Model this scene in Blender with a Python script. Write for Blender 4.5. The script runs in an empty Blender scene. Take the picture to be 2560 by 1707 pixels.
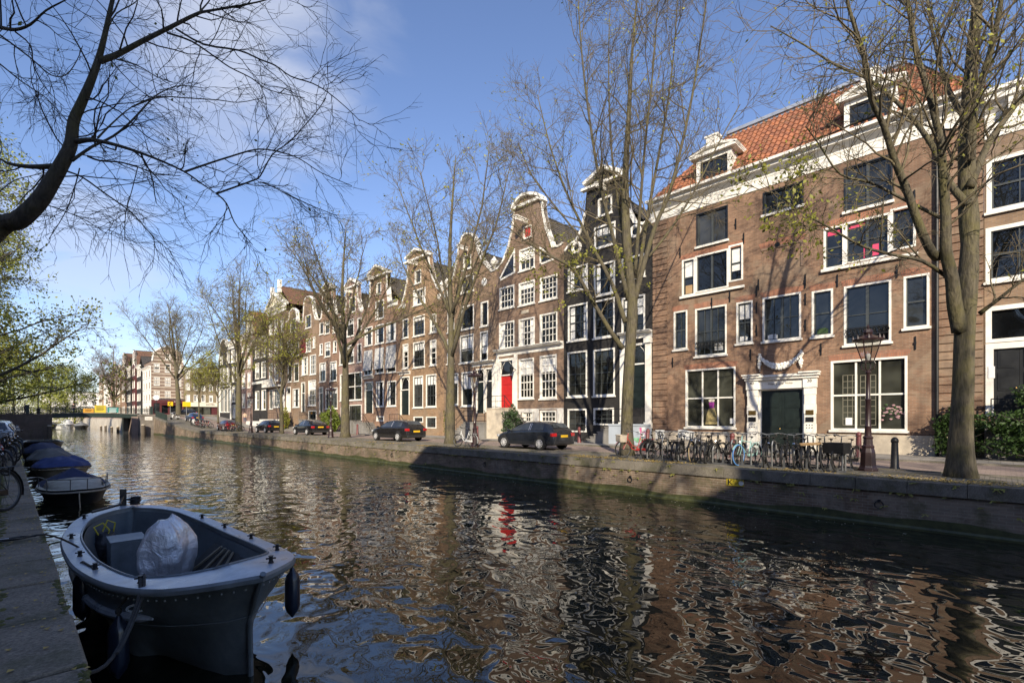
import bpy, math, random
import numpy as np
from mathutils import Vector, Matrix
from mathutils.geometry import tessellate_polygon
SC = bpy.context.scene
COL = SC.collection
rng = random.Random(11)
R = math.radians
# ------------------------------------------------------------------ camera geometry
# world: X across the canal, Y along it, Z up; street level z = 0; water z = -1.2
EYE = 1.55
WATER = -1.2
FPX, CX, YH = 1209.0, 1280.0, 1047.0          # focal length, centre column, horizon row of the 2560 px photograph
TH = R(44.7)
S_, C_ = math.sin(TH), math.cos(TH)
DF = 26.0                                       # distance from the camera line to the house fronts
QX = 15.5                                       # far quay wall
def FY(px, D=DF):
    a = (px - CX) / FPX
    return D * (C_ - a * S_) / (S_ + a * C_)
def FZ(px, py, D=DF):
    a = (px - CX) / FPX
    return (YH - py) / FPX * D / (S_ + a * C_) + EYE
def PT(px, py, depth):
    a = (px - CX) / FPX
    lat = a * depth
    return Vector((depth * S_ + lat * C_, depth * C_ - lat * S_, EYE + (YH - py) / FPX * depth))
def street_z(y):
    return 0.0 if y < 74 else 2.0 * min(1.0, (y - 74) / 34.0) ** 1.3
cam = bpy.data.cameras.new('camera')
cam.lens, cam.sensor_width, cam.shift_y = 17.0, 36.0, (YH - 853.5) / 2560
cam.clip_start, cam.clip_end = 0.05, 6000
co = bpy.data.objects.new('camera', cam)
COL.objects.link(co)
co.location = (0, 0, EYE)
co.rotation_euler = (R(90), 0, -TH)
SC.camera = co
# ------------------------------------------------------------------ materials
MATS = {}
class NT:
    def __init__(s, name):
        s.m = bpy.data.materials.new(name)
        s.m.use_nodes = True
        s.t = s.m.node_tree
        s.b = s.t.nodes['Principled BSDF']
    def n(s, typ, **kw):
        nd = s.t.nodes.new(typ)
        for k, v in kw.items():
            if k in nd.inputs: nd.inputs[k].default_value = v
            else: setattr(nd, k, v)
        return nd
    def l(s, a, b): s.t.links.new(a, b)
    def coord(s, kind='Object'):
        return s.n('ShaderNodeTexCoord').outputs[kind]
    def mix(s, f, a, b, mode='MIX'):
        m = s.n('ShaderNodeMix', data_type='RGBA', blend_type=mode)
        for i, v in ((0, f), (6, a), (7, b)):
            if isinstance(v, (int, float)): m.inputs[i].default_value = v
            elif isinstance(v, tuple): m.inputs[i].default_value = (*v[:3], 1)
            else: s.l(v, m.inputs[i])
        return m.outputs[2]
    def ramp(s, f, *stops):
        r = s.n('ShaderNodeValToRGB')
        e = r.color_ramp.elements
        while len(e) < len(stops): e.new(0.5)
        for i, (p, c) in enumerate(stops):
            e[i].position = p
            e[i].color = (*c, 1) if isinstance(c, tuple) else (c, c, c, 1)
        s.l(f, r.inputs[0])
        return r.outputs[0]
    def noise(s, vec, scale, detail=3, rough=0.6, dist=0.0):
        nz = s.n('ShaderNodeTexNoise', Scale=scale, Detail=detail, Roughness=rough, Distortion=dist)
        if vec is not None: s.l(vec, nz.inputs['Vector'])
        return nz.outputs['Fac']
    def bump(s, h, strength=0.4, distance=0.02):
        b = s.n('ShaderNodeBump', Strength=strength, Distance=distance)
        s.l(h, b.inputs['Height'])
        s.l(b.outputs[0], s.b.inputs['Normal'])
    def val(s, **kw):
        for k, v in kw.items():
            s.b.inputs[k.replace('_', ' ')].default_value = v
def mat(name, col, rough=0.6, metal=0.0, var=0.25, scale=3.0, bump=0.0, bscale=None, spec=0.5, coat=0.0):
    """plain material with blotchy tone variation (wear), world-independent"""
    if name in MATS: return MATS[name]
    t = NT(name)
    v = t.coord()
    f = t.noise(v, scale, 4, 0.65)
    lo = tuple(c * (1 - var) for c in col)
    hi = tuple(min(1, c * (1 + var)) for c in col)
    t.l(t.ramp(f, (0.3, lo), (0.7, hi)), t.b.inputs['Base Color'])
    t.val(Roughness=rough, Metallic=metal)
    t.b.inputs['Specular IOR Level'].default_value = spec
    if coat: t.b.inputs['Coat Weight'].default_value = coat; t.b.inputs['Coat Roughness'].default_value = 0.05
    if bump: t.bump(t.noise(v, bscale or scale * 8, 4), bump, 0.02)
    MATS[name] = t.m
    return t.m
def brick(name, c1, c2, mortar, bw=0.22, bh=0.066, stain=0.35, rough=0.85, streak=0.0, moss=0.0):
    if name in MATS: return MATS[name]
    t = NT(name)
    v = t.coord()
    sx = t.n('ShaderNodeSeparateXYZ'); t.l(v, sx.inputs[0])
    ad = t.n('ShaderNodeMath', operation='ADD'); t.l(sx.outputs[0], ad.inputs[0]); t.l(sx.outputs[1], ad.inputs[1])
    cb = t.n('ShaderNodeCombineXYZ'); t.l(ad.outputs[0], cb.inputs[0]); t.l(sx.outputs[2], cb.inputs[1])
    bt = t.n('ShaderNodeTexBrick', Scale=1.0)
    bt.inputs['Mortar Size'].default_value = 0.007
    bt.inputs['Brick Width'].default_value = bw
    bt.inputs['Row Height'].default_value = bh
    bt.inputs['Color1'].default_value = (*c1, 1)
    bt.inputs['Color2'].default_value = (*c2, 1)
    bt.inputs['Mortar'].default_value = (*mortar, 1)
    t.l(cb.outputs[0], bt.inputs['Vector'])
    f1 = t.noise(v, 0.55, 5, 0.7)
    g = t.ramp(f1, (0.3, (1 - stain,) * 3), (0.72, (1 + stain * 0.6,) * 3))
    c = t.mix(1.0, bt.outputs['Color'], g, 'MULTIPLY')
    fp = t.noise(v, .33, 4, .75, .8)
    c = t.mix(t.ramp(fp, (.53, 0.0), (.60, .45)), c, mortar)
    fq = t.noise(v, .8, 5, .8, .4)
    c = t.mix(t.ramp(fq, (.56, 0.0), (.70, .7)), c, tuple(x * .45 for x in c2))
    # course-by-course tone drift
    mp = t.n('ShaderNodeMapping'); mp.inputs['Scale'].default_value = (0.7, 0.7, 9.0)
    t.l(v, mp.inputs[0])
    f2 = t.noise(mp.outputs[0], 1.2, 3, 0.7)
    c = t.mix(0.55, c, t.ramp(f2, (0.25, (0.62,) * 3), (0.75, (1.3,) * 3)), 'MULTIPLY')
    if streak:
        mp2 = t.n('ShaderNodeMapping'); mp2.inputs['Scale'].default_value = (2.2, 2.2, 0.22)
        t.l(v, mp2.inputs[0])
        f3 = t.noise(mp2.outputs[0], 1.0, 4, 0.6)
        c = t.mix(t.ramp(f3, (0.5, 0.0), (0.75, streak)), c, tuple(x * 0.35 for x in c1))
    if moss:
        f4 = t.noise(v, 1.4, 5, 0.7)
        c = t.mix(t.ramp(f4, (0.5, 0.0), (0.7, moss)), c, (0.06, 0.062, 0.02))
    t.l(c, t.b.inputs['Base Color'])
    t.val(Roughness=rough)
    t.bump(bt.outputs['Fac'], -0.5, 0.01) if False else t.bump(f2, 0.25, 0.02)
    MATS[name] = t.m
    return t.m
def glassy(name, col=(0.012, 0.014, 0.016), wob=0.35, rough=0.02, tint=0.0):
    if name in MATS: return MATS[name]
    t = NT(name)
    v = t.coord()
    f = t.noise(v, 0.9, 2, 0.5)
    t.l(t.ramp(f, (0.35, tuple(c * 0.5 for c in col)), (0.7, tuple(c * 1.9 + tint for c in col))), t.b.inputs['Base Color'])
    t.val(Roughness=rough)
    t.b.inputs['IOR'].default_value = 1.55
    t.bump(t.noise(v, 1.3, 1, 0.4), wob, 0.02)
    MATS[name] = t.m
    return t.m
WHITE = mat('white_paint', (0.76, 0.73, 0.66), 0.5, var=0.12, scale=2.5)
CREAM = mat('cream_paint', (0.70, 0.64, 0.50), 0.55, var=0.1, scale=2.5)
SANDST = mat('sandstone', (0.52, 0.45, 0.35), 0.8, var=0.2, scale=2, bump=0.3)
BLACKP = mat('black_paint', (0.018, 0.019, 0.02), 0.35, var=0.3)
GREENP = mat('dark_green_paint', (0.012, 0.018, 0.016), 0.35, var=0.2)
REDP = mat('red_paint', (0.45, 0.02, 0.016), 0.45, var=0.1)
MAROON = mat('maroon_paint', (0.085, 0.018, 0.018), 0.5, var=0.15)
GREYP = mat('grey_plaster', (0.42, 0.44, 0.46), 0.8, var=0.15, scale=1.5, bump=0.15)
WHITEPL = mat('white_plaster', (0.66, 0.63, 0.58), 0.8, var=0.12, scale=1.2, bump=0.15)
IRON = mat('wrought_iron', (0.012, 0.013, 0.015), 0.5, 0.3, var=0.3)
STEEL = mat('galvanised_steel', (0.20, 0.205, 0.21), 0.45, 0.8, var=0.2)
STONE = mat('bluestone', (0.20, 0.19, 0.175), 0.85, var=0.3, scale=1.3, bump=0.4, bscale=14)
BLIND = mat('white_fabric', (0.72, 0.71, 0.68), 0.9, var=0.06)
AWN = mat('grey_awning', (0.50, 0.49, 0.47), 0.9, var=0.08)
GLASS = glassy('window_glass')
SHOPGL = glassy('shop_glass', (0.035, 0.036, 0.028), 0.15, 0.03)
ZINC = mat('zinc_sheet', (0.42, 0.44, 0.46), 0.4, 0.6, var=0.2)
def roof_tiles(name, c1, c2):
    if name in MATS: return MATS[name]
    t = NT(name)
    v = t.coord('UV')
    sx = t.n('ShaderNodeSeparateXYZ'); t.l(v, sx.inputs[0])
    f0 = t.noise(v, 2.2, 4, 0.7)
    f1 = t.n('ShaderNodeTexWhiteNoise', noise_dimensions='2D')
    sn = t.n('ShaderNodeVectorMath', operation='SNAP'); sn.inputs[1].default_value = (0.24, 0.34, 1)
    t.l(v, sn.inputs[0]); t.l(sn.outputs[0], f1.inputs['Vector'])
    c = t.mix(f1.outputs['Value'], c1, c2)
    c = t.mix(1.0, c, t.ramp(f0, (0.3, (0.6,) * 3), (0.7, (1.2,) * 3)), 'MULTIPLY')
    c = t.mix(t.ramp(t.noise(v, .7, 6, .8), (.52, 0.0), (.68, .6)), c, (.085, .07, .045))
    t.l(c, t.b.inputs['Base Color'])
    t.val(Roughness=0.75)
    MATS[name] = t.m
    return t.m
TILE_RED = roof_tiles('orange_tiles', (0.34, 0.13, 0.06), (0.20, 0.078, 0.043))
TILE_BROWN = roof_tiles('russet_tiles', (0.17, 0.085, 0.05), (0.12, 0.062, 0.042))
TILE_DARK = roof_tiles('dark_tiles', (0.075, 0.065, 0.055), (0.045, 0.042, 0.04))
# ------------------------------------------------------------------ mesh builder
ORG = {}
class MB:
    def __init__(s): s.v, s.f, s.m, s.uv, s.k = [], [], [], {}, 0
    def mi(s, k): s.k = k; return s
    def add(s, vs, fs, uvs=None):
        b = len(s.v)
        s.v += [tuple(p) for p in vs]
        for i, f in enumerate(fs):
            if uvs: s.uv[len(s.f)] = uvs[i]
            s.f.append([b + i_ for i_ in f]); s.m.append(s.k)
        return s
    def box(s, x0, x1, y0, y1, z0, z1):
        x0, x1 = sorted((x0, x1)); y0, y1 = sorted((y0, y1)); z0, z1 = sorted((z0, z1))
        return s.add([(x0, y0, z0), (x1, y0, z0), (x1, y1, z0), (x0, y1, z0), (x0, y0, z1), (x1, y0, z1), (x1, y1, z1), (x0, y1, z1)],
                     [(0, 3, 2, 1), (4, 5, 6, 7), (0, 1, 5, 4), (1, 2, 6, 5), (2, 3, 7, 6), (3, 0, 4, 7)])
    def obox(s, c, ax, ay, az):
        c, ax, ay, az = map(Vector, (c, ax, ay, az))
        vs = [c + i * ax + j * ay + k * az for k in (-1, 1) for j in (-1, 1) for i in (-1, 1)]
        return s.add(vs, [(0, 2, 3, 1), (4, 5, 7, 6), (0, 1, 5, 4), (1, 3, 7, 5), (3, 2, 6, 7), (2, 0, 4, 6)])
    def poly_prism(s, pts, y0, y1, holes=(), back=True):
        """polygon in (x,z), extruded along y from y0 (front) to y1; holes get reveals"""
        loops = [list(pts)] + [list(h) for h in holes]
        flat = [p for lp in loops for p in lp]
        tris = tessellate_polygon([[Vector((x, z, 0)) for x, z in lp] for lp in loops])
        n = len(flat)
        out = []
        for a, b, c in tris:
            (x0, z0), (x1, z1), (x2, z2) = flat[a], flat[b], flat[c]
            ar = (x1 - x0) * (z2 - z0) - (x2 - x0) * (z1 - z0)
            out.append((a, b, c) if ar > 0 else (a, c, b))
        s.add([(x, y0, z) for x, z in flat], out)
        if back: s.add([(x, y1, z) for x, z in flat], [t[::-1] for t in out])
        for lp in loops:
            k = len(lp)
            s.add([(x, y0, z) for x, z in lp] + [(x, y1, z) for x, z in lp], [(i, i + k, (i + 1) % k + k, (i + 1) % k) for i in range(k)])
        return s
    def tube(s, pts, r, n=6, cap=True):
        pts = [Vector(p) for p in pts]
        rs = r if isinstance(r, (list, tuple)) else [r] * len(pts)
        t0 = (pts[1] - pts[0]).normalized()
        up = Vector((0, 0, 1)) if abs(t0.z) < 0.9 else Vector((1, 0, 0))
        a = t0.cross(up).normalized()
        b0 = len(s.v)
        for i, p in enumerate(pts):
            t = (pts[min(i + 1, len(pts) - 1)] - pts[max(i - 1, 0)])
            if t.length < 1e-9: t = t0
            t.normalize()
            a = (a - t * a.dot(t))
            if a.length < 1e-6: a = t.orthogonal()
            a.normalize()
            b = t.cross(a)
            for k in range(n):
                an = 2 * math.pi * k / n
                s.v.append(tuple(p + (a * math.cos(an) + b * math.sin(an)) * rs[i]))
        for i in range(len(pts) - 1):
            for k in range(n):
                q = b0 + i * n; k2 = (k + 1) % n
                s.f.append([q + k, q + k2, q + n + k2, q + n + k]); s.m.append(s.k)
        if cap:
            s.f.append([b0 + k for k in range(n)][::-1]); s.m.append(s.k)
            s.f.append([b0 + (len(pts) - 1) * n + k for k in range(n)]); s.m.append(s.k)
        return s
    def lathe(s, prof, n=12, c=(0, 0, 0), axis='z', sy=1.0):
        b0 = len(s.v)
        for r_, h in prof:
            for k in range(n):
                an = 2 * math.pi * k / n
                x, y = r_ * math.cos(an), r_ * math.sin(an) * sy
                p = (x, y, h) if axis == 'z' else ((h, x, y) if axis == 'x' else (x, h, y))
                s.v.append((p[0] + c[0], p[1] + c[1], p[2] + c[2]))
        for i in range(len(prof) - 1):
            for k in range(n):
                q = b0 + i * n; k2 = (k + 1) % n
                f = [q + k, q + k2, q + n + k2, q + n + k]
                s.f.append(f if axis != 'y' else f[::-1]); s.m.append(s.k)
        f0 = [b0 + k for k in range(n)][::-1]; f1 = [b0 + (len(prof) - 1) * n + k for k in range(n)]
        s.f.append(f0 if axis != 'y' else f0[::-1]); s.m.append(s.k)
        s.f.append(f1 if axis != 'y' else f1[::-1]); s.m.append(s.k)
        return s
    def ring(s, c, r, tr, axis='y', n=20, m=6):
        """torus"""
        b0 = len(s.v)
        for i in range(n):
            a = 2 * math.pi * i / n
            for j in range(m):
                b = 2 * math.pi * j / m
                q = r + tr * math.cos(b); h = tr * math.sin(b)
                x, z = q * math.cos(a), q * math.sin(a)
                p = (x, h, z) if axis == 'y' else ((h, x, z) if axis == 'x' else (x, z, h))
                s.v.append((p[0] + c[0], p[1] + c[1], p[2] + c[2]))
        for i in range(n):
            for j in range(m):
                s.f.append([b0 + i * m + j, b0 + ((i + 1) % n) * m + j, b0 + ((i + 1) % n) * m + (j + 1) % m, b0 + i * m + (j + 1) % m]); s.m.append(s.k)
        return s
    def grid(s, rows, close=False):
        """loft: list of rows of equal length"""
        b0 = len(s.v); n = len(rows[0])
        for r_ in rows: s.v += [tuple(p) for p in r_]
        for i in range(len(rows) - 1):
            for k in range(n if close else n - 1):
                k2 = (k + 1) % n
                s.f.append([b0 + i * n + k, b0 + i * n + k2, b0 + (i + 1) * n + k2, b0 + (i + 1) * n + k]); s.m.append(s.k)
        return s
    def build(s, name, mats, parent=None, smooth=False, bevel=0.0, solid=0.0):
        me = bpy.data.meshes.new(name)
        me.from_pydata(s.v, [], s.f)
        for m in (mats if isinstance(mats, (list, tuple)) else [mats]): me.materials.append(m)
        if any(s.m): me.polygons.foreach_set('material_index', s.m)
        if s.uv:
            uv = me.uv_layers.new(name='UVMap')
            for p in me.polygons:
                q = s.uv.get(p.index)
                if q:
                    for li, w in zip(p.loop_indices, q): uv.data[li].uv = w
        if smooth:
            me.polygons.foreach_set('use_smooth', [True] * len(me.polygons))
            if smooth != 'all':
                try: me.set_sharp_from_angle(angle=R(40))
                except Exception: pass
        me.update()
        o = bpy.data.objects.new(name, me)
        COL.objects.link(o)
        if parent: o.parent = parent
        if bevel:
            md = o.modifiers.new('bevel', 'BEVEL'); md.width = bevel; md.segments = 2; md.limit_method = 'ANGLE'
        return o
def thing(name, label, cat, loc=(0, 0, 0), rz=0.0, group=None):
    o = bpy.data.objects.new(name, None); COL.objects.link(o)
    o.empty_display_size = 0.3
    o.location = loc; o.rotation_euler = (0, 0, rz)
    return tag(o, label, cat, group)
def tag(o, label, cat, group=None):
    o['label'] = label; o['category'] = cat
    if group: o['group'] = group
    return o
def struct(o, kind='structure'): o['kind'] = kind; return o
def copy_tree(o, parent=None):
    c = o.copy(); COL.objects.link(c)
    if parent: c.parent = parent
    for ch in KIDS(o): copy_tree(ch, c)
    return c
def KIDS(o): return list(o.children)
def dup(root, loc, rz, label, scale=None, group=None):
    c = copy_tree(root)
    c.location = loc; c.rotation_euler = (0, 0, rz)
    if scale: c.scale = (scale,) * 3
    c['label'] = label
    if group: c['group'] = group
    return c
def recolor(root, old, new):
    """a copied thing with one material swapped (the mesh data is copied too)"""
    st = [root]
    while st:
        o = st.pop(); st += KIDS(o)
        if o.type == 'MESH' and any(m == old for m in o.data.materials):
            o.data = o.data.copy()
            for i, m in enumerate(o.data.materials):
                if m == old: o.data.materials[i] = new
# ------------------------------------------------------------------ houses: shared pieces
# house space: x runs to the right along the front, y runs into the building, z up
def strip(mb, pts, w, y0, y1):
    pts = [Vector((p[0], 0, p[1])) for p in pts]
    rows = []
    for i, p in enumerate(pts):
        d0 = (pts[i] - pts[i - 1]).normalized() if i else None
        d1 = (pts[i + 1] - pts[i]).normalized() if i < len(pts) - 1 else None
        d = (d0 + d1).normalized() if d0 and d1 and (d0 + d1).length > 1e-3 else (d0 or d1)
        n = Vector((d.z, 0, -d.x))
        k = w / max(0.45, n.dot(Vector(((d1 or d0).z, 0, -(d1 or d0).x))))
        q = p + n * k
        rows.append([(p.x, y0, p.z), (q.x, y0, q.z), (q.x, y1, q.z), (p.x, y1, p.z)])
    mb.grid(rows, close=True)
    mb.f.append([len(mb.v) - 4 + i for i in (0, 1, 2, 3)]); mb.m.append(mb.k)
    b = len(mb.v) - 4 * len(rows)
    mb.f.append([b + i for i in (3, 2, 1, 0)]); mb.m.append(mb.k)
    return mb
wr = random.Random(77)
GLASSES = [GLASS, glassy('window_glass_old', (.02, .021, .019), .6, .03), glassy('window_glass_grey', (.035, .036, .034), .45, .02), glassy('window_glass_deep', (.006, .007, .008), .25, .01)]
SASHD = mat('dark_sash_paint', (.05, .056, .056), .4, var=.2)
def window(par, u0, u1, z0, z1, style='W', nc=2, nr=3, blind=0.0, curtain=0, ft=0.11, fmat=None, sill=True, y=0.0, glass=None, label=None, bar=0.036, items=None):
    fmat = fmat or WHITE
    f = MB()
    f.box(u0, u0 + ft, y - .02, y + .15, z0, z1).box(u1 - ft, u1, y - .02, y + .15, z0, z1)
    f.box(u0 + ft, u1 - ft, y - .019, y + .15, z1 - ft, z1).box(u0 + ft, u1 - ft, y - .019, y + .15, z0, z0 + ft * .8)
    if sill: f.box(u0 - .06, u1 + .06, y - .11, y - .003, z0 - .10, z0 - .004)
    fo = f.build('window', fmat, par, bevel=0)
    if label: fo['label'] = label
    a0, a1, b0, b1 = u0 + ft, u1 - ft, z0 + ft * .8, z1 - ft
    s = MB()
    w = .05
    brd = style in 'WBC' and (nr > 1 or nc > 1)
    if brd:
        s.box(a0, a0 + w, y + .05, y + .11, b0, b1).box(a1 - w, a1, y + .05, y + .11, b0, b1)
        s.box(a0 + w, a1 - w, y + .051, y + .11, b1 - w, b1).box(a0 + w, a1 - w, y + .051, y + .11, b0, b0 + w)
    c0, c1, d0, d1 = (a0 + w, a1 - w, b0 + w, b1 - w) if brd else (a0, a1, b0, b1)
    for i in range(1, nc):
        x = c0 + (c1 - c0) * i / nc
        bw = bar if style != 'C' or i * 2 != nc else .11
        s.box(x - bw / 2, x + bw / 2, y + .062, y + .105, d0, d1)
    for j in range(1, nr):
        z = d0 + (d1 - d0) * j / nr
        bw = .075 if (style in 'WB' and j == nr // 2) else bar
        s.box(c0, c1, y + .06, y + .107, z - bw / 2, z + bw / 2)
    if s.v: s.build('sash', {'W': WHITE, 'B': SASHD, 'C': SASHD, 'S': WHITE}[style], fo)
    gl = glass or wr.choice(GLASSES); ta, tb = wr.uniform(-.006, .006), wr.uniform(-.006, .006)
    pa = MB().box(a0 + .002, a1 - .002, y + .117, y + .135, b0 + .002, b1 - .002)
    for i_, v_ in enumerate(pa.v): pa.v[i_] = (v_[0], v_[1] + (ta if v_[0] > (a0 + a1) / 2 else -ta) * .5 + (tb if v_[2] > (b0 + b1) / 2 else -tb) * .5, v_[2])
    pa.build('pane', gl, fo)
    if not blind and not curtain and glass is None and style in 'WB' and nr > 1 and (u1 - u0) > .5:
        q_ = wr.random()
        if q_ < .16: blind = wr.uniform(.2, .6)
        elif q_ < .42: curtain = 2
    if blind:
        MB().box(a0 + .02, a1 - .02, y + .1085, y + .1095, b1 - (b1 - b0) * blind, b1 - .01).build('blind', BLIND, fo)
    if curtain:
        k = MB()
        for sx in ((0, 1) if curtain == 2 else (0,)):
            n = 9; cw = (a1 - a0) * wr.uniform(.16, .3)
            xs = [(a0 + .02 + cw * i / n) if sx == 0 else (a1 - .02 - cw * i / n) for i in range(n + 1)]
            k.grid([[(x, y + .1085 - .004 * (i % 2), z) for i, x in enumerate(xs)] for z in (b0 + .02, b1 - .02)])
        k.build('curtain', BLIND, fo)
    return fo
def door(par, u0, u1, z0, z1, leafm, transom=0.28, fmat=None, panels=(2, 3), ft=.12, y=0.0, nleaf=1):
    fmat = fmat or WHITE
    f = MB()
    f.box(u0, u0 + ft, y - .03, y + .15, z0, z1).box(u1 - ft, u1, y - .03, y + .15, z0, z1).box(u0 + ft, u1 - ft, y - .029, y + .15, z1 - ft, z1)
    zt = z1 - ft - (z1 - z0) * transom
    if transom: f.box(u0 + ft, u1 - ft, y - .01, y + .12, zt, zt + .09)
    fo = f.build('door_frame', fmat, par)
    a0, a1 = u0 + ft, u1 - ft
    if transom:
        MB().box(a0, a1, y + .09, y + .1, zt + .091, z1 - ft - .002).build('pane', GLASS, fo)
        s = MB(); xm = (a0 + a1) / 2; hw = (a1 - a0) / 2; zz = zt + .09
        for k in (-1, 1):
            s.tube([(xm + k * hw * math.cos(t), y + .08, zz + (z1 - ft - zz) * math.sin(t)) for t in (0.05, .4, .8, 1.2, 1.5)], .018, 4)
        s.build('sash', WHITE, fo)
    d = MB(); lw = (a1 - a0) / nleaf
    for q in range(nleaf):
        x0, x1 = a0 + q * lw + .004, a0 + (q + 1) * lw - .004
        d.box(x0, x1, y + .085, y + .13, z0 + .01, zt - .004)
        pw, ph = (x1 - x0) / 1, (zt - z0) / panels[1]
        for j in range(panels[1]):
            pz0, pz1 = z0 + .12 + j * ph, z0 + (j + 1) * ph - .06
            d.box(x0 + .11, x1 - .11, y + .062, y + .084, pz0, pz1)
            d.box(x0 + .17, x1 - .17, y + .052, y + .0615, pz0 + .06, pz1 - .06)
    do = d.build('door', leafm, par)
    h = MB().lathe([(.012, 0), (.012, .03), (.03, .04), (.03, .065), (.01, .075)], 8)
    ho = h.build('handle', BRASS, do)
    ho.rotation_euler = (R(90), 0, 0); ho.location = (a0 + (lw - .09 if nleaf == 2 else .1), y + .083, z0 + 1.05)
    return fo
BRASS = mat('brass', (0.35, 0.22, 0.07), 0.35, 0.9, var=0.3)
def cornice(par, u0, u1, z0, z1, proj=.35, m=None, name='cornice', brackets=0, y=0.0):
    h = z1 - z0
    prof = [(0, 0), (.05, 0), (.05, .42), (.10, .46), (.10, .55), (.30, .62), (.55, .72), (.8, .76), (.8, .88), (1, .92), (1, 1), (0, 1)]
    b = MB()
    rows = [[(u, y - .003 - proj * p, z0 + h * q) for p, q in prof] for u in (u0, u1)]
    b.grid([list(r_) for r_ in zip(*rows)] + [[r_[0] for r_ in rows]])
    b.add(rows[0], [tuple(range(len(prof)))]); b.add(rows[1], [tuple(range(len(prof)))[::-1]])
    for i in range(brackets):
        x = u0 + (u1 - u0) * (i + .5) / brackets
        b.box(x - .07, x + .07, y - .003 - proj * .7, y - .003 - proj * .1001, z0 + h * .47, z0 + h * .719)
    return b.build(name, m or WHITE, par)
def tiled(mb, o, U, V, W, L, k0=0.0, k1=0.0, pan=.27, row=.40, amp=.045, lift=.045, sub=6):
    """pantile surface: o corner, U along the eave, V up the slope; hips cut it by k0,k1 metres per metre"""
    o, U, V = Vector(o), Vector(U).normalized(), Vector(V).normalized()
    N = U.cross(V).normalized()
    nu = max(2, int(W / pan * sub)); nv = max(1, int(L / row))
    rows, uvs = [], []
    for j in range(nv):
        for e, lf in ((0.0, lift), (0.98, 0.0)):
            v = (j + e) * L / nv
            lo, hi = k0 * v, W - k1 * v
            rr, ru = [], []
            for i in range(nu + 1):
                u = min(max(W * i / nu, lo), hi)
                rr.append(o + U * u + V * v + N * (amp * math.sin(2 * math.pi * u / pan) + lf))
                ru.append((u, v))
            rows.append(rr); uvs.append(ru)
    b = len(mb.v); n = nu + 1
    for r_ in rows: mb.v += [tuple(p) for p in r_]
    for i in range(len(rows) - 1):
        for k in range(nu):
            mb.uv[len(mb.f)] = [uvs[i][k], uvs[i][k + 1], uvs[i + 1][k + 1], uvs[i + 1][k]]
            mb.f.append([b + i * n + k, b + i * n + k + 1, b + (i + 1) * n + k + 1, b + (i + 1) * n + k]); mb.m.append(mb.k)
    return mb
def gable_roof(par, W, ze, zr, y0, depth, m, fine=True):
    """ridge runs into the building"""
    b = MB()
    sl = math.hypot(W / 2, zr - ze)
    kw = dict(pan=.24 if fine else .5, sub=4 if fine else 2, row=.34 if fine else .8)
    tiled(b, (0, y0 + depth, ze), (0, -1, 0), (W / 2, 0, zr - ze), depth, sl, **kw)
    tiled(b, (W, y0, ze), (0, 1, 0), (-W / 2, 0, zr - ze), depth, sl, **kw)
    b.add([(0, y0 + depth, ze - .1), (W, y0 + depth, ze - .1), (W / 2, y0 + depth, zr - .1)], [(0, 1, 2)])
    o = b.build('roof', m, par, smooth=True)
    MB().tube([(W / 2, y0, zr + .03), (W / 2, y0 + depth, zr + .03)], .11, 6).build('ridge_cap', m, o)
    return o
def body(mb, W, ze, depth, y0=.35):
    e = .006
    mb.add([(e, y0, -.4), (e, depth, -.4), (e, depth, ze), (e, y0, ze)], [(0, 3, 2, 1)])
    mb.add([(W - e, y0, -.4), (W - e, depth, -.4), (W - e, depth, ze), (W - e, y0, ze)], [(0, 1, 2, 3)])
    mb.add([(e, depth, -.4), (W - e, depth, -.4), (W - e, depth, ze), (e, depth, ze)], [(0, 1, 2, 3)])
    return mb
def railing(par, pts, h=.95, n=0, r=.018, name='railing'):
    b = MB()
    up = Vector((0, 0, h))
    P = [Vector(p) for p in pts]
    b.tube([p + up for p in P], r * 1.3, 6)
    b.tube([p + up * .55 for p in P], r, 5)
    for p in P: b.tube([p, p + up], r * 1.2, 6)
    for i in range(len(P) - 1):
        for k in range(1, n + 1):
            q = P[i].lerp(P[i + 1], k / (n + 1)); b.tube([q, q + up], r * .7, 5)
    return b.build(name, IRON, par)
def stairs(par, u0, u1, zt, n, y0=-1.25, m=None, side=1):
    """steps along the front, top at u1, bottom at u0"""
    b = MB(); w = (u1 - u0) / n
    for i in range(n):
        a, c = u0 + i * w, u0 + (i + 1) * w
        b.box(min(a, c), max(a, c), y0, -.01, -.2, zt * (i + 1) / (n + 1) - .06)
        b.box(min(a, c) - .03, max(a, c) + .03, y0 - .04, -.012, zt * (i + 1) / (n + 1) - .0595, zt * (i + 1) / (n + 1))
    return b.build('steps', m or STONE, par)
def landing(par, u0, u1, zt, y0=-1.25, m=None, name='landing'):
    b = MB().box(u0, u1, y0, -.01, -.2, zt - .1)
    b.box(u0 - .03, u1 + .03, y0 - .04, -.012, zt - .0995, zt)
    return b.build(name, m or STONE, par)
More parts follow.
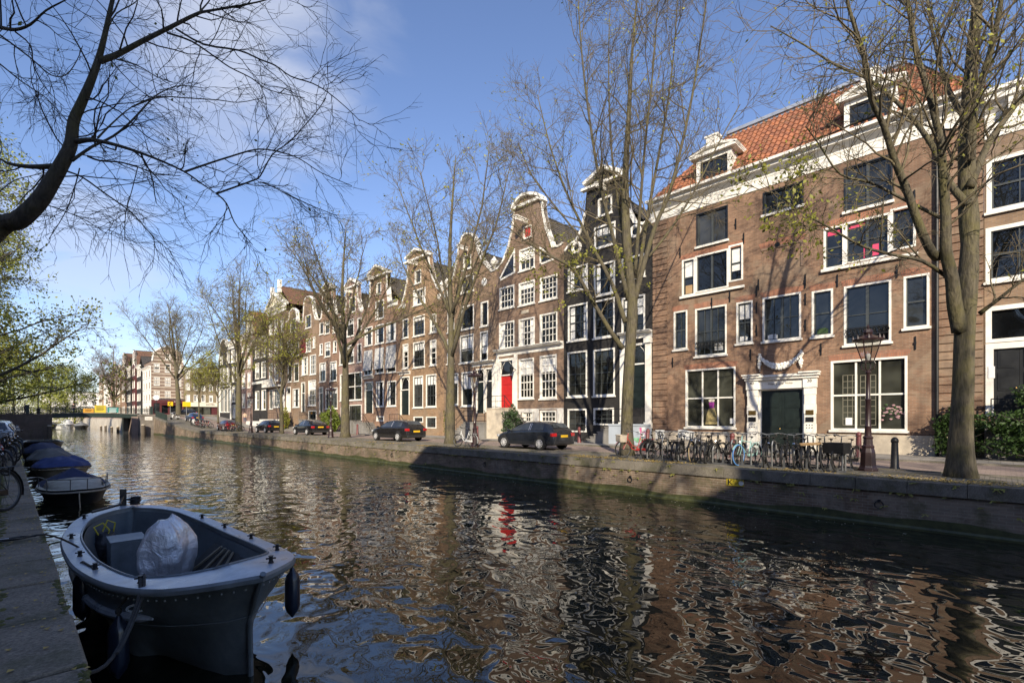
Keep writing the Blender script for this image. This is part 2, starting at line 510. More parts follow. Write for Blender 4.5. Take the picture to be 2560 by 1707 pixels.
class House:
    """one house of the far row, traced from its front (px columns and rows of the photograph on the plane of the fronts)"""
    def __init__(s, label, p0, p1, top, wallm, wins=(), D=DF, base=-.3, depth=11.0, name='canal_house', loc=None, rz=R(-90), W=None, group='houses along the canal', cat='house', thick=.35):
        s.D = D
        if W is None:
            s.y = FY(p0, D); s.W = s.y - FY(p1, D)
            loc = (D, s.y, 0)
        else: s.W = W; s.y = None
        s.t = thing(name, label, cat, loc, rz, group)
        top = [s.P(*q) for q in top] if s.y is not None else top
        top[0] = (.008, top[0][1]); top[-1] = (s.W - .008, top[-1][1])
        s.top = top
        out = [(.008, base)] + top + [(s.W - .008, base)]
        s.wins = []
        holes = []
        for w in wins:
            (a, b, c, d), kind = (s.rect(*w[:4]) if s.y is not None else w[:4]), w[4]
            s.wins.append((a, b, c, d, kind, w[5] if len(w) > 5 else {}))
            if kind[0] not in 'T': holes.append([(a, c), (a, d), (b, d), (b, c)])
        mb = MB().poly_prism(out[::-1], 0, thick, holes)
        s.ze = min(top[0][1], top[-1][1])
        body(mb, s.W, s.ze - .15, depth, thick)
        s.wall = mb.build('wall', wallm, s.t)
        s.depth = depth
        for a, b, c, d, kind, kw in s.wins: s.opening(a, b, c, d, kind, kw)
    def U(s, px): return s.y - FY(px, s.D)
    def P(s, px, py): return (s.U(px), FZ(px, py, s.D))
    def rect(s, p0, p1, t, b):
        u0, u1 = s.U(p0), s.U(p1)
        return (u0, u1, FZ(p0, b, s.D), FZ(p0, t, s.D))
    def opening(s, a, b, c, d, kind, kw):
        k = kind[0]
        if k in 'WBCS':
            window(s.t, a, b, c, d, k, int(kind[1]), int(kind[2]), **kw)
        elif k == 'X':   # dark frame, only the sill is white
            window(s.t, a, b, c, d, 'C', int(kind[1]), int(kind[2]), fmat=BLACKP, **dict(dict(sill=False, ft=.07), **kw))
            MB().box(a - .06, b + .06, -.11, -.004, c - .12, c - .004).build('sill', WHITE, s.t)
        elif k == 'T':   # set on the face of a gable
            window(s.t, a, b, c, d, kind[1], int(kind[2]), int(kind[3]), y=-.135, ft=.08, **kw)
        elif k == 'D':
            door(s.t, a, b, c, d, **kw)
        elif k == 'V':   # boarded or shuttered loft opening
            window(s.t, a, b, c, d, 'W', 1, 1, ft=.08, glass=kw.get('m', REDP))
def anchors(par, pts, h=.55):
    first = None
    for u, z in pts:
        if first is None:
            first = MB().box(-.022, .022, -.05, -.004, -h / 2, h / 2).box(-.035, .035, -.075, -.051, -.05, .05).build('wall_anchor', IRON, par); o = first
        else:
            o = first.copy(); COL.objects.link(o)
        o.location = (u, 0, z)
def arch(par, u0, u1, z, h=.26):
    xs = [u0 - .12 + (u1 - u0 + .24) * i / 8 for i in range(9)]
    top = [(x, z + h + .06 * math.sin(math.pi * i / 8)) for i, x in enumerate(xs)]
    MB().poly_prism([(u0 - .04, z + .006)] + [(u1 + .04, z + .006)] + top[::-1], -.006, .02).build('brick_lintel', ARCHB, par)
def hoist(par, u, z, L=1.0, m=None):
    MB().box(u - .1, u + .1, -L, -.01, z, z + .24).box(u - .16, u + .16, -L - .05, -.01, z + .2405, z + .30).build('hoist_beam', m or WHITE, par)
ARCHB = brick('lintel_brick', (0.40, 0.175, 0.10), (0.29, 0.12, 0.07), (0.22, 0.16, 0.12), bw=.075, bh=.4, stain=.25)
B_WARE = brick('warehouse_brick', (0.29, 0.165, 0.10), (0.195, 0.105, 0.066), (0.26, 0.205, 0.145), stain=.5, streak=.6)
B_BROWN = brick('brown_brick', (0.30, 0.195, 0.115), (0.22, 0.14, 0.085), (0.24, 0.19, 0.15))
B_ORANGE = brick('ochre_brick', (0.37, 0.23, 0.125), (0.28, 0.17, 0.095), (0.26, 0.2, 0.14))
B_PINK = brick('pink_brick', (0.36, 0.23, 0.19), (0.29, 0.18, 0.15), (0.3, 0.23, 0.19))
B_RED = brick('red_brick', (0.31, 0.185, 0.115), (0.23, 0.132, 0.085), (0.25, 0.18, 0.14))
B_BLACK = brick('black_painted_brick', (0.028, 0.025, 0.023), (0.02, 0.018, 0.017), (0.022, 0.02, 0.019), stain=.3)
B_PURPLE = brick('purple_brick', (0.26, 0.165, 0.105), (0.19, 0.12, 0.08), (0.2, 0.15, 0.12))
B_YELL = brick('olive_brick', (0.27, 0.21, 0.115), (0.21, 0.16, 0.09), (0.24, 0.2, 0.14))
def scroll_trim(par, pts, w=.2, y0=-.09, y1=.38, m=None):
    return strip(MB(), pts, w, y0, y1).build('gable_trim', m or WHITE, par)
# ------------------------------------------------------------------ the warehouse with the orange roof
DK = GREENP
_ft = dict(ft=.085)
W = House('wide brown brick warehouse with orange tiled hipped roof and two white dormers', 1632, 2460,
  [(1632, 500), (2460, 255)], B_WARE, [
  (1741, 1820, 536, 618, 'X21', dict(ft=.06)), (1907, 2009, 483, 539, 'X31', {}), (2110, 2232, 421, 531, 'X21', dict(ft=.06)),
  (1705, 1738, 651, 742, 'B12', dict(blind=.5, ft=.09, sill=False)), (1738, 1821.5, 641, 733, 'C21', dict(ft=.09, sill=False)), (1821.5, 1858, 615, 706, 'B12', dict(blind=.72, ft=.09, sill=False)),
  (2059, 2112, 572, 675, 'B12', dict(ft=.09, sill=False)), (2112, 2226, 558, 661, 'C22', dict(ft=.09, sill=False)), (2226, 2290, 524, 628, 'B12', dict(ft=.09, sill=False)),
  (1684.5, 1718.6, 780, 875, 'B22', dict(ft=.085)), (1738, 1817, 773, 892, 'C42', dict(ft=.085)), (1841, 1882, 757, 860, 'B22', dict(blind=.4, ft=.085)),
  (1906.7, 2003, 745, 855, 'C42', dict(ft=.085)), (2029.5, 2083, 729, 843, 'B12', dict(ft=.085)), (2110, 2228.6, 717, 864, 'C22', dict(ft=.085)), (2259, 2324, 692, 822, 'B12', dict(ft=.085)),
  (1714, 1839, 925, 1067, 'S32', dict(bar=.075, ft=.09, glass=SHOPGL)), (2077, 2269, 903, 1074, 'S32', dict(bar=.075, ft=.09, glass=SHOPGL)),
  (1898, 2013, 972, 1123, 'D', dict(leafm=DK, transom=0, nleaf=2, panels=(1, 3), ft=.10)),
  ], name='warehouse', depth=14, cat='warehouse')
t = W.t
for a, b, c, d, k, kw in W.wins:
    if k[0] in 'BCS' and kw.get('sill', 1) : arch(t, a, b, d)
    if k[0] == 'X' and 0: arch(t, a, b, d)
for p0, p1, py in ((1705, 1858, 742), (2059, 2290, 675)):
    u0, u1 = W.U(p0), W.U(p1); z = FZ(p0, py)
    MB().box(u0 - .08, u1 + .08, -.14, -.025, z - .13, z - .003).build('sill', WHITE, t)
    arch(t, u0, u1, W.rect(p0, p1, 651 if p0 < 2000 else 572, py)[3])
# blind niche above the door
u0, u1 = W.U(1903), W.U(2008); z0, z1 = FZ(1903, 685), FZ(1903, 623)
arch(t, u0, u1, z1)
MB().box(u0, u1, -.035, -.004, z1 - .12, z1).box(u1 - .1, u1, -.034, -.004, z0, z1 - .121).build('niche_edge', B_PURPLE, t)
# rusticated corner piers: brick bands standing proud of the wall
for p0, p1 in ((1632.5, 1669), (2345, 2459)):
    u0, u1 = max(.01, W.U(p0)), W.U(p1); b = MB(); z = .95
    while z < 12.9:
        b.box(u0, u1, -.045, -.003, z, z + .27); z += .33
    b.build('corner_pier', B_WARE, t)
ZC0, ZC1 = FZ(2000, 441), FZ(2000, 385)
cornice(t, -.12, W.W + .0, ZC0, ZC1, .5)
MB().box(-.16, W.W, -.62, -.505, ZC1 - .07, ZC1 + .06).build('gutter', WHITE, t)
MB().box(0.01, W.U(1898) - .34, -.07, -.004, -.25, .86).box(W.U(2013) + .36, W.W - .01, -.07, -.004, -.25, .86).build('plinth', GREYP if 0 else SANDST, t)
Y0R, Y1R = -.45, 2.9
zr = FZ(1980, 276, DF + Y1R)
ul, ur = 3.3, W.W - 2.7
L = math.hypot(Y1R - Y0R, zr - ZC1); rb = MB()
tiled(rb, (0, Y0R, ZC1 + .03), (1, 0, 0), (0, Y1R - Y0R, zr - ZC1), W.W, L, ul / L, (W.W - ur) / L)
tiled(rb, (0, 9, ZC1 + .03), (0, -1, 0), (ul, 0, zr - ZC1), 9 - Y0R, math.hypot(ul, zr - ZC1), 0, (Y1R - Y0R) / math.hypot(ul, zr - ZC1))
tiled(rb, (W.W, Y0R, ZC1 + .03), (0, 1, 0), (ur - W.W, 0, zr - ZC1), 9 - Y0R, math.hypot(W.W - ur, zr - ZC1), (Y1R - Y0R) / math.hypot(W.W - ur, zr - ZC1), 0)
roof = rb.build('roof', TILE_RED, t, smooth=True)
MB().box(ul, ur, Y1R - .1, 9, zr - .1, zr + .02).box(ul - .1, ur + .1, Y1R - .2, Y1R + .06, zr + .021, zr + .2).build('ridge_flashing', ZINC, roof)
for up in (2.2, 6.0): MB().lathe([(.09, zr), (.09, zr + .5), (.15, zr + .52), (.15, zr + .6), (.05, zr + .7)], 8, (ul + up, Y1R + .7, 0)).build('vent_pipe', IRON, roof)
def dormer(par, u0, u1, z0, z1, ztop, ydep, yf=-.3, dark=True):
    b = MB(); fw = .2
    b.box(u0, u0 + fw, yf, yf + .2, z0, z1).box(u1 - fw, u1, yf, yf + .2, z0, z1).box(u0 + fw, u1 - fw, yf + .003, yf + .2, z1 - .22, z1)
    b.box(u0 + .03, u1 - .03, yf + .201, yf + ydep, z0, z1 - .002)
    um = (u0 + u1) / 2
    b.poly_prism([(u0 - .22, z1 + .16), (um, ztop - .12), (u1 + .22, z1 + .16)][::-1], yf - .05, yf + ydep)
    o = b.build('dormer', WHITE, par)
    c = MB().box(u0 - .28, u1 + .28, yf - .22, yf + ydep, z1 + .002, z1 + .158)
    strip(c, [(u0 - .34, z1 + .2), (um, ztop), (u1 + .34, z1 + .2)], .13, yf - .22, yf + ydep)
    c.box(um - .28, um + .28, yf - .26, yf + .3, ztop - .3, ztop + .2)
    c.box(um - .36, um + .36, yf - .3, yf + .32, ztop + .2005, ztop + .3)
    c.build('pediment', WHITE, o)
    MB().box(u0 + fw, u1 - fw, yf + .12, yf + .14, z0, z1 - .22).build('pane', GLASS, o)
    s = MB(); a, bb = u0 + fw, u1 - fw; m = (a + bb) / 2
    s.box(a, a + .07, yf + .06, yf + .118, z0, z1 - .22).box(bb - .07, bb, yf + .06, yf + .118, z0, z1 - .22).box(m - .06, m + .06, yf + .05, yf + .118, z0, z1 - .22)
    s.box(a + .07, m - .06, yf + .06, yf + .118, z1 - .29, z1 - .22).box(m + .06, bb - .07, yf + .06, yf + .118, z1 - .29, z1 - .22)
    s.build('sash', BLACKP, o)
for p0, p1, pb, pt_, pa in ((1747, 1834, 468, 399, 345), (2114, 2246, 345, 257, 187)):
    u0, u1 = W.U(p0), W.U(p1)
    pm = (p0 + p1) / 2
    dormer(t, u0, u1, ZC1 + .05, FZ(p0, pt_, DF - .3), FZ(pm, pa + 8, DF - .3), 2.4)
# portal
u0, u1, u2, u3 = W.U(1872), W.U(1897), W.U(2014), W.U(2041)
zl0, zl1 = FZ(2016, 969), FZ(2016, 940)
b = MB(); z = 0.0; k = 0
while z < zl0 - .05:
    h = min(.45, zl0 - z)
    for a, c in ((u0, u1), (u2, u3)):
        e = .0 if k % 2 else .018
        b.box(a - e, c + e, -.2 - e, -.004, z, z + h - .006)
    z += h; k += 1
b.box(u0 - .03, u3 + .03, -.19, -.004, zl0, zl1 - .1)
for a, c in ((u0 - .05, u1 + .05), (u2 - .05, u3 + .05)): b.box(a, c, -.26, -.003, zl0 + .0, zl1 - .101)
b.box(u0 - .16, u3 + .16, -.42, -.003, zl1 + .02, zl1 + .13).box(u0 - .1, u3 + .1, -.33, -.003, zl1 - .0995, zl1 + .019)
for a, c in ((u0 - .14, u1 + .14), (u2 - .14, u3 + .14)): b.box(a - .05, c + .05, -.5, -.003, zl1 + .131, zl1 + .2)
portal = b.build('portal', WHITE, t)
MB().box(u1 - .1, u2 + .1, -.5, -.005, -.2, .1).build('doorstep', STONE, t)
def text(body, size, m, par, loc, rot=(R(90), 0, 0), name='lettering', ext=.004):
    c = bpy.data.curves.new(name, 'FONT'); c.body = body; c.size = size; c.extrude = ext; c.align_x = 'CENTER'; c.align_y = 'CENTER'
    o = bpy.data.objects.new(name, c); COL.objects.link(o)
    me = bpy.data.meshes.new_from_object(o.evaluated_get(bpy.context.evaluated_depsgraph_get()))
    COL.objects.unlink(o); bpy.data.objects.remove(o)
    o = bpy.data.objects.new(name, me); COL.objects.link(o); me.materials.append(m)
    o.parent = par; o.location = loc; o.rotation_euler = rot
    return o
GOLD = mat('faded_gilding', (0.30, 0.24, 0.16), 0.6, var=.2)
text('40', .2, IRON, portal, ((u0 + u1) / 2, -.265, (zl0 + zl1) / 2 + .03)); text('38', .2, IRON, portal, ((u2 + u3) / 2, -.265, (zl0 + zl1) / 2 + .03))
text('Hope  Cypha  Nobis', .13, GOLD, portal, ((u1 + u2) / 2, -.196, (zl0 + zl1) / 2 - .02))
for a, c in ((u0, u1), (u2, u3)):
    for z in (1.75, 1.42):
        MB().box(a + .06, c - .06, -.235, -.221, z, z + .22).build('name_plate', BRASS if z > 1.5 else IRON, portal)
    for i in range(3):
        for j in range(2): MB().lathe([(.022, -.23), (.022, -.25), (.01, -.255)], 8, ((a + c) / 2 + (i - 1) * .11, 0, 1.15 + j * .12), 'y').build('doorbell', IRON, portal)
# carved garland
zg0 = FZ(1905, 888); zg1 = FZ(2005, 884)
ga, gb = W.U(1901), W.U(2004); zt = FZ(1903, 891); g = MB()
for i in range(40):
    s_ = i / 39; u = ga + (gb - ga) * s_; z = zt - .05 - .52 * (1 - (2 * s_ - 1) ** 2)
    r = .06 + .075 * math.sin(math.pi * s_)
    for q in range(4):
        g.lathe([(r * .25, -r * .6), (r * .6, -.2 * r), (r * .55, .25 * r), (r * .2, r * .6)], 6, (u + rng.uniform(-.05, .05), -.08 - rng.random() * .06, z + rng.uniform(-r, r) * .75))
for u in (ga, gb):
    for k in range(12):
        z = zt + .08 - k * .072; r = .8 * (.10, .13, .15, .12, .10, .11, .13, .15, .13, .10, .07, .05)[k]
        for q in range(3):
            g.lathe([(r * .3, -r * .5), (r * .7, 0), (r * .3, r * .5)], 6, (u + rng.uniform(-r, r) * .5, -.08 - rng.random() * .05, z + rng.uniform(-.03, .03)))
g.build('garland', WHITE, t, smooth=True)
# balcony rails
def rail_panel(p0, p1, py0, py1):
    u0, u1 = W.U(p0), W.U(p1); z0, z1 = FZ(p0, py1), FZ(p0, py0); b = MB()
    b.box(u0, u1, -.1, -.07, z0, z0 + .04).box(u0, u1, -.1, -.07, z1 - .04, z1)
    n = max(4, int((u1 - u0) / .16))
    for i in range(n):
        x = u0 + (u1 - u0) * (i + .5) / n; r = (z1 - z0) * .3
        b.ring((x, -.085, (z0 + z1) / 2), r, .016, 'y', 10, 4)
        b.tube([(x - .09, -.085, z0 + .03), (x + .09, -.085, z1 - .03)], .014, 4)
    b.build('balcony_rail', IRON, t)
rail_panel(1741, 1813, 856, 872); rail_panel(2117, 2222, 822, 842)
anchors(t, [W.P(*q) for q in ((1780, 757), (1825, 742), (1892, 728), (1892, 769), (1892, 826), (1897, 630 + 82), (1877, 886), (1682, 906), (2013, 706), (2014, 748), (2014, 813), (2053, 873), (2094, 702), (2243, 678), (2289, 857), (2014, 700), (1701, 632), (1860, 596), (2287, 492), (1840, 560))])
# drainpipe and vents
MB().tube([(W.U(2343), -.1, 0), (W.U(2343), -.1, ZC0)], .06, 8).build('drainpipe', IRON, t)
for q in ((1917, 549), (1944, 612)):
    u, z = W.P(*q); MB().lathe([(.12, -.05), (.12, -.004)], 10, (u, 0, z), 'y').build('vent', IRON, t)
# shop window displays: dress, flowers, notices
FAB = mat('dress_fabric', (0.35, 0.28, 0.12), .9, var=.5, scale=6); PURP = mat('purple_fabric', (0.25, 0.03, 0.22), .8, var=.3)
PAPER = mat('paper', (0.75, 0.75, 0.74), .9, var=.03)
def shop_item(name, mbq, m, par=t): return mbq.build(name, m, par, smooth=True)
u, z = W.U(1777), FZ(1777, 1060)
d = MB().mi(0).lathe([(.34, z), (.33, z + .15), (.27, z + .5), (.17, z + .82), (.16, z + .86)], 12, (u, .10, 0), sy=.12)
d.mi(1).lathe([(.16, z + .865), (.11, z + .95), (.14, z + 1.05), (.15, z + 1.14), (.13, z + 1.2)], 12, (u, .10, 0), sy=.12)
d.mi(2).lathe([(.13, z + 1.202), (.17, z + 1.28), (.15, z + 1.33), (.05, z + 1.37), (.05, z + 1.45)], 12, (u, .10, 0), sy=.12)
shop_item('display_dress', d, [FAB, PURP, CREAM])
for px, py, w, h in ((1828, 1052, .2, .28), (2121, 1053, .25, .33)):
    a, z = W.P(px, py); MB().box(a - w / 2, a + w / 2, .1075, .1085, z - h / 2, z + h / 2).build('notice', PAPER, t)
PINKF = mat('pink_petals', (0.45, 0.27, 0.28), .8, var=.5, scale=9); LEAFD = mat('leaf_dark', (0.035, 0.07, 0.018), .6, var=.4)
b = MB(); cu, cz = W.P(2235, 1030)
for i in range(60):
    b.mi(0 if i % 3 else 1).lathe([(.02, -.03), (.06, 0), (.05, .03), (.01, .045)], 6, (cu + rng.gauss(0, .2), .088 + rng.uniform(-.01, .01), cz + rng.gauss(0, .14)), sy=.25)
b.build('display_flowers', [PINKF, LEAFD], t)
# upstairs: pink paper strips and a parcel in the window
PINKP = mat('pink_paper', (0.6, 0.06, 0.14), .8, var=.1); CARD = mat('cardboard', (0.38, 0.25, 0.13), .9, var=.1)
for p0, p1, q0, q1, m_ in ((2068, 2104, 580, 590, PINKP), (2120, 2165, 559, 572, PINKP), (1712, 1731, 714, 735, CARD), (2158, 2166, 615, 645, PINKP), (2180, 2196, 610, 638, PINKP)):
    a, b_ = W.U(p0), W.U(p1); MB().box(a, b_, .1072, .1082, FZ(p0, q1), FZ(p0, q0)).build('display_card', m_, t)
for px, py in ((1930, 845), (1795, 865), (1856, 850), (2055, 830)):   # chair backs seen just inside the glass
    a, z = W.P(px, py); MB().box(a - .22, a + .22, .104, .1085, z - .2, z + .16).box(a - .15, a + .15, .1035, .1085, z + .1601, z + .2).build('chair_back', BLIND if px != 2055 else LEAFD, t)
LATT = mat('cabinet_lattice', (.16, .15, .11), .7, var=.15)
for p0, p1 in ((2106, 2142), (2150, 2188), (2206, 2250)):
    a, b_ = W.U(p0), W.U(p1); z0, z1 = FZ(p0, 1062), FZ(p0, 938); b = MB()
    for i in range(4): b.box(a + (b_ - a) * i / 3 - .015, a + (b_ - a) * i / 3 + .015, .1086, .1096, z0, z1)
    for j in range(9): b.box(a - .015, b_ + .015, .1076, .1085, z0 + (z1 - z0) * j / 8 - .014, z0 + (z1 - z0) * j / 8 + .014)
    if p0 != 2206: b.build('display_cabinet', LATT, t)
# fittings inside
for px, py in ():
    a, z = W.P(px, py); MB().lathe([(.14, z), (.03, z + .1), (.012, z + .11), (.012, z + .5)], 10, (a, .09, 0), sy=.1).build('pendant_lamp', WHITE, t)
# ------------------------------------------------------------------ right neighbour
def PY(px, z): return YH - (z - EYE) * FPX * (S_ + (px - CX) / FPX * C_) / DF
NW = [(p0, p1, PY(p0, FZ(2466, a)), PY(p0, FZ(2466, b)), 'B22', dict(ft=.13)) for p0, p1 in ((2740, 2930), (3060, 3320)) for a, b in ((401, 534), (572, 707), (768, 950))]
N = House('brown brick house with a heavy white cornice and black double door behind a hedge', 2460, 3600,
  [(2460, 268), (3600, -106)], B_BROWN, [
  (2466, 2640, 401, 534, 'B22', dict(ft=.15)), (2464, 2640, 572, 707, 'B22', dict(ft=.15)),
  (2464, 2640, 768, 858, 'B11', dict(ft=.17, sill=False)), (2464, 2640, 860, 1040, 'D', dict(leafm=BLACKP, transom=0, ft=.22, nleaf=2))] + NW)
zc = FZ(2460, 268)
cornice(N.t, .02, N.W, FZ(2460, 352), zc + .35, .6, brackets=6)
gable_roof(N.t, N.W, zc + .1, zc + 2.5, .2, 10, TILE_DARK)
MB().box(.02, N.W, -.5, -.01, -.2, 1.35).build('landing', STONE, N.t)
u = N.U(2447); MB().box(.12, .3, -.05, -.004, 3.1, 3.55).build('bell_panel', PAPER, N.t)
railing(N.t, [(.2, -.45, 1.35), (N.W - .5, -.45, 1.35)], .95, 6)
# ------------------------------------------------------------------ the row of canal houses, from the warehouse towards the bridge
def oval(par, px, py, H, r=.32):
    u, z = H.P(px, py)
    b = MB().ring((u, -.03, z), r, .11, 'y', 14, 6)
    MB().lathe([(r - .04, -.012), (r - .04, -.004)], 14, (u, 0, z), 'y').build('oval_pane', GLASS, b.build('oval_window', WHITE, par, smooth=True))
def urn(par, u, z, s=.5):
    MB().lathe([(.18 * s, z), (.12 * s, z + .1 * s), (.36 * s, z + .4 * s), (.4 * s, z + .6 * s), (.2 * s, z + .8 * s), (.1 * s, z + .95 * s), (.02 * s, z + 1.1 * s)], 10, (u, .05, 0)).build('urn', WHITE, par, smooth=True)
def stoop(H, p0, p1, zt, n, tos, m=None, rail=True):
    """landing under px p0..p1, steps going to the left (tos<0) or right"""
    a, b = H.U(p0), H.U(p1)
    landing(H.t, a, b, zt, m=m)
    L = n * .27
    if tos < 0: stairs(H.t, a - L, a - .001, zt, n)
    else: stairs(H.t, b + L, b + .001, zt, n)
    if rail:
        e = (a - L, b) if tos < 0 else (b + L, a)
        railing(H.t, [(e[0], -1.2, .05), ((a if tos < 0 else b), -1.2, zt), (e[1], -1.2, zt)], .9, 1)
def pediment(H, pts, w=.2, y0=-.3):
    """closed crest: pts left end, apex, right end in px"""
    q = [H.P(*p) for p in pts]
    b = strip(MB(), q, w, y0, .4)
    b.box(q[0][0] - .1, q[-1][0] + .1, y0 - .02, -.0045, min(q[0][1], q[-1][1]) - w - .12, min(q[0][1], q[-1][1]) - w + .04)
    b.build('pediment', WHITE, H.t)
def eave_board(H, u0, u1, z, h=.3):
    cornice(H.t, u0, u1, z - h, z, .3, name='eave_cornice')
# --- black house
H = House('black painted brick house with a neck gable and white window frames beside the warehouse', 1409.5, 1632,
  [(1409.5, 628), (1423, 612), (1440, 600), (1452, 575), (1462, 530), (1468, 460), (1512, 416), (1557, 428), (1561, 470), (1572, 520), (1588, 553), (1609, 557), (1632, 545)], B_BLACK, [
  (1419, 1468, 881, 992, 'B34', dict(curtain=0)), (1483, 1537.4, 875, 990, 'B34', {}), (1564, 1619, 862, 1020, 'D', dict(leafm=GREENP, transom=.3)),
  (1420, 1469, 765, 854, 'B34', dict(curtain=2)), (1484, 1537, 753, 847, 'B34', {}), (1554, 1613, 746, 841, 'B34', {}),
  (1420, 1469.5, 672, 731, 'B32', dict(curtain=2)), (1485, 1538, 664, 742, 'B22', {}), (1554, 1613, 648, 703, 'B32', {}),
  (1485.6, 1539, 570, 624, 'B32', {}), (1495, 1530.5, 499, 543, 'B11', {}),
  (1419, 1467, 1022, 1079, 'B33', dict(sill=False)), (1484, 1535, 1020, 1062, 'B33', dict(sill=False))])
t = H.t; HB = H
scroll_trim(t, [H.P(*q) for q in ((1411, 627), (1423, 611), (1440, 599), (1452, 574), (1462, 530))], .15)
scroll_trim(t, [H.P(*q) for q in ((1561, 470), (1572, 520), (1588, 552), (1609, 556), (1630, 545))], .15)
pediment(H, [(1462, 461), (1512, 414), (1563, 427)], .22)
oval(t, 1442, 620, H); oval(t, 1589, 579, H)
gable_roof(t, H.W, H.P(1409, 640)[1], H.P(1512, 470)[1], .36, 11, TILE_DARK)
hoist(t, (H.U(1512)), FZ(1512, 478), .9)
a, b = H.U(1551), H.U(1632) - .03; zt = FZ(1551, 852)
cornice(t, a, b, zt, zt + .42, .4, name='door_cornice')
pb = MB()
for u in (a + .04, b - .40): pb.box(u, u + .36, -.14, -.004, 1.35, zt - .002).box(u - .06, u + .42, -.2, -.005, 1.0, 1.349).box(u - .05, u + .41, -.24, -.0045, zt - .35, zt - .05)
pb.build('door_pilasters', WHITE, t)
GRB = mat('grey_blue_paint', (0.36, 0.40, 0.45), 0.7, var=.12, scale=1.4)
stoop(H, 1550, 1630, 1.25, 7, -1, GRB)
# posters and paint on the side of the stoop
POST = [mat('poster_pink', (.55, .12, .28), .9, var=.4, scale=9), mat('poster_green', (.2, .42, .25), .9, var=.4, scale=9), mat('poster_paper', (.6, .6, .6), .9, var=.4, scale=12)]
for i in range(9):
    u = H.U(1612) + rng.uniform(-.1, .55); z = .2 + rng.random() * .8
    MB().box(u, u + rng.uniform(.15, .3), -1.262 - i * .002, -1.2605 - i * .002, z, z + rng.uniform(.15, .3)).build('poster', POST[i % 3], t)
# wall lantern
u, z = H.P(1535, 915)
MB().tube([(u, -.01, z - .3), (u, -.35, z - .35), (u, -.6, z - .1)], .025, 6).lathe([(.06, z - .1), (.17, z + .35), (.19, z + .37), (.06, z + .55), (.02, z + .65)], 6, (u, -.6, 0)).build('wall_lantern', IRON, t)
# --- house with the red door
H = House('tall brown brick house with a neck gable, bright red door and many-paned windows', 1240.8, 1409.5,
  [(1240.8, 672), (1256, 655), (1270, 618), (1280, 572), (1285, 524), (1297, 498), (1323, 484), (1345, 484), (1357, 497), (1360, 530), (1368, 570), (1384, 615), (1397, 613), (1409.5, 604)], B_PURPLE, [
  (1249, 1286, 721, 775, 'W43', {}), (1297, 1337, 709, 766, 'W44', {}), (1349.6, 1393.5, 696, 754, 'W44', {}),
  (1248, 1286, 808, 875, 'W44', dict(curtain=1)), (1297, 1337, 799, 869, 'W44', {}), (1349.6, 1393.5, 787, 861, 'W44', {}),
  (1247, 1286, 898, 1019, 'D', dict(leafm=REDP, transom=.3, ft=.2)), (1297, 1335, 898, 997, 'W45', dict(curtain=0)), (1349.6, 1392, 890, 997, 'W45', {}),
  (1305, 1334, 1028, 1056, 'W42', dict(sill=False)), (1350, 1391, 1026, 1056, 'W42', dict(sill=False)),
  (1298, 1337, 626, 680, 'W32', {}), (1308, 1329, 569, 598, 'V', dict(m=REDP))])
t = H.t
scroll_trim(t, [H.P(*q) for q in ((1242, 671), (1256, 654), (1270, 617), (1280, 571), (1285, 524))], .15)
scroll_trim(t, [H.P(*q) for q in ((1357, 497), (1360, 530), (1368, 570), (1384, 614), (1397, 612), (1408, 605))], .15)
scroll_trim(t, [H.P(*q) for q in ((1281, 528), (1285, 512), (1297, 496), (1310, 486), (1323, 482), (1345, 482), (1356, 488), (1361, 500))], .2, -.25)
MB().box(H.U(1283), H.U(1359), -.22, -.0045, FZ(1321, 512), FZ(1321, 505)).build('gable_band', WHITE, t)
for pts in (((1252, 698), (1285, 680), (1285, 632)), ((1350, 664), (1350, 614), (1386, 650))):   # triangular attic lights
    q = [H.P(*p) for p in pts]
    w_ = strip(MB(), q + [q[0]], .14, -.06, .05).build('attic_window', WHITE, t)
    MB().poly_prism(q, -.02, -.006).build('pane', GLASS, w_)
gable_roof(t, H.W, H.P(1240, 690)[1], H.P(1321, 525)[1], .36, 11, TILE_DARK)
hoist(t, H.U(1318), FZ(1318, 560), 1.2)
z = FZ(1240, 893); cornice(t, .02, H.W - .02, z, z + .5, .42, name='shop_cornice')
MB().box(.02, H.U(1247) - .002, -.06, -.004, 1.0, z - .01).box(H.U(1286) + .002, H.U(1294), -.06, -.004, 1.0, z - .01).build('door_pilasters', WHITE, t)
mb_ = MB()
for p0, p1, z0, z1 in ((1287.5, 1303, -.28, 2.3), (1303, 1336, -.28, 1.12), (1303, 1336, 2.05, 2.3), (1336, 1348, -.28, 2.3), (1348, 1393, -.28, 1.2), (1348, 1393, 2.25, 2.3), (1393, 1409.3, -.28, 2.3)):
    mb_.box(H.U(p0) + .002, H.U(p1) - .002, -.05, -.004, z0, z1)
mb_.build('plinth', WHITEPL, t)
stoop(H, 1246, 1290, FZ(1247, 1019) - .05, 9, 1, SANDST)
u, z = H.P(1292, 925)
MB().tube([(u, -.01, z), (u, -.5, z + .15)], .025, 6).lathe([(.06, z - .3), (.17, z + .1), (.19, z + .12), (.06, z + .3), (.02, z + .4)], 6, (u, -.55, 0)).build('wall_lantern', IRON, t)
MB().box(H.U(1304), H.U(1322), -.03, -.004, FZ(1310, 784), FZ(1310, 776)).build('gable_stone', SANDST, t)
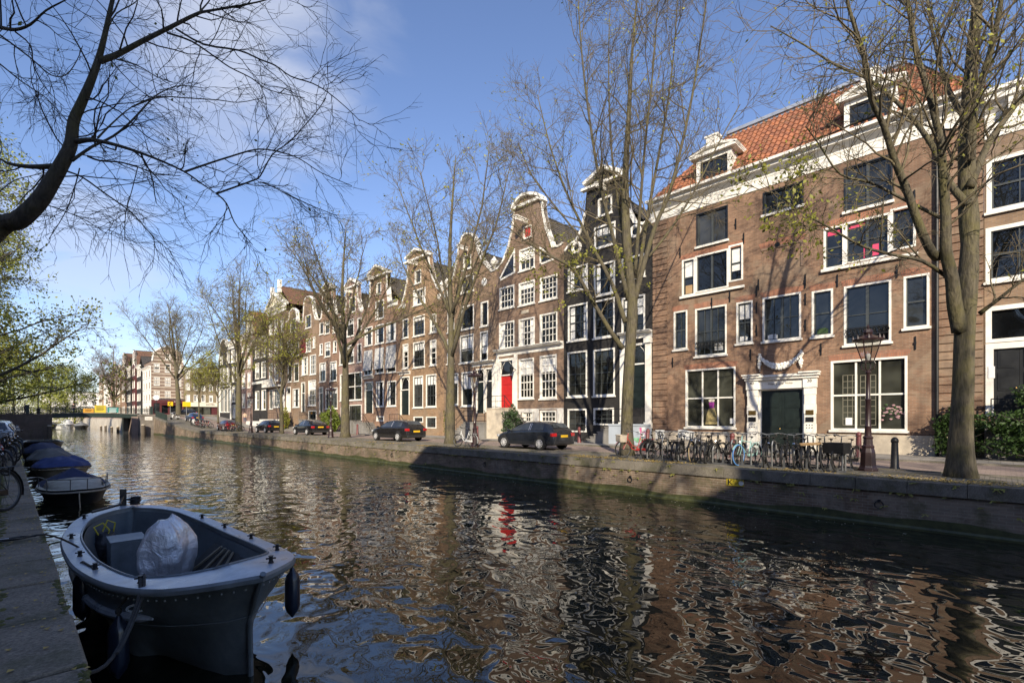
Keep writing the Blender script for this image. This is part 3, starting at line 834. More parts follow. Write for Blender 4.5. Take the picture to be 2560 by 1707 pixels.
# --- bell gable house
H = House('brown brick house with a white edged bell gable and two dark doors', 1110, 1240.8,
  [(1110, 722), (1122, 712), (1134, 690), (1142, 650), (1147, 618), (1155, 592), (1165, 584), (1180, 584), (1190, 596), (1195, 618), (1202, 640), (1216, 660), (1230, 676), (1240.8, 672)], B_BROWN, [
  (1158, 1178, 641, 676, 'B11', {}), (1152, 1184.6, 694, 735, 'B11', {}),
  (1151, 1185, 768, 826, 'B11', {}), (1202, 1221, 756, 817, 'B11', {}), (1119, 1136, 782, 832, 'B11', {}),
  (1150, 1184, 840, 909, 'B22', dict(blind=.55)), (1200.5, 1220, 830, 903, 'B12', dict(blind=.75)), (1118, 1136, 848, 910, 'B12', dict(blind=.4)),
  (1154, 1183, 931, 1015, 'B22', dict(blind=.5)), (1121, 1146, 935, 1012, 'B12', dict(blind=.3)),
  (1190, 1212, 922, 1033, 'D', dict(leafm=GREENP, transom=.28)), (1213, 1233, 920, 1030, 'D', dict(leafm=BLACKP, transom=.28))])
t = H.t
scroll_trim(t, [H.P(*q) for q in ((1111, 721), (1122, 711), (1134, 689), (1142, 649), (1147, 617), (1155, 591), (1165, 582), (1180, 582), (1190, 595), (1195, 617), (1202, 639), (1216, 659), (1230, 675), (1239, 672))], .15)
for px, py in ((1116, 735), (1211, 705)):
    u, z = H.P(px, py); MB().lathe([(.3, -.06), (.34, -.03), (.34, -.004)], 10, (u, 0, z), 'y', 1).build('carved_stone', WHITE, t)
gable_roof(t, H.W, H.P(1110, 735)[1], H.P(1172, 622)[1], .36, 11, TILE_DARK)
hoist(t, H.U(1168), FZ(1168, 628), 1.0)
urn(t, H.W - .3, H.P(1240, 672)[1] + .1, .9)
z = FZ(1178, 918); cornice(t, H.U(1180), H.U(1239), z, z + .35, .4, name='door_cornice')
MB().box(H.U(1234), H.W - .02, -.1, -.004, 1.1, z - .002).build('door_pilaster', WHITE, t)
stoop(H, 1188, 1240, 1.3, 7, -1)
urn(t, .35, H.P(1110, 722)[1] + .15, .7)
# --- ochre house
H = House('ochre brick house with a neck gable, narrow side windows and a wooden railed stoop', 995, 1110,
  [(995, 772), (1003, 765), (1012, 735), (1018, 700), (1020, 645), (1043, 622), (1072, 626), (1075, 660), (1082, 690), (1094, 718), (1110, 726)], B_ORANGE, [
  (1037, 1053, 678, 711, 'B11', {}), (1033, 1064, 727, 766, 'W42', dict(curtain=2)),
  (1007, 1021, 799, 846, 'B13', {}), (1033, 1062, 793, 842, 'B33', dict(blind=.2)), (1075, 1091, 787, 833, 'W23', {}),
  (1007, 1021, 861, 922, 'W14', dict(blind=.3)), (1033, 1062, 857, 920, 'B43', dict(blind=.3)), (1075, 1091, 851, 914, 'W14', dict(blind=.3)),
  (1001, 1024, 942, 1037, 'D', dict(leafm=GREENP, transom=.33)), (1033, 1058, 941, 1019, 'B33', dict(blind=.25)), (1065, 1091, 937, 1017, 'B33', dict(blind=.3)),
  (1034, 1058, 1041, 1056, 'B31', dict(sill=False)), (1065, 1091, 1041, 1070, 'B32', dict(sill=False))])
t = H.t
scroll_trim(t, [H.P(*q) for q in ((996, 771), (1003, 764), (1012, 734), (1018, 700), (1020, 648))], .15)
scroll_trim(t, [H.P(*q) for q in ((1072, 630), (1075, 660), (1082, 690), (1094, 717), (1109, 725))], .15)
pediment(H, [(1017, 646), (1043, 620), (1075, 629)], .2)
gable_roof(t, H.W, H.P(995, 780)[1], H.P(1046, 650)[1], .36, 11, TILE_DARK)
hoist(t, H.U(1043), FZ(1043, 664), .9)
for px, py in ((1010, 765), (1098, 742)):
    u, z = H.P(px, py); MB().lathe([(.26, -.06), (.3, -.03), (.3, -.004)], 10, (u, 0, z), 'y').build('carved_stone', WHITE, t)
z = FZ(997, 938); cornice(t, H.U(998), H.U(1026), z, z + .3, .3, name='door_cornice')
stoop(H, 1000, 1026, 1.1, 5, 1); urn(t, H.W - .4, H.P(1110, 726)[1] + .1, .8)
# --- house with the blinds
H = House('brown brick house with a neck gable and three pale blinds over its second floor windows', 908, 995,
  [(908, 775), (922, 768), (926, 745), (926, 690), (943, 664), (969, 672), (969, 715), (972, 757), (995, 748)], B_RED, [
  (941, 953, 709, 737, 'B11', {}), (938.5, 960, 755, 800, 'B22', {}),
  (912, 931.5, 820, 866, 'B22', dict(curtain=2)), (938.5, 960, 814, 861, 'B22', dict(curtain=1)), (966.6, 990, 808, 856, 'B22', dict(curtain=2)),
  (911, 931.5, 880, 939, 'B22', dict(blind=.0)), (939, 960, 874, 934, 'B22', {}), (967, 990, 869.5, 932, 'B22', {}),
  (912, 933, 955, 1033, 'D', dict(leafm=GREENP, transom=.25)), (940.5, 960, 954, 1016, 'B23', dict(curtain=2)), (968.5, 990.5, 953, 1015, 'B23', dict(curtain=1)),
  (941, 960, 1040, 1053, 'W31', dict(sill=False))])
t = H.t
for p0, p1, q0, q1 in ((911, 931.5, 878, 928), (938.5, 960.5, 872, 924), (966.5, 990.5, 866, 922)):
    a, b = H.U(p0), H.U(p1); z1, z0 = FZ(p0, q0), FZ(p0, q1)
    MB().grid([[(a, -.05, z1), (b, -.05, z1)], [(a, -.12, (z0 + z1) / 2), (b, -.12, (z0 + z1) / 2)], [(a, -.22, z0), (b, -.22, z0)]]).grid([[(a, -.04, z1), (b, -.04, z1)], [(a, -.21, z0), (b, -.21, z0)]]).build('sun_blind', AWN, t)
scroll_trim(t, [H.P(*q) for q in ((922, 768), (925, 745), (926, 693))], .15)
scroll_trim(t, [H.P(*q) for q in ((969, 680), (969, 715), (973, 755))], .19)
pediment(H, [(922, 688), (943, 662), (973, 675)], .2)
gable_roof(t, H.W, H.P(908, 778)[1], H.P(947, 690)[1], .36, 11, TILE_DARK)
hoist(t, H.U(938), FZ(938, 700), .9)
eave_board(H, H.U(974), H.W - .02, H.P(985, 752)[1]); MB().box(H.U(970), H.W - .03, -.08, -.0045, H.P(985, 765)[1], H.P(985, 752)[1] - .31).build('gable_wing', WHITE, t)
MB().tube([(H.W - .8, 3, H.ze + 1), (H.W - .8, 3, H.ze + 4.2)], .14, 8).build('stove_pipe', IRON, t)
stoop(H, 910, 934, 1.2, 5, 1)
z = FZ(908, 948); cornice(t, H.U(909), H.U(934), z, z + .3, .3, name='door_cornice')
# --- pink house with a shop front
H = House('pinkish brick house with a neck gable and a wide green-framed lower front', 847, 908,
  [(847, 793), (858, 788), (864, 770), (866, 720), (880, 697), (894, 703), (896, 745), (902, 777), (908, 775)], B_PINK, [
  (873, 889, 745, 783, 'B12', {}),
  (849, 858, 808, 847, 'B12', {}), (867, 885, 801, 843, 'B22', {}), (893.6, 903.5, 796, 837, 'B12', {}),
  (849, 858.6, 869, 913, 'B12', {}), (867, 885, 865, 910, 'B22', {}), (893.6, 903.5, 860, 906, 'B12', {}),
  (850, 905, 936, 1002, 'S32', dict(bar=.1)), (852, 866, 1018, 1062, 'B11', dict(sill=False)), (872, 904, 1012, 1062, 'B21', dict(sill=False))])
t = H.t
scroll_trim(t, [H.P(*q) for q in ((848, 792), (858, 787), (864, 769), (866, 722))], .19)
scroll_trim(t, [H.P(*q) for q in ((894, 706), (896, 745), (902, 776), (907, 775))], .19)
pediment(H, [(862, 721), (880, 695), (897, 705)], .2)
gable_roof(t, H.W, H.P(847, 793)[1], H.P(880, 728)[1], .36, 11, TILE_DARK)
hoist(t, H.U(880), FZ(880, 733), .9)
landing(t, H.U(880), H.U(905), 1.4); railing(t, [(H.U(880), -1.2, 1.4), (H.U(905), -1.2, 1.4)], .95, 4)
# --- brown house
H = House('brown brick house with a small neck gable between the pink and the red shuttered house', 797, 847,
  [(797, 800), (803, 795), (806, 770), (807, 727), (820, 707), (832, 712), (833, 750), (838, 784), (847, 784)], B_RED, [
  (814, 824, 758, 780, 'B11', {}),
  (799, 809, 808, 837, 'B12', {}), (812, 824, 806, 836, 'B12', {}), (832, 841, 803, 833, 'W12', {}),
  (799, 807, 860, 888, 'W12', {}), (812, 826, 857, 893, 'B23', {}), (833, 842, 853, 882, 'W12', {}),
  (799, 815, 908, 955, 'B22', dict(blind=.4)), (825, 842, 905, 953, 'B22', dict(blind=.4)),
  (798, 808, 968, 1034, 'D', dict(leafm=BLACKP, transom=.2)), (814, 844, 971, 1022, 'B42', dict(blind=.25)), (812, 826, 1038, 1060, 'W11', dict(sill=False, blind=.9)), (829, 843, 1038, 1060, 'W11', dict(sill=False, blind=.9))])
t = H.t
scroll_trim(t, [H.P(*q) for q in ((798, 799), (803, 794), (806, 769), (807, 729))], .19)
scroll_trim(t, [H.P(*q) for q in ((832, 715), (833, 750), (838, 783), (846, 783))], .19)
pediment(H, [(803, 728), (820, 705), (835, 714)], .2)
gable_roof(t, H.W, H.P(797, 800)[1], H.P(820, 737)[1], .36, 11, TILE_DARK); hoist(t, H.U(818), FZ(818, 742), .9)
MB().box(.05, H.W - .05, -.04, -.004, .05, 1.5).build('plinth', WHITEPL, t) if 0 else None
# --- red shutter house
SHUT = mat('red_shutter_paint', (0.30, 0.025, 0.03), .5, var=.15)
H = House('brick house with one red shutter and a dark arched gable top', 752, 797,
  [(752, 812), (757, 806), (759, 775), (760, 755), (766, 742), (774, 740), (781, 746), (784, 775), (790, 800), (797, 800)], B_BROWN, [
  (764, 778, 790, 822, 'B22', {}),
  (765, 777.5, 848.5, 881, 'W33', {}), (782, 788, 843, 870, 'W12', {}),
  (754.5, 770, 894.5, 938, 'W34', {}), (774.7, 790, 888.5, 937, 'W34', {}),
  (753, 763, 956, 1030, 'D', dict(leafm=BLACKP, transom=.35)), (771, 790, 951.5, 1014, 'W45', {}), (771, 791, 1026, 1060, 'B21', dict(sill=False))])
t = H.t
scroll_trim(t, [H.P(*q) for q in ((757, 806), (759, 775), (760, 755), (766, 741), (774, 739), (781, 745), (784, 775), (790, 799))], .14)
gable_roof(t, H.W, H.P(752, 812)[1], H.P(774, 762)[1], .36, 11, TILE_DARK)
a, z1 = H.P(753.5, 850); MB().box(a, H.U(764), -.09, -.005, FZ(753.5, 884), z1).build('shutter', SHUT, t)
landing(t, H.U(771), H.U(790), 1.5); railing(t, [(H.U(771), -1.2, 1.5), (H.U(790), -1.2, 1.5)], .95, 5)
# --- narrow brown house
H = House('narrow brown brick house with a white door and steps beside the bright green bush', 715, 752,
  [(715, 806), (722, 800), (724, 780), (733, 770), (741, 776), (743, 800), (752, 806)], B_BROWN, [
  (726, 740, 800, 832, 'B22', {}), (718, 727, 852, 893, 'B12', {}), (728, 735, 858, 892, 'W12', {}), (739, 747, 857, 890, 'B12', {}),
  (720, 730, 910, 955, 'B12', {}), (735, 747, 909, 954, 'B12', {}),
  (716, 727, 968, 1030, 'D', dict(leafm=WHITE, transom=.25)), (732, 748.5, 972, 1018, 'B33', {})])
scroll_trim(H.t, [H.P(*q) for q in ((716, 805), (722, 799), (724, 779), (733, 769), (741, 775), (743, 799), (751, 805))], .14)
gable_roof(H.t, H.W, H.P(715, 806)[1], H.P(733, 785)[1], .36, 11, TILE_BROWN)
stoop(H, 715, 728, 1.3, 5, 1)
# --- large cornice house
H = House('broad dark brick house with a white cornice and pediment and a long red roof', 669, 715,
  [(669, 792), (715, 776)], B_PURPLE, [
  *[(p, p + 8, 800 + (692 - p) * .22, 835 + (692 - p) * .17, 'W23', {}) for p in (673, 686, 701)],
  *[(p, p + 8, 850 + (692 - p) * .2, 890 + (692 - p) * .14, 'W23', {}) for p in (673, 686, 701)],
  *[(p, p + 9, 907 + (692 - p) * .14, 952 + (692 - p) * .08, 'W24', {}) for p in (673, 686, 701)],
  (674, 682, 975, 1022, 'B12', {}), (684, 700, 972, 1018, 'W33', {}), (702, 712, 972, 1030, 'D', dict(leafm=WHITE, transom=.25))])
t = H.t
zc = FZ(669, 794)
cornice(t, -.1, H.W + .1, zc, zc + 1.0, .6, brackets=12)
q = [(0.3, zc + 1.25), (H.W / 2, zc + 3.2), (H.W - .3, zc + 1.25)]
MB().poly_prism([q[0], q[2], q[1]], -.1, .5).build('pediment_wall', CREAM, t); strip(MB(), q, .3, -.5, .5).build('pediment', WHITE, t)
gable_roof(t, H.W, zc + 1, zc + 4.2, .5, 12, TILE_BROWN)
MB().box(.5, 1.0, .2, .7, zc + 1.0, zc + 4.6).build('chimney', WHITE, t); MB().box(H.W / 2 - .25, H.W / 2 + .25, .2, .7, zc + 3.3, zc + 5.2).build('chimney', WHITE, t)
z = FZ(669, 966)
b = MB().box(.1, H.W * .8, -.9, -.0045, z - .25, z).box(.1, H.W * .8, -.9, -.8, z + .75, z + .88)
for i in range(16): b.box(.12 + i * H.W * .049, .26 + i * H.W * .049, -.88, -.82, z + .002, z + .748)
b.build('balcony', WHITE, t)
MB().box(0.05, H.W - .05, -1.2, -.01, -.2, 1.5).build('landing', WHITEPL, t); railing(t, [(.1, -1.15, 1.5), (H.W - .3, -1.15, 1.5)], .95, 9)
# --- dark cornice house
H = House('dark painted house with a white cornice and a white band above its ground floor', 631, 669,
  [(631, 862), (669, 846)], B_BLACK, [
  (638, 648, 867, 896, 'W23', {}), (653.5, 664, 864, 893, 'W23', {}), (638, 648, 909, 948, 'W23', {}), (653.5, 664.5, 905, 945, 'W23', {}),
  (638, 648, 978, 1024, 'W12', dict(curtain=2)), (654, 665, 975, 1024, 'W12', dict(curtain=2))])
zc = FZ(631, 862); cornice(H.t, -.05, H.W + .05, zc - .25, zc + .6, .5, brackets=8)
z = FZ(631, 962); MB().box(.02, H.W - .02, -.12, -.0045, z, z + .4).build('band', WHITE, H.t)
gable_roof(H.t, H.W, zc + .5, zc + 3.4, .4, 11, TILE_BROWN)
MB().box(0.05, H.W - .05, -1.0, -.01, -.2, 1.2).build('landing', WHITEPL, H.t); railing(H.t, [(.1, -.95, 1.2), (H.W - .1, -.95, 1.2)], .95, 9)
# --- pinkish cornice house with ornate gable top
H = House('salmon brick house with tall white sash windows, a cornice and an ornate white dormer', 603, 631,
  [(603, 850), (631, 838)], B_PINK, [
  *[(p, p + 7.5, a + (617 - p) * .15, b + (617 - p) * .08, 'W23', dict(blind=.6)) for p in (605.5, 619) for a, b in ((862, 880), (893, 921), (932, 970), (983, 1018))]])
zc = FZ(603, 850); cornice(H.t, -.05, H.W + .05, zc - .2, zc + .7, .55, brackets=8)
gable_roof(H.t, H.W, zc + .6, zc + 4.6, .4, 11, TILE_RED)
um = H.W * .62
q = [(um - 1.5, zc + .7), (um - 1.2, zc + 1.6), (um - .7, zc + 2.2), (um - .6, zc + 3), (um, zc + 3.9), (um + .6, zc + 3), (um + .7, zc + 2.2), (um + 1.2, zc + 1.6), (um + 1.5, zc + .7)]
o_ = MB().poly_prism(q[::-1], .05, .8).build('dormer', WHITE, H.t); strip(MB(), q, .18, -.1, .85).build('dormer_trim', CREAM, o_)
# --- dark house with white shop bay (last before the side street)
H = House('black brick corner house with a narrow gable and a tall white ground floor front', 547, 603,
  [(547, 905), (549, 880), (552, 858), (558, 847), (564, 850), (566, 868), (570, 870), (603, 858)], B_BLACK, [
  (551, 557, 892, 912, 'W22', {}), (578, 586, 876, 907, 'W23', {}), (590, 597, 873, 904, 'W23', {}), (567, 574, 880, 908, 'W23', {}),
  *[(p, p + 6, 921 - (p - 550) * .1, 957 - (p - 550) * .05, 'W23', {}) for p in (550, 558, 567, 580, 591)],
  (550, 557, 972, 1030, 'S12', {}), (559, 566, 972, 1030, 'S12', {}), (568, 575, 971, 1030, 'S12', {}), (581, 588, 965, 1004, 'W23', {}), (582, 590, 1012, 1046, 'D', dict(leafm=GREYP, transom=.2)), (593, 600, 963, 1030, 'S12', {})])
t = H.t
scroll_trim(t, [H.P(*q) for q in ((547, 904), (549, 879), (552, 857), (558, 846), (564, 849), (566, 866))], .19)
cornice(t, H.U(570), H.W, FZ(570, 875), FZ(570, 858), .6, brackets=8)
z = FZ(550, 968); cornice(t, .05, H.U(577), z, z + .5, .5, name='shop_cornice')
MB().box(.02, H.U(549.6), -.08, -.0045, 0, z).box(H.U(576), H.U(578.5), -.08, -.0045, 0, z).build('pilasters', WHITE, t)
gable_roof(t, H.W, FZ(570, 880), FZ(570, 845), .4, 11, TILE_DARK)
# ------------------------------------------------------------------ ground, quays, water
def xl(y): return 0.36 - 0.026 * y if y < 100 else -2.24
def paving(name, c1, c2, mortar, bw, bh, moss=0.0, rot=False, wear=.3):
    t = NT(name); v = t.coord()
    mp = t.n('ShaderNodeMapping'); t.l(v, mp.inputs[0])
    if rot: mp.inputs['Rotation'].default_value = (0, 0, R(90))
    bt = t.n('ShaderNodeTexBrick', Scale=1.0)
    for k, x in (('Mortar Size', .009), ('Brick Width', bw), ('Row Height', bh), ('Color1', (*c1, 1)), ('Color2', (*c2, 1)), ('Mortar', (*mortar, 1))): bt.inputs[k].default_value = x
    t.l(mp.outputs[0], bt.inputs['Vector'])
    f = t.noise(v, .45, 5, .7)
    c = t.mix(1, bt.outputs['Color'], t.ramp(f, (.3, (1 - wear,) * 3), (.7, (1 + wear * .5,) * 3)), 'MULTIPLY')
    if moss:
        f2 = t.noise(v, 1.1, 6, .75)
        c = t.mix(t.ramp(f2, (.46, 0.0), (.62, moss)), c, (.075, .075, .022))
    f3 = t.noise(v, 9, 3, .7)
    c = t.mix(.35, c, t.ramp(f3, (.3, (.6,) * 3), (.7, (1.35,) * 3)), 'MULTIPLY')
    t.l(c, t.b.inputs['Base Color']); t.val(Roughness=.88)
    t.bump(f3, .35, .012)
    return t.m
ROADM = paving('brick_road', (.36, .27, .225), (.29, .215, .18), (.19, .155, .13), .21, .07, rot=True)
STRIPM = paving('cobble_strip', (.25, .22, .18), (.20, .17, .14), (.11, .10, .075), .2, .1, moss=.85)
PAVEM = paving('pavement_slabs', (.31, .285, .255), (.27, .25, .22), (.17, .155, .135), .3, .3)
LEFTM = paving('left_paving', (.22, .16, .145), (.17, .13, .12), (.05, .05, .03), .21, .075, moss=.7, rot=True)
def coping_mat(name, c):
    t = NT(name); v = t.coord()
    a = t.noise(v, 1.6, 6, .75); b = t.noise(v, 42, 3, .8); m = t.noise(v, .9, 6, .7)
    col = t.mix(1, c, t.ramp(a, (.3, (.62,) * 3), (.72, (1.25,) * 3)), 'MULTIPLY')
    col = t.mix(.8, col, t.ramp(b, (.32, (.45,) * 3), (.68, (1.5,) * 3)), 'MULTIPLY')
    col = t.mix(t.ramp(m, (.5, 0.0), (.68, .8)), col, (.06, .062, .018))
    t.l(col, t.b.inputs['Base Color']); t.val(Roughness=.9); t.bump(b, .7, .01)
    return t.m
COPE = coping_mat('coping_stone', (.175, .155, .125)); COPEL = coping_mat('coping_stone_left', (.215, .18, .135))
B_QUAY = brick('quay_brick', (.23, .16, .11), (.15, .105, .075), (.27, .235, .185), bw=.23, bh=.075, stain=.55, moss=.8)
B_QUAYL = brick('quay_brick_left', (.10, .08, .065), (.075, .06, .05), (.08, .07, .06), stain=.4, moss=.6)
Y0, Y1 = -70, 112
YS = [Y0, 0, 30, 60] + [74 + 38 * i / 12 for i in range(13)]
def strip_road(name, x0, x1, m, dz=0.0, edge=0.0, ys=YS):
    b = MB()
    b.grid([[(x0, y, street_z(y) + dz - edge), (x0, y, street_z(y) + dz), (x1, y, street_z(y) + dz), (x1, y, street_z(y) + dz - edge)] if edge else [(x0, y, street_z(y) + dz), (x1, y, street_z(y) + dz)] for y in ys])
    b.f = [f[::-1] for f in b.f]
    return struct(b.build(name, m))
strip_road('quayside', QX + .45, 18.5, STRIPM, 0)
strip_road('kerb', 18.5, 18.68, COPE, .03, .2)
strip_road('road', 18.68, 22.6, ROADM, -.005)
strip_road('kerb', 22.6, 22.8, COPE, .06, .2)
strip_road('pavement', 22.8, 27.0, PAVEM, .05)
b = MB().grid([[(QX, y, -3.2), (QX, y, street_z(y) - .3)] for y in YS])
struct(b.build('quay_wall', B_QUAY))
b = MB(); r2 = random.Random(5)
y = Y0
while y < Y1 - .5:
    L = r2.uniform(.9, 1.3); e = r2.uniform(-.008, .008); ye = min(y + L - .012, Y1)
    z0, z1 = street_z(y), street_z(ye)
    b.add([(QX - .06 + e, y, z0 - .3), (QX + .448, y, z0 - .3), (QX + .448, ye, z1 - .3), (QX - .06 + e, ye, z1 - .3),
           (QX - .045 + e, y, z0 + .005 + e), (QX + .448, y, z0 + .006), (QX + .448, ye, z1 + .006), (QX - .045 + e, ye, z1 + .005 + e)],
          [(0, 3, 2, 1), (4, 5, 6, 7), (0, 1, 5, 4), (1, 2, 6, 5), (2, 3, 7, 6), (3, 0, 4, 7)])
    y += L
struct(b.build('quay_coping', COPE))
struct(MB().grid([[(QX - .06, y, WATER - .3), (QX - .055, y, WATER + .05), (QX - .012, y, WATER + .10), (QX - .004, y, WATER + .24 + .05 * math.sin(y * 2.1) + .04 * math.sin(y * .7))] for y in [Y0 + (Y1 - Y0) * i / 240 for i in range(241)]]).build('quay_footing', mat('wet_algae', (.05, .055, .02), .5, var=.5, scale=4)))
# left bank
b = MB().grid([[(-9, y, 0.0), (xl(y) - .46, y, 0.0)] for y in (-60, 0, 20, 50, 100, 130)]); b.f = [f[::-1] for f in b.f]
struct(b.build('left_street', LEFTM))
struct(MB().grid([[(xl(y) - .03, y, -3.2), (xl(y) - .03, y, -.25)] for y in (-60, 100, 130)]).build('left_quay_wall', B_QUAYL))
b = MB(); y = -6.0
while y < 110:
    L = r2.uniform(.95, 1.25) if y < 30 else 4; ye = y + L - .03; e = r2.uniform(-.006, .006)
    b.add([(xl(y) - .455, y, -.26), (xl(y) + e, y, -.26), (xl(ye) + e, ye, -.26), (xl(ye) - .455, ye, -.26),
           (xl(y) - .455, y, .012 + e), (xl(y) - .015 + e, y, .012 + e), (xl(ye) - .015 + e, ye, .012 + e), (xl(ye) - .455, ye, .012 + e)],
          [(0, 1, 2, 3), (4, 5, 6, 7), (0, 1, 5, 4), (1, 2, 6, 5), (2, 3, 7, 6), (3, 0, 4, 7)])
    y += L
o = b.build('left_coping', COPEL, bevel=.02); struct(o)
MOSS = mat('moss', (.085, .085, .02), .95, var=.6, scale=14, bump=.8, bscale=60)
b = MB(); r3 = random.Random(3)
for i in range(2400):       # moss cushions in the joint behind the coping and on its lip
    y = r3.uniform(-1, 26) if i < 2000 else r3.uniform(0, 9); off = r3.gauss(-.47, .05) if i < 2000 else r3.gauss(-.045, .012)
    s = r3.uniform(.01, .03) * (1 if i < 2000 else .7)
    b.lathe([(s * 1.2, -.005), (s * .9, s * .16), (s * .4, s * .26)], 6, (xl(y) + off, y, .008), sy=r3.uniform(1, 2.2))
struct(b.build('moss', MOSS, smooth='all'), 'stuff')
struct(MB().add([(-3000, -3000, -3.3), (3000, -3000, -3.3), (3000, 3000, -3.3), (-3000, 3000, -3.3)], [(0, 1, 2, 3)]).build('ground', mat('earth', (.12, .1, .07), .95)))
# land behind the fronts, side street, far land beyond the bridge
struct(MB().box(27.0, 200, -70, 108, -3.25, -.02).build('yards', PAVEM))
struct(MB().box(12.8, 200, 112.0, 420, -3.25, 2.0).box(12.8, 200, 420.01, 900, -3.25, 0.5).build('far_bank', ROADM))
struct(MB().box(26.3, 200, 108.01, 111.99, -3.2, 1.96).build('side_street', ROADM))
struct(MB().box(-200, -2.24, 130.01, 420, -3.2, 0.6).box(-200, 200, 420.02, 900, -3.22, .48).build('far_left_bank', LEFTM))
# water
t = NT('canal_water'); v = t.coord()
mp = t.n('ShaderNodeMapping'); mp.inputs['Scale'].default_value = (1.0, .82, 1); t.l(v, mp.inputs[0])
n1 = t.noise(mp.outputs[0], 1.45, 1.8, .42, .5); n2 = t.noise(mp.outputs[0], 2.3, 1.5, .4, .3); n3 = t.noise(v, .12, 2, .5)
amp = t.ramp(n3, (.3, .5), (.7, 1.0))
m1 = t.n('ShaderNodeMath', operation='MULTIPLY_ADD'); t.l(n2, m1.inputs[0]); m1.inputs[1].default_value = .16; t.l(n1, m1.inputs[2])
m2 = t.n('ShaderNodeMath', operation='MULTIPLY'); t.l(m1.outputs[0], m2.inputs[0]); t.l(amp, m2.inputs[1])
t.b.inputs['Base Color'].default_value = (.012, .0125, .007, 1)
t.val(Roughness=.0); t.b.inputs['IOR'].default_value = 1.72
bp = t.n('ShaderNodeBump', Strength=1.0, Distance=.078); t.l(m2.outputs[0], bp.inputs['Height']); t.l(bp.outputs[0], t.b.inputs['Normal'])
struct(MB().add([(-3, -70, WATER), (16, -70, WATER), (16, 460, WATER), (-3, 460, WATER)], [(0, 1, 2, 3)]).build('water', t.m))
# ------------------------------------------------------------------ bridge
BGREEN = mat('bridge_green', (.02, .035, .03), .5, var=.25); GREYST = mat('granite', (.30, .285, .26), .85, var=.3, scale=1.5, bump=.3)
br = thing('bridge', 'low steel girder bridge with open railings crossing the canal at the far end', 'bridge', (0, 112, 0))
def zb(x): return 2.38 + .22 * (1 - ((x - 7.5) / 6.5) ** 2)
xs = [2.2 + 11.5 * i / 10 for i in range(11)]
b = MB()
b.grid([[(x, y, zb(x) + dz) for y, dz in ((.3, -.02), (.3, .04), (10, .04), (10, -.02))] for x in xs])
b.build('deck', GREYST, br)
b = MB()
for y in (.4, 9.5):
    b.grid([[(x, y, zb(x) - .75), (x, y, zb(x) - .03), (x, y + .25, zb(x) - .03), (x, y + .25, zb(x) - .75)] for x in xs], close=True)
    b.box(2.2, 12.8, y - .06, y - .003, 1.62, 1.72) if 0 else None
b.build('girder', BGREEN, br)
b = MB().grid([[(x, .7, zb(x) - .6), (x, 9.45, zb(x) - .6)] for x in xs]); b.build('soffit', BLACKP, br)
for y in (.55, 9.7):
    b = MB(); P = [(-4.5 + i * 1.05) for i in range(21)]
    zz = lambda x: zb(min(max(x, 1), 14)) + .05
    for i, x in enumerate(P):
        b.box(x - .035, x + .035, y - .035, y + .035, zz(x), zz(x) + 1.12)
        if i < len(P) - 1:
            x2 = P[i + 1]
            for h in (.12, .62, 1.08): b.tube([(x, y, zz(x) + h), (x2, y, zz(x2) + h)], .024, 5, False)
            for k in range(1, 8):
                xx = x + (x2 - x) * k / 8; b.tube([(xx, y, zz(xx) + .12), (xx, y, zz(xx) + 1.08)], .012, 4, False)
            b.tube([(x, y, zz(x) + .64), (x2, y, zz(x2) + 1.06)], .014, 4, False).tube([(x2, y, zz(x2) + .64), (x, y, zz(x) + 1.06)], .014, 4, False)
    b.build('railing', BGREEN, br)
for x in (-.7, 15.8):
    MB().box(x - .2, x + .2, .3, .75, 2.0, 3.75).box(x - .26, x + .26, .24, .81, 3.751, 3.9).build('end_post', BGREEN, br)
BST = brick('abutment_brick', (.15, .115, .09), (.12, .09, .075), (.12, .1, .085), stain=.4, moss=.5)
b = MB().box(-6, 2.19, 0, 12, -3.2, 2.1).box(-6, 2.25, -.05, 12.05, 2.101, 2.4).box(1.7, 2.24, -.06, -.001, -3.2, 2.1); b.build('abutment', [BST], br)
b = MB().box(13.71, 27, -4, 12, -3.2, 2.05).box(13.65, 27, -4.05, 12.05, 2.051, 2.38); b.build('abutment', brick('abutment_grey', (.22, .19, .165), (.18, .155, .135), (.19, .17, .15), stain=.4, moss=.4), br)
b = MB().box(12.0, 12.79, 4, 6, -3.2, 1.75); b.build('pier', BLACKP, br)
YEL = mat('yellow_board', (.62, .48, .04), .6, var=.08); ORA = mat('orange_board', (.60, .30, .03), .6, var=.1); TEAL = mat('teal_board', (.03, .22, .20), .6, var=.15)
for lab, x0, x1, z0, z1, m in (('orange notice board tied to the bridge railing', 6.15, 7.55, .0, .72, ORA), ('tall yellow notice board tied to the bridge railing', 7.65, 9.2, 0, 1.32, YEL), ('teal notice board tied to the bridge railing', 9.4, 10.95, .05, .98, TEAL)):
    o = thing('notice_board', lab, 'sign', (0, 112, 0), group='boards on the bridge railing')
    MB().box(x0, x1, .44, .47, zb(7) + z0 + .05, zb(7) + z1 + .05).build('board', m, o)
    for k in range(4 if z1 > .8 else 2): MB().box(x0 + .25, x1 - .25 - .1 * (k % 2), .432, .4385, zb(7) + z1 - .2 - k * .22, zb(7) + z1 - .12 - k * .22).build('text_line', BLACKP if m != TEAL else PAPER, o)
WOOD = mat('weathered_wood', (.10, .08, .06), .9, var=.35, scale=6)
def post(x, y, h, label, r=.2):
    o = thing('mooring_post', label, 'post', (x, y, 0), group='wooden posts by the bridge')
    MB().lathe([(r, -3), (r, h - .08), (r * .8, h)], 8).build('pile', WOOD, o); MB().lathe([(r * 1.08, h + .002), (r * 1.08, h + .1), (r * .6, h + .16)], 8).build('cap', SANDST, o)
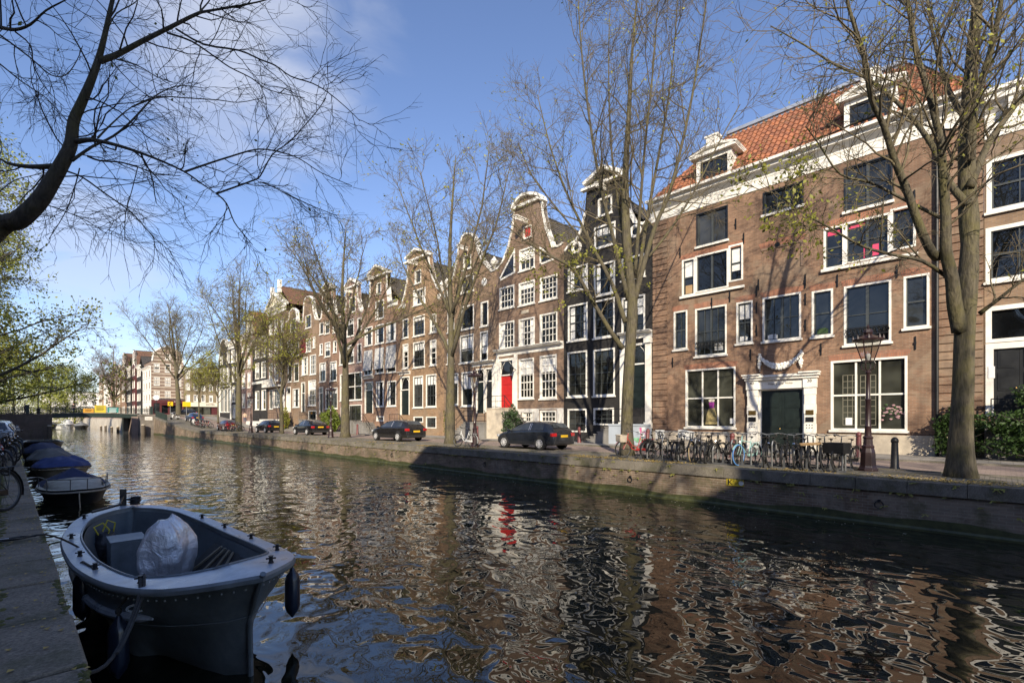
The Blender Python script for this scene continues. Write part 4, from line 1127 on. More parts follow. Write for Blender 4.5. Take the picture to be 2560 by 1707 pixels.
post(13.9, 107.3, .45, 'wooden mooring post standing before the grey bridge abutment', .3); post(1.9, 111.0, .35, 'wooden mooring post by the dark left end of the bridge', .3)
for i, y in enumerate((128, 139, 152, 163)): post(12.35, y, -.1 - .2 * (i % 2), ('short', 'second', 'third', 'last')[i] + ' wooden post along the sunlit wall beneath the bridge', .22)
struct(MB().box(12.6, 12.799, 124.1, 420, -3.2, 1.6).build('far_quay_wall', mat('pale_quay', (.42, .38, .32), .9, var=.25, scale=.5)))
o = MB().box(14.2, 15.3, 107.94, 107.97, 1.35, 1.95).build('panel', WHITE); sg = thing('information_sign', 'white rectangular sign on the grey bridge abutment', 'sign', (0, 0, 0)); o.parent = sg
MB().box(14.3, 15.2, 107.93, 107.938, 1.6, 1.68).build('lettering', MAROON, sg)
# green railing that climbs beside the ramp
o = thing('ramp_railing', 'green metal railing along the quay edge beside the bridge ramp', 'railing', (0, 0, 0))
b = MB(); n = 12
for i in range(n):
    y = 97 + i * .95; z = street_z(y); b.box(QX + .2 - .03, QX + .2 + .03, y - .03, y + .03, z, z + 1.1)
    if i < n - 1:
        z2 = street_z(y + .95)
        for h in (.15, 1.06): b.tube([(QX + .2, y, z + h), (QX + .2, y + .95, z2 + h)], .025, 5, False)
        for k in range(1, 6): yy = y + .95 * k / 6; b.tube([(QX + .2, yy, street_z(yy) + .15), (QX + .2, yy, street_z(yy) + 1.06)], .014, 4, False)
b.build('rails', BGREEN, o)
# ------------------------------------------------------------------ street furniture of the far quay
PAINT_L = mat('lamp_maroon', (.026, .012, .013), .42, var=.25, coat=.2)
LGLASS = glassy('lantern_glass', (.30, .28, .25), .05, .08)
def make_lamp():
    o = thing('street_lamp', '', 'street lamp', group='old street lamps on the far quay')
    b = MB().lathe([(.27, -.1), (.27, .06), (.235, .1), (.21, .16), (.19, .55), (.16, .68), (.17, .74), (.13, .78), (.12, .95), (.145, 1.0), (.10, 1.05)], 8)
    b.build('pedestal', PAINT_L, o, bevel=.008)
    MB().lathe([(.09, 1.05), (.08, 1.3), (.095, 1.33), (.075, 1.38), (.07, 2.1), (.085, 2.13), (.06, 2.17), (.05, 2.9), (.08, 2.94), (.045, 3.0)], 10).build('column', PAINT_L, o, smooth=True)
    b = MB()
    for k in range(4):
        a = math.pi / 4 + k * math.pi / 2; c, s = math.cos(a), math.sin(a)
        b.tube([(0, 0, 2.98), (.16 * c, .16 * s, 3.06), (.19 * c, .19 * s, 3.2), (.15 * c, .15 * s, 3.28)], .016, 5)
        b.tube([(.15 * c, .15 * s, 3.28), (.33 * c, .33 * s, 3.86)], .018, 4)
    b.lathe([(.17, 3.27), (.17, 3.3)], 4).lathe([(.30, 3.86), (.40, 3.88), (.42, 3.93), (.34, 3.96), (.2, 4.03), (.10, 4.08), (.13, 4.14), (.11, 4.22), (.03, 4.26), (.04, 4.32), (.008, 4.38)], 8)
    for k in range(8):
        a = k * math.pi / 4 + .39; b.lathe([(.04, 3.93), (.03, 4.0), (.006, 4.06)], 5, (.37 * math.cos(a), .37 * math.sin(a), 0))
    la = b.build('lantern', PAINT_L, o)
    g = MB()
    for k in range(4):
        a0 = math.pi / 4 + k * math.pi / 2; a1 = a0 + math.pi / 2
        g.add([(.13 * math.cos(a0), .13 * math.sin(a0), 3.3), (.13 * math.cos(a1), .13 * math.sin(a1), 3.3), (.305 * math.cos(a1), .305 * math.sin(a1), 3.85), (.305 * math.cos(a0), .305 * math.sin(a0), 3.85)], [(0, 1, 2, 3)])
    tg = NT('lantern_panes'); tb = tg.n('ShaderNodeBsdfTransparent'); tb.inputs[0].default_value = (.86, .86, .84, 1); gl = tg.n('ShaderNodeBsdfGlossy', Roughness=.05); ms = tg.n('ShaderNodeMixShader'); ms.inputs[0].default_value = .16
    tg.l(tb.outputs[0], ms.inputs[1]); tg.l(gl.outputs[0], ms.inputs[2]); tg.l(ms.outputs[0], tg.t.nodes['Material Output'].inputs[0])
    g.build('glass', tg.m, la)
    MB().lathe([(.03, 3.3), (.05, 3.36), (.07, 3.44), (.05, 3.5)], 8).build('bulb', mat('frosted', (.5, .5, .5), .4), la, smooth=True)
    return o
lamp0 = make_lamp()
lamps = [(17.8, 2.8, 'old street lamp with a four sided lantern standing by the cargo bicycle'), (17.3, 20.4, 'old street lamp with a bicycle leaning on it behind the grey hatchback'),
         (17.5, 39.0, 'old street lamp just behind the black coupe'), (17.5, 59.7, 'old street lamp by the bicycles, farthest along the far quay')]
for i, (x, y, l) in enumerate(lamps):
    if i == 0: lamp0.location = (x, y, 0); lamp0['label'] = l; lamp0.rotation_euler.z = .6
    else: dup(lamp0, (x, y, 0), .6, l)
ml = thing('street_lamp', 'tall slim dark street lamp on the left bank beside the bridge', 'street lamp', (.55, 112.2, 2.4))
MB().lathe([(.16, -.1), (.14, .9), (.08, 1.0), (.06, 5.0), (.05, 5.2)], 8).build('column', IRON, ml)
MB().lathe([(.10, 5.2), (.26, 5.3), (.34, 5.9), (.22, 6.1), (.05, 6.35)], 6).build('lantern', IRON, ml)
MB().box(.1, 2.3, -.03, .03, 4.2, 4.55).build('street_name_arm', IRON, ml)
BOLP = mat('bollard_maroon', (.13, .035, .035), .5, var=.3); BOLK = mat('bollard_black', (.015, .014, .014), .5, var=.3)
def make_bollard():
    o = thing('bollard', '', 'bollard', group='cast iron bollards on the far street')
    MB().lathe([(.125, -.1), (.13, .05), (.11, .09), (.085, .82)], 12).build('shaft', BOLP, o, smooth=True)
    MB().lathe([(.084, .8205), (.1, .84), (.1, .9), (.085, .94), (.05, .985), (.01, 1.0)], 12).build('cap', BOLP, o, smooth=True)
    return o
bo = make_bollard()
for i, (x, y, l, blk) in enumerate([(18.9, 2.3, 'black bollard standing between the street lamp and the big tree', 1), (22.9, 3.9, 'reddish bollard half hidden by the street lamp base', 0),
        (20.0, 7.6, 'reddish bollard between the blue wheeled bicycle and the bike rack', 0), (24.7, .8, 'reddish bollard right beside the hedge behind the big trunk', 0),
        (22.6, 12.9, 'leaning reddish bollard before the grey stoop of the black house', 0), (24.6, 18.8, 'reddish bollard behind the grey hatchback', 0), (22.7, 44.6, 'reddish bollard between the shop front and the lamp', 0), (22.7, 37.5, 'reddish bollard near the grey trunk and white basement', 0), (22.7, 26.5, 'reddish bollard between the wagon and the trunk', 0)]):
    q = bo if i == 0 else dup(bo, (x, y, 0), 0, l)
    q.location = (x, y, -.005 if x < 22.6 else .05); q['label'] = l
    if 'leaning' in l: q.rotation_euler = (.0, .12, 0)
    if blk:
        for ch in KIDS(q): ch.data = ch.data.copy(); ch.data.materials[0] = BOLK
    if i == 0:
        for ch in KIDS(q): ch.data.materials[0] = BOLK
        blackm = True
    else:
        recolor(q, BOLK, BOLP)
# yellow plate on the quay wall
y_ = FY(1839, QX); ya, yb_ = FY(1817.5, QX), FY(1860, QX); zt_ = FZ(1817.5, 1196, QX); zb_ = FZ(1817.5, 1212, QX)
sg = thing('quay_sign', 'small yellow plate with a black K on the quay wall below the bicycles', 'sign', (QX, ya, 0), R(-90))
wd = ya - yb_
MB().box(0, wd, -.03, -.004, zb_, zt_).build('plate', YEL, sg)
h_ = zt_ - zb_
text('K', h_ * 1.15, BLACKP, sg, (wd * .22, -.034, (zt_ + zb_) / 2)); text('DT', h_ * .48, BLACKP, sg, (wd * .62, -.034, (zt_ + zb_) / 2 - .02))
MB().box(.03, .055, -.036, -.0305, zb_, zt_).build('bar', BLACKP, sg); MB().lathe([(.075, -.04), (.075, -.0305)], 14, (wd * .86, 0, zt_ - .1), 'y').build('sticker', PAPER, sg)
MB().box(wd * .82, wd * .86, -.036, -.0305, zb_ + .02, zb_ + .1).build('mark', BLACKP, sg)
WEED = mat('wall_weeds', (.20, .19, .04), .8, var=.5, scale=6); b = MB(); rw = random.Random(31)
for i in range(260):
    y = rw.uniform(-4, 60); z = street_z(y) - rw.choice((.30, .31, .02, rw.uniform(.35, .9)))
    for k in range(rw.randint(3, 9)):
        a = rw.uniform(-1.2, 1.2); L = rw.uniform(.03, .11); p = Vector((QX - .055, y + rw.gauss(0, .04), z)); q = p + Vector((-L * .6, math.sin(a) * L, -L * rw.uniform(-.2, .9)))
        b.add([p + Vector((0, -.012, 0)), p + Vector((0, .012, 0)), q + Vector((0, .014, 0)), q + Vector((0, -.014, 0))], [(0, 1, 2, 3)])
struct(b.build('weeds', WEED), 'stuff')
for i, y in enumerate((2.2, 9.5, 17.5, 26, 36)):
    o = thing('mooring_ring', ('iron mooring ring on the quay wall under the big right trunk', 'iron mooring ring on the quay wall under the bike rack', 'iron mooring ring below the grey hatchback', 'iron mooring ring below the second trunk', 'iron mooring ring below the grey estate car')[i], 'ring', (QX - .03, y, -.55), 0, 'mooring rings on the far quay wall')
    MB().ring((-.03, 0, -.1), .09, .014, 'x', 14, 5).build('ring', IRON, o); MB().box(-.04, .03, -.03, .03, -.03, .03).build('bracket', IRON, o)
# fallen blossom along the edge
LITTER = mat('fallen_blossom', (.42, .30, .09), .9, var=.35, scale=8)
b = MB(); r4 = random.Random(8)
for i in range(9000):
    y = r4.uniform(-3, 30) if i < 7600 else r4.uniform(30, 70); n_ = math.sin(y * 1.7) + math.sin(y * .63 + 1) + r4.gauss(0, .5)
    if n_ < .1: continue
    x = QX + abs(r4.gauss(0, .55)) + r4.uniform(.02, .3); s = r4.uniform(.014, .04); a = r4.uniform(0, 6.3); c_, s_ = math.cos(a) * s, math.sin(a) * s; z = .012 + r4.uniform(0, .02)
    b.add([(x + c_, y + s_, z), (x - s_, y + c_, z + s * .5), (x - c_, y - s_, z), (x + s_, y - c_, z + s * .3)], [(0, 1, 2, 3)])
for i in range(420):
    y = r4.uniform(2.2, 24); x = xl(y) - abs(r4.gauss(0, .35)) - .02; s = r4.uniform(.008, .022); a = r4.uniform(0, 6.3); c_, s_ = math.cos(a) * s, math.sin(a) * s
    b.add([(x + c_, y + s_, .026), (x - s_, y + c_, .026 + s * .4), (x - c_, y - s_, .026), (x + s_, y - c_, .026 + s * .3)], [(0, 1, 2, 3)])
struct(b.build('fallen_leaves', LITTER), 'stuff')
b = MB()
for i in range(340):
    u_ = r4.random(); y = r4.uniform(1.5, 30); x = r4.uniform(2.4, 15.2) if u_ < .6 else QX - abs(r4.gauss(0, .5)) - .1; s = r4.uniform(.008, .026); a = r4.uniform(0, 6.3); c_, s_ = math.cos(a) * s, math.sin(a) * s
    b.add([(x + c_, y + s_, WATER + .004), (x - s_, y + c_, WATER + .006), (x - c_, y - s_, WATER + .004), (x + s_, y - c_, WATER + .005)], [(0, 1, 2, 3)])
struct(b.build('floating_leaves', mat('pale_petals', (.5, .47, .38), .8, var=.3)), 'stuff')
# ------------------------------------------------------------------ trees
def bark(name, c, moss):
    t = NT(name); v = t.coord()
    mp = t.n('ShaderNodeMapping'); mp.inputs['Scale'].default_value = (7, 7, 1.3); t.l(v, mp.inputs[0])
    a = t.noise(mp.outputs[0], 2.2, 5, .7); b_ = t.noise(v, 1.3, 5, .7)
    col = t.mix(1, c, t.ramp(a, (.32, (.45,) * 3), (.68, (1.35,) * 3)), 'MULTIPLY')
    col = t.mix(t.ramp(b_, (.45, 0.0), (.65, moss)), col, (.125, .112, .028))
    sp = t.noise(v, 5, 5, .75); col = t.mix(t.ramp(sp, (.60, 0.0), (.70, .55)), col, tuple(x * 1.9 for x in c)); col = t.mix(t.ramp(t.noise(v, 2.1, 3, .6), (.58, 0.0), (.72, .7)), col, tuple(x * .4 for x in c))
    t.l(col, t.b.inputs['Base Color']); t.val(Roughness=.92); t.bump(a, 1.0, .05)
    return t.m
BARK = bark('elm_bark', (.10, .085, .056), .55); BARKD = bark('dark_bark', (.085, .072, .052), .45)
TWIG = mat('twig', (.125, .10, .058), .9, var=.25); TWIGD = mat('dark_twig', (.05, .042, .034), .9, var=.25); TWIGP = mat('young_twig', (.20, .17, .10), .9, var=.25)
def leaf_mat(name, c, tr):
    t = NT(name); v = t.coord(); f = t.noise(v, .7, 3, .6)
    col = t.ramp(f, (.3, tuple(x * .6 for x in c)), (.7, tuple(min(1, x * 1.35) for x in c)))
    t.l(col, t.b.inputs['Base Color']); t.val(Roughness=.6)
    tl = t.n('ShaderNodeBsdfTranslucent'); t.l(col, tl.inputs[0]); ms = t.n('ShaderNodeMixShader'); ms.inputs[0].default_value = tr
    t.l(t.b.outputs[0], ms.inputs[1]); t.l(tl.outputs[0], ms.inputs[2]); t.l(ms.outputs[0], t.t.nodes['Material Output'].inputs[0])
    return t.m
LEAFY = leaf_mat('young_leaf', (.30, .30, .045), .4); LEAFG = leaf_mat('spring_leaf', (.30, .31, .05), .5); LEAFN = leaf_mat('bright_spring_leaf', (.40, .43, .07), .5); LEAFB = leaf_mat('bush_leaf', (.036, .075, .014), .25); LEAFO = leaf_mat('olive_leaf', (.17, .19, .04), .4)
class Tree:
    def __init__(s, seed):
        s.r = random.Random(seed); s.big, s.fine, s.tips = [], [], []
    def path(s, p, d, L, n, wander, up, r=None):
        g = s.r.gauss; pts = [Vector(p)]; d = Vector(d).normalized()
        for i in range(n):
            d = (d + Vector((g(0, wander), g(0, wander), g(0, wander) + up))).normalized()
            pts.append(pts[-1] + d * (L / n))
        return pts
    @staticmethod
    def at(pts, f):
        x = f * (len(pts) - 1); i = min(int(x), len(pts) - 2)
        return pts[i].lerp(pts[i + 1], x - i), (pts[i + 1] - pts[i]).normalized()
    def side(s, d, ang):
        a = d.orthogonal().normalized(); b = d.cross(a); q = s.r.uniform(0, 2 * math.pi)
        return d * math.cos(ang) + (a * math.cos(q) + b * math.sin(q)) * math.sin(ang)
    def limb(s, pts, r0, r1): s.big.append((pts, [r0 + (r1 - r0) * (i / (len(pts) - 1)) ** .8 for i in range(len(pts))]))
    def spread(s, pts, r0, r1, n2, L2, n3=6, L3=1.3, n4=4, L4=.5, f0=.25, up=.05, rt=.007, droop=0.0, wander=.16, rmin=.012, rmax=.035, a3=(25, 60)):
        """side branches, branchlets and twigs along one limb"""
        u = s.r.uniform
        for k in range(n2):
            f = f0 + (1 - f0) * (k + u(.1, .9)) / n2
            p, d = s.at(pts, f); ra = (r0 + (r1 - r0) * f) * .55
            b2 = s.path(p, s.side(d, R(u(28, 62))), L2 * u(.6, 1.15) * (1.15 - .55 * f), 7, wander, up)
            ra = max(min(ra, rmax), rmin)
            s.fine.append((b2, [ra + (rt - ra) * i / 7 for i in range(8)], 4)); s.tips.append(b2[-1])
            for j in range(n3):
                g = .15 + .85 * (j + u(.1, .9)) / n3
                p3, d3 = s.at(b2, g)
                b3 = s.path(p3, s.side(d3, R(u(*a3))), L3 * u(.5, 1.1) * (1.2 - .5 * g), 4, wander * 1.1, up * .7 - droop)
                s.fine.append((b3, [rt * 1.35, rt * 1.2, rt, rt * .85, rt * .6], 3)); s.tips.append(b3[-1])
                for q in range(n4):
                    p4, d4 = s.at(b3, u(.2, 1))
                    b4 = s.path(p4, s.side(d4, R(u(*a3))), L4 * u(.5, 1.2), 2, wander, up * .5 - droop)
                    s.fine.append((b4, [rt * .85, rt * .7, rt * .5], 3)); s.tips.append(b4[-1])
    def mesh(s, name, m, par, org):
        """all fine branches in one mesh, grouped for numpy"""
        groups = {}
        for pts, rs, k in s.fine: groups.setdefault((len(pts), k), []).append((pts, rs))
        V, F, nv = [], [], 0
        for (n, k), lst in groups.items():
            P = np.array([[tuple(p) for p in q[0]] for q in lst]); Rr = np.array([q[1] for q in lst])
            T = np.zeros_like(P); T[:, :-1] += P[:, 1:] - P[:, :-1]; T[:, 1:] += P[:, 1:] - P[:, :-1]
            T /= np.linalg.norm(T, axis=2, keepdims=True) + 1e-9
            ref = np.where(np.abs(T[..., 2:3]) < .8, np.array([0, 0, 1.0]), np.array([1.0, 0, 0]))
            A = np.cross(T, ref); A /= np.linalg.norm(A, axis=2, keepdims=True) + 1e-9
            B = np.cross(T, A)
            an = 2 * np.pi * np.arange(k) / k
            ring = P[:, :, None, :] + Rr[:, :, None, None] * (A[:, :, None, :] * np.cos(an)[None, None, :, None] + B[:, :, None, :] * np.sin(an)[None, None, :, None])
            M = len(lst); idx = np.arange(M * n * k).reshape(M, n, k) + nv
            f = np.stack([idx[:, :-1], np.roll(idx[:, :-1], -1, 2), np.roll(idx[:, 1:], -1, 2), idx[:, 1:]], -1).reshape(-1, 4)
            V.append(ring.reshape(-1, 3)); F.append(f); nv += M * n * k
        V = np.concatenate(V) - np.array(tuple(org)); F = np.concatenate(F)
        return np_mesh(name, V, F, m, par, True)
    def wood(s, name, m, par, org):
        b = MB()
        for pts, rs in s.big: b.tube([p - org for p in pts], rs, 9 if rs[0] > .12 else 6)
        return b.build(name, m, par, smooth='all')
    def leaves(s, name, m, par, org, n, size, share=1.0, clump=3, spread=.12, zmax=1e9):
        tips = [p for p in s.tips if p.z < zmax]
        if not tips: return
        r = np.random.default_rng(s.r.randint(0, 9999))
        T = np.array([tuple(p) for p in tips])
        # leaves gather on some boughs and miss others
        key = np.sin(T[:, 0] * 1.3 + T[:, 2] * .9) + np.sin(T[:, 1] * 1.1 - T[:, 2] * .7 + 2) + r.normal(0, .5, len(T))
        T = T[key > np.quantile(key, 1 - share)]
        C = T[r.integers(0, len(T), n)] + r.normal(0, spread, (n, 3))
        return leaf_mesh(name, m, par, C - np.array(tuple(org)), size, r)
def np_mesh(name, V, F, m, par, smooth=False):
    me = bpy.data.meshes.new(name)
    k = F.shape[1]
    me.vertices.add(len(V)); me.vertices.foreach_set('co', V.astype(np.float32).ravel())
    me.loops.add(F.size); me.loops.foreach_set('vertex_index', F.astype(np.int32).ravel())
    me.polygons.add(len(F)); me.polygons.foreach_set('loop_start', (np.arange(len(F)) * k).astype(np.int32)); me.polygons.foreach_set('loop_total', np.full(len(F), k, np.int32))
    if smooth: me.polygons.foreach_set('use_smooth', np.ones(len(F), bool))
    me.materials.append(m); me.update(calc_edges=True); me.validate()
    o = bpy.data.objects.new(name, me); COL.objects.link(o)
    if par: o.parent = par
    return o
def leaf_mesh(name, m, par, C, size, r):
    n = len(C)
    U = r.normal(0, 1, (n, 3)); U /= np.linalg.norm(U, axis=1, keepdims=True)
    W_ = r.normal(0, 1, (n, 3)); W_ -= U * (W_ * U).sum(1, keepdims=True); W_ /= np.linalg.norm(W_, axis=1, keepdims=True)
    s = size * r.uniform(.5, 1.3, (n, 1))
    V = np.stack([C - U * s, C + W_ * s * .55, C + U * s, C - W_ * s * .55], 1).reshape(-1, 3)
    return np_mesh(name, V, np.arange(4 * n).reshape(n, 4), m, par)
def D(x, y, depth): return PT(x * 1.08844, y * 1.08844, depth)      # columns and rows counted at 2352 px
def smooth_path(P, k=3):
    out = []
    for i in range(len(P) - 1):
        p0, p1, p2, p3 = P[max(i - 1, 0)], P[i], P[i + 1], P[min(i + 2, len(P) - 1)]
        for j in range(k):
            t = j / k
            out.append(.5 * ((2 * p1) + (p2 - p0) * t + (2 * p0 - 5 * p1 + 4 * p2 - p3) * t * t + (3 * p1 - p0 - 3 * p2 + p3) * t ** 3))
    return out + [P[-1]]
def finish_tree(T, label, org, wood_m, twig_m, leafspec=(), name='tree', group='bare elms along the far quay', cat='tree'):
    o = thing(name, label, cat, org, 0, group)
    T.wood('trunk', wood_m, o, org); T.mesh('crown', twig_m, o, org)
    for n, size, share, m, kw in leafspec: T.leaves('leaves', m, o, org, n, size, share, **kw)
    return o
# --- the big tree at the right
def dpt(X, Y): return X * S_ + Y * C_
T = Tree(1); base = Vector((17.6, .74, 0)); d0 = dpt(base.x, base.y)
tr = smooth_path([D(2207, 1096, d0), D(2208, 1000, d0), D(2213, 880, d0), D(2217, 740, d0), D(2228, 560, d0 + .1), D(2222, 430, d0 + .2), D(2222, 300, d0 + .3), D(2232, 150, d0 + .4), D(2246, 0, d0 + .5), D(2260, -150, d0 + .7), D(2250, -300, d0 + .8)])
tr = [base + Vector((0, 0, -.2))] + tr[1:]
n = len(tr); rad = [.42, .33, .285, .26, .245, .235, .23, .225, .22, .22, .225, .215, .19, .22, .21, .20, .19, .19, .18, .17, .16, .15, .14, .13, .12, .10, .09, .08, .06, .05, .04, .03]
T.big.append((tr, (rad + [.03] * 10)[:n])); T.spread(tr[14:], .18, .03, 26, 3.2, 7, 1.5, 5, .55, .1, .03)
def traced(T, pts, dep, r0, r1, n2, L2, jit=.0, dz=0.0, **kw):
    P = smooth_path([D(x, y, dep + dz * i / max(1, len(pts) - 1)) for i, (x, y) in enumerate(pts)])
    T.limb(P, r0, r1); T.spread(P, r0, r1, n2, L2, **kw); return P
k1 = dict(n3=6, L3=1.4, n4=4, L4=.5)
traced(T, [(2205, 760), (2192, 700), (2186, 640), (2172, 575), (2172, 500), (2165, 400), (2160, 330), (2140, 240), (2105, 120), (2085, 0), (2070, -120)], d0, .19, .03, 22, 2.8, dz=-1.5, f0=.35, **k1)
traced(T, [(2170, 575), (2150, 590), (2120, 540), (2080, 430), (2055, 370), (2030, 290), (2000, 225), (1985, 130), (1950, 20), (1930, -90)], d0, .13, .025, 22, 2.6, dz=-2.2, f0=.3, **k1)
traced(T, [(2222, 470), (2180, 420), (2150, 350), (2110, 290), (2060, 235), (1990, 180), (1920, 150), (1850, 105), (1770, 60)], d0, .10, .015, 15, 1.9, dz=1.5, f0=.2, **k1)
traced(T, [(2228, 430), (2270, 330), (2320, 260), (2380, 180), (2450, 90)], d0, .11, .03, 14, 2.4, dz=1.0, **k1)
traced(T, [(2226, 370), (2240, 240), (2275, 120), (2300, 0), (2320, -150)], d0, .12, .03, 18, 2.6, dz=-1.2, **k1)
traced(T, [(2250, 720), (2290, 690), (2340, 650), (2420, 590)], d0, .06, .02, 6, 1.6, dz=-1, n3=5, L3=1, n4=4, L4=.4)
traced(T, [(2180, 640), (2120, 600), (2050, 585), (1980, 565), (1900, 520), (1830, 480), (1780, 440)], d0, .055, .01, 15, 1.5, dz=-2.6, f0=.15, n3=6, L3=.8, n4=4, L4=.35)
traced(T, [(2160, 500), (2080, 460), (2000, 420), (1930, 400), (1880, 330), (1850, 290)], d0, .05, .012, 14, 1.6, dz=-1, f0=.15, n3=6, L3=1.0, n4=4, L4=.4)
traced(T, [(2235, 300), (2180, 210), (2150, 110), (2130, 0), (2120, -120)], d0, .08, .02, 16, 2.4, dz=2.5, **k1)
finish_tree(T, 'big elm with a forked grey trunk standing nearest on the far quay before the warehouse', base, BARK, TWIG,
  [(900, .05, .35, LEAFY, dict(spread=.06, zmax=9)), (1700, .05, .5, LEAFY, dict(spread=.07))])
# --- the broad tree before the black house
T = Tree(2); base = Vector((18.1, 11.3, 0)); d0 = dpt(base.x, base.y)
tr = smooth_path([D(1441, 1046, d0), D(1440, 960, d0), D(1444, 860, d0), D(1450, 760, d0), D(1452, 690, d0), D(1440, 560, d0), D(1436, 420, d0), D(1444, 270, d0), D(1452, 120, d0), D(1465, -20, d0)])
tr = [base + Vector((0, 0, -.2))] + tr[1:]
T.big.append((tr, ([.40, .31, .265, .25, .245, .24, .235, .23, .225, .225, .235, .235, .21, .19, .18, .20, .18, .17, .15, .13, .12, .10, .09, .08, .06, .05, .04, .03, .03, .02] + [.02] * 6)[:len(tr)]))
k2 = dict(n3=7, L3=1.6, n4=5, L4=.6)
T.spread(tr[13:], .2, .03, 24, 3.2, f0=.05, **k2)
for pts, r0, n2, L2, dz in (
    ([(1455, 700), (1478, 610), (1505, 520), (1535, 450), (1562, 350), (1590, 220), (1610, 90), (1625, -20)], .17, 22, 3.0, -1.2),
    ([(1462, 680), (1480, 540), (1505, 400), (1530, 260), (1548, 120), (1556, 0)], .14, 20, 3.0, 1.5),
    ([(1430, 800), (1402, 760), (1360, 690), (1318, 620), (1268, 590), (1215, 560), (1165, 520)], .16, 20, 2.8, -1.6),
    ([(1436, 740), (1405, 650), (1350, 545), (1300, 440), (1262, 330), (1235, 220)], .15, 22, 3.0, 1.6),
    ([(1443, 690), (1412, 560), (1378, 420), (1352, 260), (1335, 110), (1328, 0)], .15, 22, 3.0, -1.5),
    ([(1446, 650), (1425, 500), (1405, 350), (1398, 180), (1400, 30)], .12, 18, 2.8, 2.5),
    ([(1458, 640), (1470, 480), (1482, 330), (1500, 160), (1510, 20)], .12, 18, 2.8, -2.6),
    ([(1490, 590), (1545, 520), (1600, 430), (1650, 330), (1700, 240)], .08, 14, 2.4, 1.5),
    ([(1345, 560), (1280, 480), (1220, 400), (1190, 330)], .07, 14, 2.2, 2.2)):
    traced(T, pts, d0, r0 * .78, .02, n2, L2, dz=dz, f0=.25, **k2)
finish_tree(T, 'broad bare elm with limbs spreading low, in front of the black house', base, BARK, TWIG,
  [(900, .06, .3, LEAFY, dict(spread=.08, zmax=8.5)), (1500, .05, .35, LEAFY, dict(spread=.1))])
# --- upright elms farther along
def elm(seed, base, H, fork, lean, nl, r0, spreadr, n2, L2, rt, label, leaf=(600, .07, .3), twig=TWIG, wood=BARK, nn=(7, 1.5, 4, .6), lm=LEAFY, group='bare elms along the far quay', ang=(14, 40)):
    T = Tree(seed); base = Vector(base); u = T.r.uniform
    top = base + Vector((lean[0], lean[1], H))
    tr = smooth_path([base + Vector((0, 0, -.2)), base + Vector((lean[0] * .05, lean[1] * .05, fork * .5)), base + Vector((lean[0] * .2, lean[1] * .2, fork)), base + Vector((lean[0] * .5 + u(-.3, .3), lean[1] * .5 + u(-.3, .3), (fork + H) * .5)), top], 4)
    m_ = len(tr); T.big.append((tr, [r0 * (1.35 if i == 0 else 1.0) * (1 - .93 * (i / (m_ - 1)) ** 1.1) for i in range(m_)]))
    T.spread(tr[m_ // 2:], r0 * .4, .03, n2, L2, nn[0], nn[1], nn[2], nn[3], .05, .05, rt)
    for i in range(nl):
        f = fork * u(.8, 1.5) if i > 2 else fork * u(.85, 1.05)
        f = min(f, H * .55)
        p, dd = T.at(tr, .5 * f / fork if f < fork else .5 + .5 * (f - fork) / (H - fork))
        a = 2 * math.pi * (i + u(-.25, .25)) / nl; t_ = R(u(*ang)) * spreadr
        dv = Vector((math.sin(t_) * math.cos(a), math.sin(t_) * math.sin(a), math.cos(t_)))
        L = (H - f) * u(.75, .98) / max(.6, math.cos(t_) ** .5)
        P = T.path(p, dv, L, 9, .07, .035); rr = r0 * u(.26, .42)
        T.limb(P, rr, .02); T.spread(P, rr, .02, n2, L2, nn[0], nn[1], nn[2], nn[3], .22, .05, rt)
    return finish_tree(T, label, base, wood, twig, [(leaf[0], leaf[1], leaf[2], lm, dict(spread=.14))] if leaf[0] else [], group=group)
elm(13, (18.5, 24.2, 0), 18.3, 6.3, (.6, .2), 7, .34, 1.0, 15, 2.8, .009, 'slender bare elm in front of the ochre and bell gabled houses', (1500, .075, .4))
elm(14, (18.5, 38.5, 0), 17.6, 6.5, (.3, .5), 9, .40, 1.15, 15, 3.0, .011, 'grey trunked elm before the pink house, budding yellow green', (1900, .085, .5), ang=(22, 56))
elm(15, (18.5, 53, 0), 12.0, 4.5, (-.2, .2), 7, .22, .9, 13, 2.2, .011, 'slim elm in fresh leaf between the black hatchback and coupe', (3600, .10, .8))
elm(16, (18.5, 68, 0), 20.5, 7.5, (.2, 0), 9, .42, 1.05, 14, 3.2, .014, 'tall elm behind the red car before the salmon house', (2200, .11, .5), nn=(6, 1.8, 4, .8))
elm(17, (20, 112, 2), 22.0, 7.5, (-1.6, 1.0), 10, .5, 1.4, 16, 3.8, .017, 'wide spreading elm at the ramp before the striped corner building', (900, .13, .3), nn=(6, 2.2, 4, 1.0))
elm(18, (15.4, 168, 2), 19, 5, (0, 0), 9, .45, 1.1, 13, 3.4, .022, 'purplish bare tree beyond the bridge against the distant row', (0, 0, 0), nn=(6, 2.0, 4, 1.0), twig=mat('purple_twig', (.17, .13, .105), .9))
elm(19, (20.5, 86, 1.0), 10.5, 3.5, (0, 0), 6, .14, .9, 12, 2.0, .013, 'thin young tree in fresh leaf beside the blue car', (2600, .12, .9), nn=(5, 1.2, 3, .6))
elm(20, (19.2, 92, 1.1), 9.5, 3.5, (0, 0), 6, .13, .9, 12, 2.0, .013, 'second thin young tree in fresh leaf, nearer the bridge ramp', (2200, .12, .9), nn=(5, 1.2, 3, .6))
